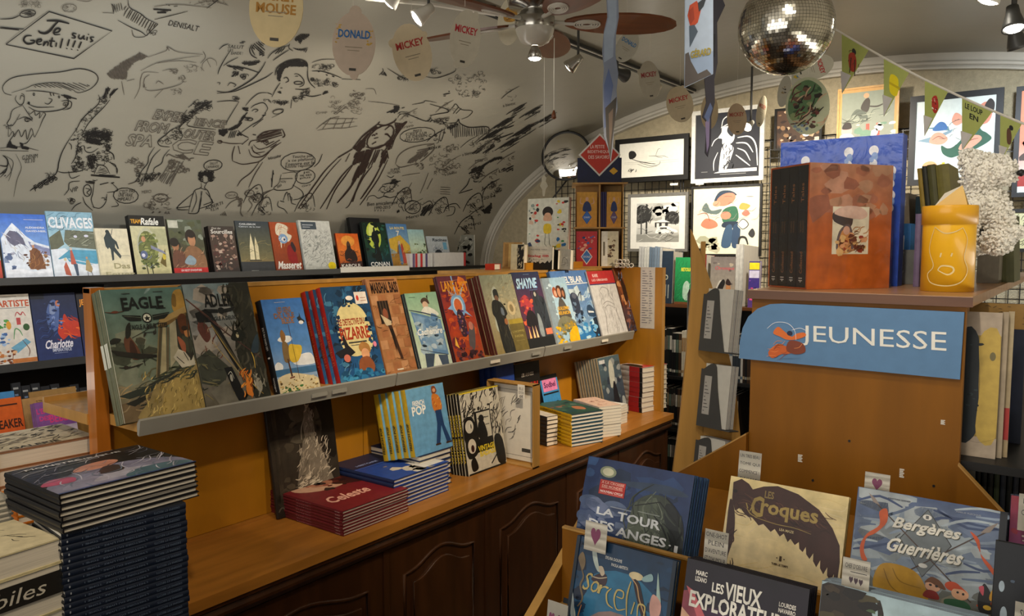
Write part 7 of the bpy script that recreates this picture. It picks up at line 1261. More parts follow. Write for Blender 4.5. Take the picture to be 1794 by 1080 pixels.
for (xa, xb, yt, sp_) in flags:
    a_ = strpt(xa); b_ = strpt(xb); d_ = (b_-a_); L_ = d_.length; ang = math.atan2(d_.y, d_.x); hv = (px(A_+(a_+b_)/2)[1])
    dep = -(A_+a_).x*sy+(A_+a_).y*cy; Hh = (yt-px(A_+a_)[1])/1350*dep
    fl_ = MB(); dz = d_.z; W_ = math.hypot(d_.x, d_.y)
    fl_.prism([(0, 0), (W_, dz), (W_*.08, -Hh)], -.0006, .0006, '#a8b060'); o = fl_.build('flag', 'matte', bt); o.location = tuple(a_); o.rotation_euler = (0, 0, ang)
    low = MB(); low.poly([(.0, -.0009, -Hh*.62), (W_*.40, -.0009, -Hh*.62+dz*.3), (W_*.08, -.0009, -Hh)], '#c8c4c0'); low.build('flag_print', 'matte', o)
    pr_ = art(sp_, W_*.95, Hh, off=.0012); pr_.v = [(x+.0, y, z-Hh+dz*(x/W_)) for x, y, z in pr_.v]; pr_.build('flag_print', 'matte', o)

# ================================================================ piles in the left foreground
ttop = .60
tab = empty('low_display_table', (-2.4, .35, 0), 'low dark table under the piles in the left foreground', 'table')
def tbl(nm, a, b, m): mb = MB(); mb.box((a[0]+2.4, a[1]-.35, a[2]), (b[0]+2.4, b[1]-.35, b[2])); mb.build(nm, m, tab)
tbl('table_top', (-3.3, -.45, ttop-.03), (-1.58, .885, ttop), 'dark')
for x in (-3.25, -1.65):
    for y in (-.4, .82): tbl('leg', (x, y, 0), (x+.05, y+.05, ttop-.03), 'dark')

qn = P(107, 935, X=-1.66); ZL = qn.z
cA, cB, cC = (26, 905), (107, 935), (325, 881)
flat('dark blue-spined volume in the tall front-left pile', cA, cB, cC, cB, ttop+.0005, 34, "g 1c2430 141a24", '#10161f', spine='#101c30', spine_side='BC', group='dark blue-spined volumes in the tall pile', z_top=ZL, spine_spec="t 5c6c84 .6 .5 .5 .34 L'HISTOIRE_DU_LIVRE_,_TOME_1; t 5c6c84 .17 .5 .22 .34 DESSINS_ET_RECITS; e 8c94a0 .96 .5 .006 .2", toplabel='dark blue volume, uppermost of the blue-spined pile, mostly hidden')
flat('glossy black-edged album in the upper front-left pile', (8, 829), (104, 868), (330, 806), cB, ZL+.0005, 7, "g3 1c1a1c 14141a 101014; c 7c7c98 .0 .0 .04 .3 .3 .5 .7 .52 .98 .3 .98 0; c 8c8ca8 .1 .06 .2 .26 .5 .4 .8 .3 .9 .1; c a8a8bc .3 .1 .4 .26 .6 .3 .8 .16; c 4c6c7c .5 .02 .6 .2 .9 .2 .98 .04; c c88c78 .3 .52 .4 .66 .6 .7 .66 .6 .5 .48; c 3c3030 .4 .3 .5 .5 .6 .46 .56 .28; c b0486c .0 .3 .1 .44 .24 .4 .2 .26; s 4 40 .05 .4 .98 .98 .24 .008 20 8c8c98,5c5c6c,3c3c48,b0b0bc; s 5 24 .1 .05 .95 .5 .2 .01 60 b8b8cc,6c7c94; T d8d8dc .3 .9 .4 .05 MONSTRE; T d0d0d4 .62 .88 .36 .05 CIRQUE; r 888 .1 .8 .5 .81; r 24407c .0 .0 1 .02", '#15151a', z_top=ZL+.083, spine='#141418', group='glossy black albums in the upper pile', mat_='bigprint', toplabel='glossy black and lilac album on top of the tall front-left pile', jitter=.004)
# cream pile at the very front
pC = P(108, 943, X=-1.675); zc = pC.z
yv = .0; wC = .255; dirx = -(P(24, 911, Z=zc)-pC); 
wC = dirx.length; dx2 = dirx.normalized(); dyv = Vector((-dx2.y, dx2.x, 0)); hC = .33
nC = 9; tC = (zc-ttop-.001)/nC
art_c = "g dcd2b0 d4caa6; s 3 18 .1 .3 .7 .9 .2 .012 30 2c2c28,4c4840; B 1c2c28 .5 .62 .7 .14 Parrilles; B 3c5c50 .5 .44 .5 .1 immortelles; s 5 16 .05 .05 .5 .3 .14 .01 60 3c3c34"
o = make_book('hardback', wC, hC, tC*.985, art_c, '#d0c69e', spine='#c8be98', label='cream hardback with dark cursive lettering topping the bottom-left pile', cat='book', group='cream hardbacks in the bottom-left pile')
Rm = Matrix((dx2, Vector((0, 0, -1)), dx2.cross(Vector((0, 0, -1))))).transposed().to_4x4()
# local x -> from the spine (inner side) to the fore edge (towards the aisle); local z runs along the pile edge
zdr = dx2.cross(Vector((0, 0, -1)))
start = pC-dx2*wC-(zdr*hC if zdr.dot(dyv) > 0 else zdr*0)
if zdr.dot(dyv) <= 0: start = pC-dx2*wC
o.matrix_world = Matrix.Translation((start.x, start.y, zc)) @ Rm
for i in range(1, nC):
    c_ = dup(o, mw=Matrix.Translation((start.x+random.uniform(-.003, .003), start.y+random.uniform(-.003, .003), zc-i*tC)) @ Rm, label='cream hardback in the bottom-left pile, %s from the top' % nth(i+1))
    for ch in list(c_.children):
        if ch.name.startswith('cover_picture'): bpy.data.objects.remove(ch)
# black paper band with white cursive writing round the pile
bnd = MB(); w0 = .0012; L2_ = hC*.9
bz = P(60, 1032, X=pC.x).z
e1 = pC+dx2*w0
bm_ = MB(); vs, fs = text2d('Celebiles', False)
bd_ = -dyv if True else dyv
def bp2(a_, z_, o_): p_ = Vector((e1.x, e1.y, 0))-dyv*a_+dx2*o_; return (p_.x, p_.y, z_)
bm_.poly([bp2(.0, bz-.024, .001), bp2(hC, bz-.024, .001), bp2(hC, bz+.024, .001), bp2(.0, bz+.024, .001)], '#14120f')
bm_.poly([bp2(-.001, bz-.024, .001), bp2(-.001, bz-.024, -.05), bp2(-.001, bz+.024, -.05), bp2(-.001, bz+.024, .001)], '#14120f')
o = bm_.build('paper_band', 'matte'); tag(o, 'black paper band with white cursive writing around the cream pile', 'paper band')
tm = MB(); tm.v = [bp2(.135-(x+.22*z*.2)*.20, bz+z*.03, .0018) for x, z in vs]; tm.f = list(fs); tm.c = [[lin('c8c4b8')]*len(f) for f in fs]; tm.build('band_lettering', 'matte', o)
# more piles behind: orange, ink-drawn cream, grey
def pile(label, top, A, B, Cp, z, n, t, spec, cv, sp=None, gr=None, **k):
    return flat(label, A, B, Cp, B, z-n*t, n, spec, cv, z_top=z, spine=sp, group=gr, toplabel=top, **k)
pile('orange album in the flat pile behind the black albums', 'bright orange album with dark line drawing behind the black albums', (-60, 832), (30, 880), (190, 805), 1.02, 8, .02, "g e08c1c dc8414; s 3 30 .3 .5 .9 .95 .2 .02 20 1c1410,3c2410; c c83c50 .1 .2 .2 .4 .5 .4 .6 .2; r f0a030 .04 .04 .96 .08; s 4 12 .5 .1 .9 .4 .2 .03 10 5c2c10,f0b050", '#c8741c', '#b8641c', 'orange albums in the flat pile')
pile('thick cream hardback in the pile at the left edge', 'thick cream hardback covered in black ink drawing at the left edge', (-60, 770), (-5, 796), (122, 757), 1.12, 3, .045, "g d8d0bc d0c8b0; s 3 80 .03 .2 .97 .97 .16 .014 30 1c1a16,3c3830,5c584c; b 3 16 .1 .3 .9 .9 .06 2c2a24,8c8474; T 1c1a16 .4 .12 .5 .1 GALERIE; r 8c5c3c .0 .0 1 .05", '#a0704c', '#8c5c3c', 'thick cream hardbacks at the left edge')
pile('thin grey-edged volume in the small pile at the left edge', 'grey volume topping the small pile at the left edge', (-60, 870), (-30, 885), (26, 874), 1.09, 10, .012, "g b8b4a8 aca89c", '#8c8c84', '#8c8c84', 'thin volumes in the small pile at the left edge')
# upright comics in a wooden bin behind the piles
bz_ = .86
bin_ = empty('wooden_bin', (-3.2, 1.42, bz_-.02), 'pale wooden bin of upright comics behind the front-left piles', 'bin', rot=(0, 0, 0))
def inb(label, x0, x1, ytop, X_, spec, cv, t=.012, nm='comic_album', n=1, tilt=14): return stand(label, x0, x1, ytop, '+X', X_, bz_, tilt, spec, t=t, cover=cv, n=n, name=nm, foot=False)
inb('violet and white album titled LENCYCLO DES BEBES in the wooden bin', 60, 128, 707, -2.92, "g3 8c6c9c c8b8c0 c4c0b4; r 7c4c8c 0 .62 1 1; T c83c78 .42 .87 .8 .08 L'ENCYCLO; T c83c78 .2 .76 .26 .07 DES; T c83c78 .6 .74 .56 .12 BEBES; e a86c98 .4 .5 .16 .08; c c0a0b0 .3 .46 .4 .6 .52 .5 .44 .4; s 4 40 .1 .03 .98 .42 .14 .016 80 3c3c3c,8c8c84,6c6c64", '#6c4c7c', n=3)
inb('orange album with dark lettering ending in AKER at the left edge', -45, 36, 706, -2.98, "g3 c85c1c c8541c b04818; T 3c1c10 .62 .66 .7 .12 SPEAKER; r 3c1c10 .1 .9 .9 .92; s 4 14 .1 .1 .9 .5 .3 .02 10 8c3410,e07830", '#9c3c14')
inb('small blue album behind the orange one at the left edge', -15, 24, 690, -3.10, "g 3c7cac 2c5c8c; b 3 12 .1 .1 .9 .9 .16 1c2c3c,7cacc8", '#1c3c5c')
inb('brown kraft divider card sticking up in the wooden bin', 38, 118, 700, -3.06, "g a8804c a07844; t 2c2014 .44 .93 .3 .04 SCENARIO", '#94703c', t=.004, nm='divider_card')
inb('second kraft divider card behind the first in the wooden bin', 50, 132, 688, -3.16, "g 94703c 8c6838", '#84622f', t=.004, nm='divider_card')
for i in range(8):
    inb('%s dark comic from the left at the back of the wooden bin' % nth(i+1), 20+i*17, 20+i*17+15, 672+(i*5) % 9, -3.32, "g 14161a 101216; r 8c8c88 .1 .9 .7 .93; r 5c6c84 .2 .8 .6 .83", '#14161a', t=.014)
by0, by1 = along('X', -2.95, bz_, -70), along('X', -2.95, bz_, 175)
for nm, a, b in (('bin_bottom', (-3.42, by0, bz_-.02), (-2.86, by1, bz_-.001)), ('bin_side', (-2.86, by0, bz_-.02), (-2.85, by1, bz_+.10)), ('bin_side', (-3.43, by0, bz_-.02), (-3.42, by1, bz_+.10)), ('bin_end', (-3.42, by1, bz_-.02), (-2.86, by1+.01, bz_+.12)), ('bin_leg', (-3.40, by0+.02, 0), (-3.36, by0+.06, bz_-.02)), ('bin_leg', (-2.92, by1-.06, 0), (-2.88, by1-.02, bz_-.02)), ('bin_leg', (-3.40, by1-.06, 0), (-3.36, by1-.02, bz_-.02)), ('bin_leg', (-2.92, by0+.02, 0), (-2.88, by0+.06, bz_-.02))):
    mb = MB(); o_ = bin_.location; mb.box(tuple(a[i]-o_[i] for i in range(3)), tuple(b[i]-o_[i] for i in range(3))); mb.build(nm, 'plywood', bin_)
# ================================================================ marker drawings on the vault (flat ink on the plaster)
def pip(p, poly):
    c_ = False; n = len(poly); j = n-1
    for i in range(n):
        if (poly[i][1] > p[1]) != (poly[j][1] > p[1]) and p[0] < (poly[j][0]-poly[i][0])*(p[1]-poly[i][1])/(poly[j][1]-poly[i][1])+poly[i][0]: c_ = not c_
        j = i
    return c_
INK = {'n': 0}
def draw(cx0, cy0, sc_, spec, m='ink', seed=1, wmul=1.0):
    """strokes on the vault; spec lines: k width x y ... (smooth) | l width x y ... | h spacing angle width x y ... (hatched area) | z count width x y ... (curly scribble in an area) | o width cx cy rx ry [rot] | t x y w h angle text"""
    mb = MB(); R = random.Random(seed)
    def T(p): return (cx0+p[0]/sc_, cy0+p[1]/sc_)
    def put(pts, wd, da=.0045, taper=True):
        if len(pts) < 2: return
        for q_ in ribbon_quads(pts, wd*wmul, taper):
            P_ = [V(x, y, da) for x, y in q_]
            n_ = (P_[1]-P_[0]).cross(P_[2]-P_[0])
            mb.poly([tuple(v) for v in (P_ if n_.dot(P_[0]-Vector((AX, P_[0].y, SZ-.3))) < 0 else P_[::-1])])
    for cmd in spec.replace('\n', ';').split(';'):
        a = cmd.split()
        if not a: continue
        o = a[0]
        if o in 'kl':
            q_ = list(map(float, a[2:])); ps = list(zip(q_[::2], q_[1::2]))
            if o == 'k': ps = smooth_line(ps, 4)
            put([T(p) for p in ps], float(a[1]))
        elif o == 'o':
            f_ = list(map(float, a[2:])); rt = math.radians(f_[4] if len(f_) > 4 else 0); n = 14
            put([T((f_[0]+f_[2]*math.cos(t)*math.cos(rt)-f_[3]*math.sin(t)*math.sin(rt), f_[1]+f_[2]*math.cos(t)*math.sin(rt)+f_[3]*math.sin(t)*math.cos(rt))) for t in [2*PI*k/n+.3 for k in range(n+1)]], float(a[1]), taper=False)
        elif o == 'h':
            spc, ang, wd = float(a[1]), math.radians(float(a[2])), float(a[3]); q_ = list(map(float, a[4:])); poly = [T(p) for p in zip(q_[::2], q_[1::2])]
            ca, sa = math.cos(ang), math.sin(ang); us = [x*ca+y*sa for x, y in poly]; vs_ = [-x*sa+y*ca for x, y in poly]
            v = min(vs_)+spc/2
            while v < max(vs_):
                u = min(us); run = []
                while u <= max(us)+1:
                    p_ = (u*ca-v*sa, u*sa+v*ca)
                    if pip(p_, poly): run.append((p_[0]+R.uniform(-.5, .5), p_[1]+R.uniform(-.5, .5)))
                    else:
                        if len(run) > 1: put([run[0], run[len(run)//2], run[-1]], wd, .004)
                        run = []
                    u += 1.6
                if len(run) > 1: put([run[0], run[-1]], wd, .004)
                v += spc*R.uniform(.75, 1.25)
        elif o == 'z':
            n, wd = int(a[1]), float(a[2]); q_ = list(map(float, a[3:])); poly = [T(p) for p in zip(q_[::2], q_[1::2])]
            xs = [p[0] for p in poly]; ys = [p[1] for p in poly]
            for _ in range(n):
                for _t in range(20):
                    c_ = (R.uniform(min(xs), max(xs)), R.uniform(min(ys), max(ys)))
                    if pip(c_, poly): break
                else: continue
                r = R.uniform(2.2, 5.5); p0 = R.random()*6; s_ = R.choice([-1, 1]); el = R.uniform(.4, 1)
                put([(c_[0]+r*(1-k*.08)*math.cos(p0+s_*k*.9), c_[1]+el*r*(1-k*.05)*math.sin(p0+s_*k*.9)) for k in range(R.randint(3, 7))], wd*.72)
        elif o == 'T':      # outlined block letters
            x, y, w_, h_, an = map(float, a[1:6]); an = math.radians(an); vs_, fs = text2d(' '.join(a[6:]).replace('_', ' '), True); X0, Y0 = T((x, y)); w_ /= sc_; h_ /= sc_
            cnt = {}
            for f in fs:
                for i in range(len(f)):
                    e_ = (f[i], f[(i+1) % len(f)]); k_ = tuple(sorted(tuple((round(vs_[j][0], 5), round(vs_[j][1], 5)) for j in e_))); cnt[k_] = cnt.get(k_, 0)+1
            for (p0, p1), c_ in cnt.items():
                if c_ != 1: continue
                q2 = []
                for u, v in (p0, p1):
                    dx = (u+.35*v*h_/w_)*w_; dy = -v*h_; q2.append((X0+dx*math.cos(an)-dy*math.sin(an), Y0+dx*math.sin(an)+dy*math.cos(an)))
                put(q2, 1.0, taper=False)
        elif o == 't':
            x, y, w_, h_, an = map(float, a[1:6]); an = math.radians(an); vs_, fs = text2d(' '.join(a[6:]).replace('_', ' ')); n = len(mb.v); X0, Y0 = T((x, y)); w_ /= sc_; h_ /= sc_
            for u, v in vs_:
                dx = (u+.16*v*h_/w_)*w_; dy = -v*h_; p_ = V(X0+dx*math.cos(an)-dy*math.sin(an), Y0+dx*math.sin(an)+dy*math.cos(an), .0045); mb.v.append(tuple(p_))
            for f in fs: mb.f.append(tuple(n+i for i in reversed(f))); mb.c.append([(1, 1, 1, 1)]*len(f))
    o = mb.build('ink_drawing', m, ceiling); return o
A1 = (0, 0, 2.842)
draw(*A1, "l 2.4 30 220 245 58 558 155 368 292 30 222; k 2.2 0 134 60 142 120 145; k 1.8 0 95 60 92 100 75; o 1.6 138 68 40 18 -8; h 2 0 1.4 104 66 150 54 178 66 150 82; l 2 0 140 95 150; k 4 232 104 290 104 345 118; k 4.4 292 106 268 130 250 152 226 166 200 162 192 152; k 3.4 262 164 290 160 300 146 286 142 270 156 272 172 300 172; k 3 382 170 366 166 362 174 374 182 372 190 356 188; k 3 396 172 392 188 404 194 416 180; k 3 420 176 416 192 424 196; k 3 436 184 432 202; l 3 440 174 442 170; k 3 470 186 452 186 456 198 462 204 448 210; k 3.6 158 178 130 180 118 200 136 218 166 214 170 202 150 202; k 3.2 186 210 204 206 206 196 190 198 182 210 192 222 208 220; k 3.2 222 206 216 228 228 210 240 212 236 230; k 3.4 262 186 252 226 262 232; l 3 244 204 274 206; k 3 282 212 278 234; k 3.4 312 192 300 240; l 3.2 346 196 336 230; l 3.2 334 240 332 244; l 3.2 376 202 362 236; l 3.2 358 244 356 248; l 3.2 406 208 392 240; l 3.2 388 248 386 252")
draw(*A1, "z 30 .9 90 10 200 8 200 34 95 34; o 1 346 40 36 20; z 10 .9 320 30 370 30 370 56 325 56; k 1 380 0 430 8 460 0", 'inkg', 3)
draw(*(180, 0, 4.5), "k 1.5 70 30 90 60 84 110; h 3.4 80 1.2 70 30 150 20 160 80 84 110; k 1.6 200 0 214 60 300 110 350 150 436 190; l 1.6 436 190 344 284; h 4.5 -60 1.4 180 40 214 60 436 190 360 250 150 130; k 1.6 120 160 220 215 300 250 344 284; k 1.2 230 235 250 290 320 292 344 280; l 1 0 100 80 104; z 8 1.2 350 240 420 240 420 280 350 280; l 3 400 74 540 82; l 3.4 430 100 500 100; h 2 0 1.3 430 90 520 84 500 110; k 1.3 410 154 520 128 670 90; k 1.3 500 36 530 46; k 1.3 560 52 590 48; t 640 205 240 44 12 DENISALT; k 1.4 820 66 870 30 910 0; z 5 1.2 860 0 900 0 900 20", 'ink', 4)
# hatched flag shape with a sleeping face
draw(*(180, 0, 4.5), "h 1.5 62 1.3 25 580 160 480 285 412 360 450 250 500 200 560 190 630 70 625; k 1 150 640 160 700 170 750; k 1 190 640 250 625; k 1 285 412 360 450; k 1.1 360 450 500 400 510 368 600 412 790 430; k 1 510 368 525 400; k 1 790 405 810 450 770 500; k .9 300 560 420 500 560 470 770 440; k .9 420 500 600 480 740 495; k 1 250 780 290 700 300 620 330 570 440 574; k 1 330 700 370 716 470 705 600 670 640 640; k 1 320 690 330 620 370 590; h 1.5 80 1.5 318 690 326 655 345 700; z 10 .9 520 560 580 540 590 570 530 580; z 8 .9 600 600 660 600 650 640 610 640; z 10 .9 640 500 760 530 740 570 660 560; k .9 470 560 540 545 600 560; k 1 420 660 440 640 480 665; k .9 780 560 790 500 840 460 890 480 900 520; l .9 480 700 410 770; z 8 .9 520 700 620 710 600 745 530 740; k .8 770 530 800 560; k .8 820 470 850 530", 'inkg', 5, 1.15)
# boy under the huge flat cap
draw(*(0, 100, 4), "k 1.7 80 268 30 250 22 200 90 145 240 120 420 105 560 82 660 110 688 160 640 220 560 250 520 240; k 1.2 80 250 180 220 240 195 350 180 440 185 520 220; h 3.4 24 1.1 230 190 420 178 560 180 640 200 600 235 500 240 420 215 240 215; k 1.3 180 240 240 236 340 246 420 262; h 1.6 14 2.2 415 262 470 268 546 296 470 292; k 1.4 115 270 108 300 140 336 165 320 170 270 150 256; k 1.2 140 300 150 270 170 280; k 1.6 200 350 260 380 350 382 440 365 480 330 470 300; k 1.4 200 330 260 352 380 350; h 1.4 70 2.2 192 310 216 316 210 336 192 332; k 1.4 340 290 366 300 340 330 312 322; o 1.2 238 262 5 9; o 1.2 414 280 5 8; h 6 75 1.6 344 244 384 246 384 276 344 276; k 1.5 430 310 470 305 502 320 490 360 440 370; z 6 1.2 440 330 480 320 480 355; k 1.3 440 270 480 300 470 340; k 1.4 160 340 90 370 70 430 50 470 90 480 140 400; k 1.3 160 340 200 400 230 440; k 1.3 300 390 320 400 300 440 276 500; k 1.2 120 440 180 420 230 450; z 6 1.4 180 430 220 430 210 460 190 460; k 1.3 60 490 60 560 90 520 100 560 130 510 150 560 180 510 190 580 220 500 240 560 256 540 280 490; k 1.3 200 380 210 400 240 380 250 410 280 390 276 430 300 395; z 6 1.2 30 480 90 480 80 520 40 510; k 1.4 110 530 80 570 60 600; k 1.4 230 540 190 600 150 610; h 1.3 10 2.4 40 628 62 590 78 590 90 618 130 630 124 646; h 1.3 10 2.4 134 600 160 606 170 630 210 636 200 648 150 640; k 1 0 640 140 630 270 655; k 1 0 655 200 660; t 210 700 110 30 -8 G.DENIM; t 210 728 70 28 -6 03.10", 'ink', 6)
draw(*(0, 100, 4), "k 2.4 0 760 50 764 52 720 20 690; h 3 -45 1.3 0 820 50 770 40 830 0 860; k 1 30 690 90 730 80 800 40 850; k .9 110 680 150 770 120 860 96 980; k .9 60 740 80 800 60 870; k 2 0 820 40 800 52 764", 'ink', 7)
# masked woman with raised arm
draw(*(0, 100, 4), "k 2.2 760 210 730 270 716 280; k 2.2 828 220 780 260 770 290; h 1.5 100 1.6 745 215 778 212 745 290 716 300; h 1.5 130 1.6 800 220 828 218 784 272 764 268; k 1.6 690 265 700 300 680 340 610 400 566 450 540 500 490 570; k 1.6 770 300 730 350 660 420 610 480 580 540; z 46 1.2 700 290 760 290 720 350 650 430 600 480 570 560 500 570 540 490 600 400 680 340; k 2 490 570 460 620 430 680 412 740 404 790 380 830 300 870 210 940; z 190 1.4 560 600 590 520 660 500 790 520 800 570 770 640 790 700 740 760 720 700 760 640 700 620 600 600 560 700 600 740 560 800 490 800 520 740 550 680 535 640; h 1.3 -15 1.8 600 560 720 580 700 615 640 610 600 600; h 1.6 -15 1.7 580 580 600 530 700 510 780 540 770 590 700 570 600 560; k 2 740 650 790 680 800 720; k 1.4 590 620 600 660 640 670 690 640; k 1.6 610 640 640 632; h 1.6 70 1.6 610 690 680 690 660 780 640 790 620 750; z 50 1.4 610 680 750 660 740 740 640 800 590 810; k 1.5 500 750 530 700 550 600; k 1.5 404 800 450 812 560 800 600 780; k 1.4 480 600 500 620 500 650; h 3 -40 2 200 940 300 870 400 830 380 860 250 930; z 8 1.2 320 820 390 800 380 840 330 850; t 320 880 180 44 -28 FOCUS; h 2 90 2 490 580 560 560 550 580 500 590; k 1.5 770 740 810 760 820 820", 'ink', 8)
# man in a hat with a speech bubble
draw(*(0, 100, 4), "h 1.7 4 1.6 630 826 720 822 850 836 840 850 720 842 640 840; k 1.6 660 820 690 760 740 770 770 820; h 2.6 -10 1 670 820 700 770 740 780 770 815; k 1.3 770 740 820 780 820 820; h 2 10 1.5 590 870 690 860 660 890 600 886; o 1.5 612 936 28 42; k 1.4 600 920 630 930 610 950 630 970; k 1.5 660 880 650 960 640 1000 660 1060; k 1.3 780 880 820 920 820 940 750 950; l 2 700 895 760 880; l 2 780 886 800 880; k 1.4 750 960 740 1020 700 1060 650 1050; z 3 1.6 720 990 735 990 730 1005; k 1.4 580 980 600 1030 650 1076; o 1.4 882 972 88 54 4; k 1.3 810 1010 830 1040 780 1050; t 890 942 110 24 -4 C'EST_PAS; t 880 968 100 24 0 UNE_VRAIE; t 880 996 110 24 -4 PIPEAU_!; k 1.5 450 970 480 930 490 880 560 870; t 520 930 60 30 -20 VIP; k 1.4 500 1076 530 1040 570 1020; z 8 1.3 460 1000 520 990 520 1030; k 1.3 480 800 500 850 560 830", 'ink', 9)
# figure over the block letters EXPERIENCE FROM OUTER SPACE
draw(*(220, 160, 4.91), "z 70 1.3 480 220 560 180 600 90 680 80 760 100 740 150 660 160 600 220 520 260 460 300; h 2.4 -30 1.4 620 90 750 80 750 130 650 150 560 200; h 2.4 20 1.4 470 220 600 200 560 250 470 290; z 40 1.1 400 300 500 290 480 400 400 460 290 470 280 430 380 380; k 1.6 520 260 460 320 490 380 470 420; k 1.6 480 300 400 330 340 380 280 430 300 470 380 480; k 1.4 560 250 540 300 780 330; k 1.5 250 480 200 560 190 620 130 700 110 780; k 1.5 300 500 240 560 210 620 180 700 150 800; k 1.5 380 500 330 560 310 620 250 660 240 700; k 1.4 20 800 80 780 120 720; z 40 1.3 100 700 160 720 300 690 260 760 140 810 100 790; h 3 -55 1.5 120 780 180 720 300 700 240 770; k 1.3 540 140 600 90; k 1.3 530 160 480 220", 'ink', 10)
draw(*(220, 160, 4.91), "T 380 215 260 86 8 EXPER; T 730 275 260 66 5 IENCE; T 230 310 270 90 6 FROM; T 640 375 270 80 6 OUTER; T 130 425 230 104 3 SPA; T 570 480 330 120 6 CE", 'inkg', 11)
# flying gun figure, small curls
draw(*(220, 160, 4.91), "k 1.8 370 540 440 570 520 570 560 600; h 2 20 1.6 420 545 500 540 560 600 480 590; k 1.6 350 560 370 540; k 1.6 540 600 560 580 590 575; k 1.3 500 600 440 700 380 820; k 1.3 470 600 420 700 350 800; k 1.3 400 580 330 700 280 770; z 36 1.2 380 590 500 620 460 700 360 690; h 3 -60 1.2 300 700 440 700 380 810 290 780; z 12 1.4 470 640 540 680 520 700 480 690; z 34 1.1 0 640 10 590 60 580 110 580 150 610 130 690 90 700 60 620; k 1.4 20 800 100 770 140 700; h 3 -50 1.3 190 760 280 690 320 720 230 780", 'inkg', 12, 1.2)
# boy with black hair and pots, bubbles, round creature
draw(*(220, 160, 4.91), "o 1.4 752 638 80 46 -6; t 760 620 70 22 -4 SALUT; t 748 650 110 22 -4 CAMARADE; z 70 2 640 700 700 690 760 700 750 760 720 780 700 720 660 730 660 770 630 750; h 1.6 0 1.8 640 705 750 695 754 750 735 775 720 725 660 725 655 770 636 745; k 1.4 650 770 690 790 730 760; k 1.4 650 790 650 830 600 850 580 890 560 960 540 1050; k 1.4 700 790 680 830 710 860 740 940 760 960; k 1.4 640 830 690 850; k 1.4 540 1050 620 1046 640 960 660 860; k 1.5 580 880 440 1006 540 1020; l 1.5 440 1006 560 990; k 1.5 690 870 750 960 640 1010; l 1.5 750 950 670 980; k 1.2 600 860 610 940 570 1040; k 1.2 650 860 650 940 630 1040; t 760 985 160 26 -18 ALBERTI; t 765 1015 70 24 -14 9.5.14", 'ink', 13)
draw(*(220, 160, 4.91), "o 1.3 305 918 62 36 0; z 40 .9 170 980 240 880 400 890 380 1010 290 1030 180 1000; l 1.8 250 985 262 970; l 1.8 310 980 318 968; l 2.6 228 1046 244 1036; l 2.6 286 1046 300 1036; k 1.3 280 900 300 886 330 900; k 1 270 915 300 935 340 920; t 180 865 80 26 -6 MERCI; t 358 1045 50 24 0 AA", 'inkg', 14, 1.2)
draw(*(220, 160, 4.91), "o 1.1 912 895 52 28 -6; t 912 895 70 20 -6 OH_LA; o 1.1 1068 880 40 30 0; t 1066 878 40 18 0 OUI; k 1.3 860 1010 900 960 960 930 990 950; h 1.6 -60 2 960 980 1000 950 990 990 970 1000; z 14 1.1 940 900 1000 920 990 960; h 3 60 1.2 810 1050 850 1030 880 1076 820 1076; k 1.2 1050 1040 1090 980 1060 930 1110 900; z 12 1 1090 880 1160 890 1140 950 1100 950; k 1.4 1150 1030 1180 940 1220 890; k 1.3 1170 940 1180 880 1290 840; k 1.2 1000 960 990 1040 1010 1076", 'inkg', 15, 1.2)
# bearded drooping head in brown
draw(*(220, 160, 4.91), "h 2.2 -16 1.7 1130 400 1200 350 1340 330 1350 380 1280 400 1180 440 1120 440; k 1.8 1130 400 1200 350 1350 328; k 2 1350 330 1370 380 1350 400; k 1.4 1060 470 1080 430 1140 420; k 1.6 1060 500 1090 560 1180 560 1280 480 1340 440; k 1.2 1080 480 1120 530 1200 520; k 1.2 1100 460 1150 500 1230 480; k 1.2 1090 470 1100 520 1160 550; k 1.6 940 470 920 540 920 600; k 1.4 970 470 985 540; k 1.5 920 600 1000 628 1080 620 1160 600 1240 520; k 1.4 1150 610 1080 700 1000 760 960 820; k 1.2 1180 610 1110 720 1060 830; h 4 -30 1.4 1200 440 1330 420 1290 470 1210 500; z 10 1.1 1130 430 1260 430 1200 460; k 1.2 800 430 900 450 1000 450; o 1.1 812 436 20 12; k 1.3 1000 460 1060 410; t 1280 575 110 22 -14 Vasquez", 'inkb', 16, 1.15)
# dark figures upper middle : pointed hat face, white lady
draw(*(380, 60, 5.4), "k 1.6 20 145 60 110 110 92; t 180 120 150 34 4 SALUT; t 130 152 50 26 0 LES; t 190 182 110 26 0 BANDE_!; k 1.8 130 150 60 260 20 340 10 380; k 1.4 200 220 120 260 60 300; k 2 90 290 130 310 260 320 400 366; h 2 20 2 90 292 200 300 260 326 240 352 160 330; h 2 -8 2.2 220 280 300 270 420 250 400 280 300 300; h 3 75 1.8 220 285 250 250 320 250 420 240 380 280; h 2 -50 2 130 410 160 350 216 348 200 390 150 412; z 10 1.6 220 380 280 390 260 420; k 2 460 260 440 300 400 360 330 430 200 510 100 550 0 540; k 1.7 530 360 480 400 380 450 250 510 150 545 0 560; k 1.4 100 490 130 460 180 480 160 500; k 1.2 0 460 30 460 20 480; h 4 40 1.8 330 100 400 60 460 90 440 130 470 170 420 200 380 160 330 130; h 3 -20 2 380 200 420 150 460 190 440 210; k 2 330 100 310 150 330 200 380 230; k 2 350 100 330 140 360 200; h 3 -50 1.8 540 190 600 130 650 120 620 170 570 190; k 1.6 480 230 520 180 600 130 680 110; k 1.6 530 250 600 200 680 150; k 1.4 690 90 680 130 720 160; h 1.8 30 2 725 50 770 0 890 0 850 50 810 60 790 100 770 70; k 1.5 720 130 780 150 860 130; h 3 -60 1.6 720 130 860 135 850 180 740 150; h 2 5 1.5 190 78 250 68 300 84 240 88", 'ink', 17)
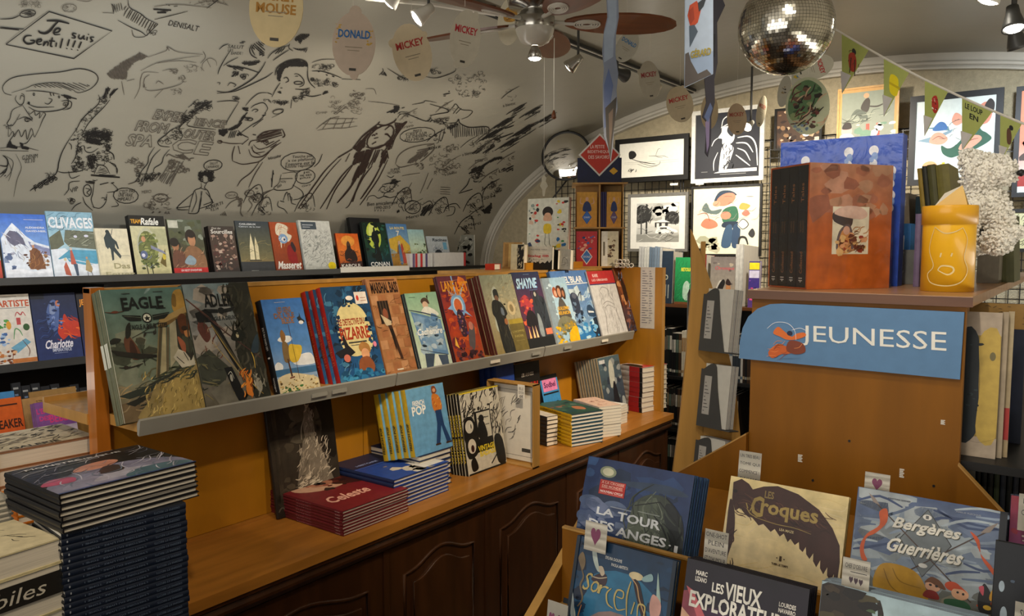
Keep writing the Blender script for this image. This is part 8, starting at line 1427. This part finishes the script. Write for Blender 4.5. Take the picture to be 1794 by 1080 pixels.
draw(*(380, 60, 5.4), "h 1.3 -40 1.9 560 360 600 300 680 260 780 240 850 270 860 310 780 310 680 310 640 330 610 400 600 450 570 440; k 2.2 550 390 570 320 660 260 780 240 850 270 860 320; k 1.8 860 320 860 400 880 460 930 510; k 1.6 630 420 660 410 680 440 650 460; k 1.5 730 380 770 380 820 430 820 480 780 500; k 1.4 740 400 770 400; o 1.5 770 462 40 14; k 1.6 740 520 820 525 880 510; k 1.5 600 460 560 520 520 595; h 2.2 20 2 560 540 600 538 630 560 590 562; k 1.5 600 510 620 510; h 1.6 -20 2.2 990 570 1020 540 1060 535 1060 555 1010 575; k 1.7 990 572 900 590 800 570; z 12 1.3 800 540 880 530 860 570 810 580; z 20 1.2 680 610 840 570 820 630 700 640; t 640 650 90 40 -10 Jiz; k 1.4 710 620 700 700; h 3.4 18 1.4 900 350 980 350 970 370; h 2.4 24 2.2 1020 370 1060 370 1050 400; h 2.4 24 2.2 1080 390 1120 400 1100 410; k 1.8 900 350 980 350 1060 370 1180 415; l 1.2 1180 425 1360 432; z 30 1 880 300 960 280 1100 300 1080 330 940 330; z 30 1 900 420 1080 430 1060 480 940 490; z 12 1 1080 460 1150 470 1130 500; h 2 60 1.6 925 500 955 485 950 505; z 8 1.4 890 430 915 420 910 440; k 1 900 270 1000 240 1140 240", 'ink', 18)
draw(*(380, 60, 5.4), "k 1.4 270 680 330 610 400 560 480 555; k 1.5 480 555 520 570; z 22 1.3 440 620 560 620 660 640 640 660 540 660; k 1.5 320 700 360 670 440 650 480 700 460 740; k 2.2 240 700 300 700; h 1.8 -45 2.6 230 710 260 695 300 700 290 730 240 720; h 1.6 -50 2.4 100 900 200 850 240 780 290 740 270 780 220 860 180 900 110 920; k 1.6 250 790 300 790 340 800 320 820 260 810; h 2 0 1.8 250 790 330 790 300 815; k 1.4 330 730 360 710 390 720 360 740; h 2 -20 2.2 420 770 470 740 460 770 430 780; k 1.4 460 760 400 820 330 860 220 940; k 1.3 440 800 340 880; h 1.2 10 2.6 10 905 100 895 110 930 70 966 20 950; k 1.4 0 640 120 630 210 640; k 1.3 210 640 160 720 100 820 90 860; h 3 -70 1.6 100 990 130 910 190 910 170 980; h 2 20 2.4 170 965 200 930 250 960; k 1.7 200 910 240 950 300 980; l 2 340 950 370 955; z 8 1.6 140 590 220 600 180 620; k 1 520 740 560 710 630 712 600 750 520 790; o 1 580 735 50 20 -10", 'ink', 19)
# faint figure with chequered cloth
draw(*(380, 60, 5.4), "z 60 .8 1060 650 1100 600 1200 640 1300 620 1380 660 1340 760 1200 740 1100 760; z 20 1.2 1260 590 1300 530 1390 560 1380 620 1290 620; k 1.1 940 900 1000 850 1080 800 1160 780; k 1 950 910 1100 890 1200 890 1330 870; k 1 1000 850 1150 850 1300 830; k 1 1060 800 1180 800 1330 800; k 1 1080 790 1000 900; k 1 1150 790 1100 900; k 1 1220 800 1180 890; k 1 1290 790 1250 880; h 3 -40 .9 1100 760 1160 680 1240 660 1180 740; t 990 745 110 28 -8 Crisp", 'inkg', 20, 1.1)
# hooded smiling ghost with long drips
draw(*(450, 180, 5.4), "o 2.4 1170 325 150 84 -38; k 2.4 905 435 1000 320 1100 240 1150 200; k 2.4 1165 180 1150 205 1220 215 1300 180 1320 150; k 2.2 1300 190 1380 200 1420 178 1370 240 1310 330 1280 420; h 2 -52 2.4 905 440 1100 240 1170 210 1080 280 1030 340 1030 410 960 470; h 2 -62 2.2 1300 200 1400 195 1300 330 1270 430 1210 460 1230 400 1310 290; h 2 10 2.6 1080 305 1160 285 1140 305 1090 315; h 2 20 3 1200 295 1250 285 1250 310; k 2.6 1210 300 1240 305 1270 340; k 1.6 1210 260 1240 235 1270 210; k 1.8 1110 340 1150 330; k 1.8 1090 395 1130 370; k 2.2 1030 420 1110 430 1210 400 1280 420; l 2.4 905 440 770 520; k 2 770 520 650 640 560 760 460 900 390 1005; k 1.5 800 530 690 650 590 780 490 920 410 1010; k 1.4 880 480 840 560; h 2.2 -64 2.6 940 470 1060 440 1000 560 900 600 920 520; k 2.2 900 590 800 700 720 820 600 1005; k 2 930 560 840 690 740 830 660 1010; h 2.4 -66 2.8 1060 440 1120 430 1020 640 880 800 940 640; k 3 1000 620 900 780 830 870 760 950; h 3 -66 2 1120 440 1180 440 1120 560 1000 680 960 700 1060 560; k 2.4 1090 600 1000 720 920 880 900 940; k 1.8 1030 640 960 780 910 940; h 2.4 -64 2.4 1180 440 1230 450 1245 530 1200 580 1150 640 1170 540; l 2.2 1230 450 1245 530; k 2.4 1190 570 1100 740 1020 860 980 915; k 1.8 1240 540 1150 720 1040 880 975 970; k 1.4 950 800 880 960 840 1000; k 1.2 1240 450 1280 430", 'inkb', 21, 1.1)
draw(*(450, 180, 5.4), "h 2 -20 2.6 1210 95 1290 60 1290 30 1340 30 1350 50 1380 50 1320 80 1310 100; l 1.4 1370 55 1400 45; k 1 1330 110 1360 90 1420 90; k 1 1330 150 1360 110 1430 110; z 10 .9 1340 90 1450 100 1430 140", 'ink', 22)
# dialogue balloons with small figure and hand
draw(*(450, 180, 5.4), "o 1.4 390 560 165 88 -6; t 430 512 190 34 -4 Touche_pas; t 415 545 240 34 -4 a_ce_plafond; t 410 575 270 34 -4 l'oeuvre_est_la; t 400 604 260 30 -4 bonne_reponse; o 1.3 458 700 94 66 -10; t 470 660 60 24 -6 je; t 465 684 110 24 -6 ne_sais; t 460 712 100 24 -6 plus; k 1.4 620 485 590 560 540 610; k 1.4 240 670 380 665 350 780 310 820 200 830 160 810 210 760 230 680; l 1.3 215 722 340 718; t 250 748 50 22 0 NON; t 210 790 50 22 -30 JJJJ; k 1.5 340 780 420 830 440 880 400 910 340 920; k 1.4 205 930 200 980 260 1010 290 1050; k 1.4 250 930 270 870 290 850 300 930; k 1.4 290 880 310 860 320 930; k 1.4 310 890 330 900 330 950 370 965; l 1.4 220 930 260 940; h 6 80 1.4 120 760 160 640 170 650 140 790; l 2 140 800 155 640; k 1.4 0 860 40 870 60 900 30 940; k 1.4 10 1010 50 900 80 860 160 820; t 470 785 90 22 -14 Gary; t 170 515 130 24 -14 Nicoby", 'ink', 23, .95)
# small figure with a hat, hand-written lines
draw(*(450, 180, 5.4), "h 1.8 -12 2.2 1200 775 1260 755 1270 730 1310 720 1340 740 1370 738 1310 770; z 12 1.2 1200 780 1340 770 1300 840 1180 840; k 1.3 1150 840 1180 800 1210 790; k 1.3 1180 850 1230 850 1300 800 1320 770; k 1.2 1220 850 1200 880 1240 900; k 1.4 1040 930 1060 890 1110 880 1150 905 1210 885 1260 900 1310 890 1335 910 1320 950; t 1190 952 290 34 -4 Bien_amicalement; t 1190 992 150 30 -4 1990-2015; t 1160 1022 90 16 0 . . . .; t 1310 632 90 22 -8 SUPER; t 1295 662 120 24 -8 VICTORIEN; k 1.2 1230 690 1270 710 1300 690", 'ink', 24, .9)
# group by the big nose, tent, striped drape
draw(*(640, 120, 4.154), "k 1.5 300 330 350 350 440 384 470 370 480 340; k 1.6 470 345 540 330 600 320 600 300 540 280 470 260; k 1.2 340 264 420 250 440 236 520 250; k 1.2 600 320 640 280 660 260 700 300 780 310 750 350 700 370; k 1.3 640 330 680 280; k 1.2 660 330 700 290; z 26 1.2 460 370 600 370 590 410 500 400; h 3.4 86 1.3 580 420 600 400 680 400 740 430 860 425 900 440 890 480 760 500 650 510; k 1.8 600 400 660 395 680 370 690 400 760 430 880 425 905 460 850 520; h 2 60 1.8 580 430 680 390 680 420 620 450; o 1.1 380 484 130 52 -8; t 380 454 60 18 -4 MAIS_SI; t 370 474 150 18 -4 C'EST_LUI; t 375 494 150 18 -4 LE_DESSIN; t 360 518 140 18 -4 DU_MUR; k 1.2 560 440 540 500 550 530 570 480 580 430", 'ink', 25)
draw(*(640, 120, 4.154), "h 3.4 -14 1.6 380 590 500 545 500 580 420 620 360 630; h 2.2 -45 2 300 690 380 620 480 580 440 640 340 690; k 1.4 220 700 240 640 300 590 400 560 500 548; k 1.6 500 545 500 590 440 650 400 680; k 1.4 225 700 260 720 380 690; z 14 1.1 330 680 420 690 410 720; z 50 .9 470 640 560 600 660 640 650 760 480 780; z 18 .9 560 580 680 545 670 590 600 610; k 1 340 830 300 900 280 920; k 1 460 760 430 840 400 910; k 1 490 800 450 880; h 5 -10 1 260 780 400 750 400 762 270 796; z 16 .9 280 900 330 890 320 930; h 4 2 .9 540 860 620 860 620 930 540 930", 'inkg', 26, 1.15)
draw(*(640, 120, 4.154), "o 1.2 345 1010 58 48 0; t 352 998 50 18 0 C'EST; t 340 1024 46 18 0 BIEN; h 1.8 -55 1.8 395 1076 420 1010 480 980 490 1010 430 1076; k 1.4 430 985 470 965 490 1000 470 1060; k 1.4 570 1050 600 1000 660 985 690 1020; k 1.1 600 1010 650 1010 640 1060 590 1076; h 1.6 40 2 225 1035 255 1020 250 1050 235 1056; k 1.1 260 1000 280 1040; h 1.7 -40 2.6 840 1030 880 1020 920 975 925 1010 905 1060 860 1060; k 1.4 830 1020 850 1000; h 1.8 -35 2.6 740 770 800 720 860 700 940 650 1000 640 1000 660 940 670 880 700 830 780 800 760; k 1.6 760 800 740 850 690 900; k 1.6 680 910 780 880; z 16 1.4 790 740 850 760 840 840 790 830; h 2.4 -36 2.2 770 620 860 560 880 560 810 625; h 2.4 -36 2.2 850 620 940 540 950 560 880 620; k 1.8 940 520 1000 500 1080 470; z 8 1.4 930 500 980 500 970 530; h 3 -30 2 980 740 1080 700 1080 740 1010 760; h 3 -20 2 1010 440 1080 410 1080 430 1030 445; z 16 1.2 920 830 1000 860 980 920 920 920; k 1.2 900 840 860 900 850 970; h 3 -10 1.4 560 190 620 160 625 185 570 205; z 44 .9 600 80 700 40 860 30 920 80 860 170 700 190 640 120; z 16 .9 690 190 840 170 830 210 730 210", 'ink', 27, 1.05)
draw(*(640, 120, 4.154), "k 1.4 100 50 130 20 125 0; h 2 60 2 105 50 140 20 160 60; k 1.2 160 0 240 50 300 80; z 14 1.2 230 60 300 60 300 90 240 80; k 1.2 440 60 520 70 640 30 660 0; z 12 1.2 460 10 560 10 540 36 480 30; k .8 0 150 60 150 80 190; k .8 20 240 120 250 250 270; h 2 -14 2.4 150 320 210 300 200 275 250 272 260 290 230 318", 'ink', 28)
# marks low on the vault and near the end arch
R = random.Random(44)
for i in range(16):
    x = 700+R.random()*200; y = 175+R.random()*220-(x-700)*.15
    if x > 850 and y > 260+(930-x)*.6: continue
    draw(x, y, 1, 'z 6 %.1f 0 0 24 -8 30 10 6 16; k %.1f -6 12 8 0 26 -10; t 8 22 22 5 -12 %s' % (R.uniform(.8, 1.4), R.uniform(.8, 1.6), R.choice(['Merci', 'a_bientot', 'Luz', '2014', 'bravo'])), R.choice(['ink', 'inkg']), i)
for i, (x, y, s_) in enumerate([(880, 215, 1), (915, 228, 1.1), (890, 250, .9), (930, 195, .8), (860, 235, 1), (955, 208, .8), (905, 190, .7)]):
    draw(x, y, 1/s_, 'h 1.8 -32 1.8 -20 12 10 -8 24 -10 4 6; k 1.6 -26 16 0 0 26 -14; k 1.2 -14 20 6 8 22 -2; z 6 1 -14 10 14 -8 18 2 -6 16', 'ink', 60+i)
for i, (x, y) in enumerate([(430, 330), (445, 352), (520, 345), (690, 335), (755, 352), (800, 385), (815, 345)]):
    draw(x, y, 1, 'z 12 1.1 0 0 26 -6 30 22 4 26; k 1.5 -4 26 8 4 26 -6 32 18; h 2 50 1.2 4 14 18 8 20 24', 'ink', 90+i)
draw(150, 0, 1, "k 1 190 8 220 2 250 10; z 10 .9 176 0 250 0 246 10 190 10; k 1.1 120 12 160 8 220 14", 'inkg', 99)
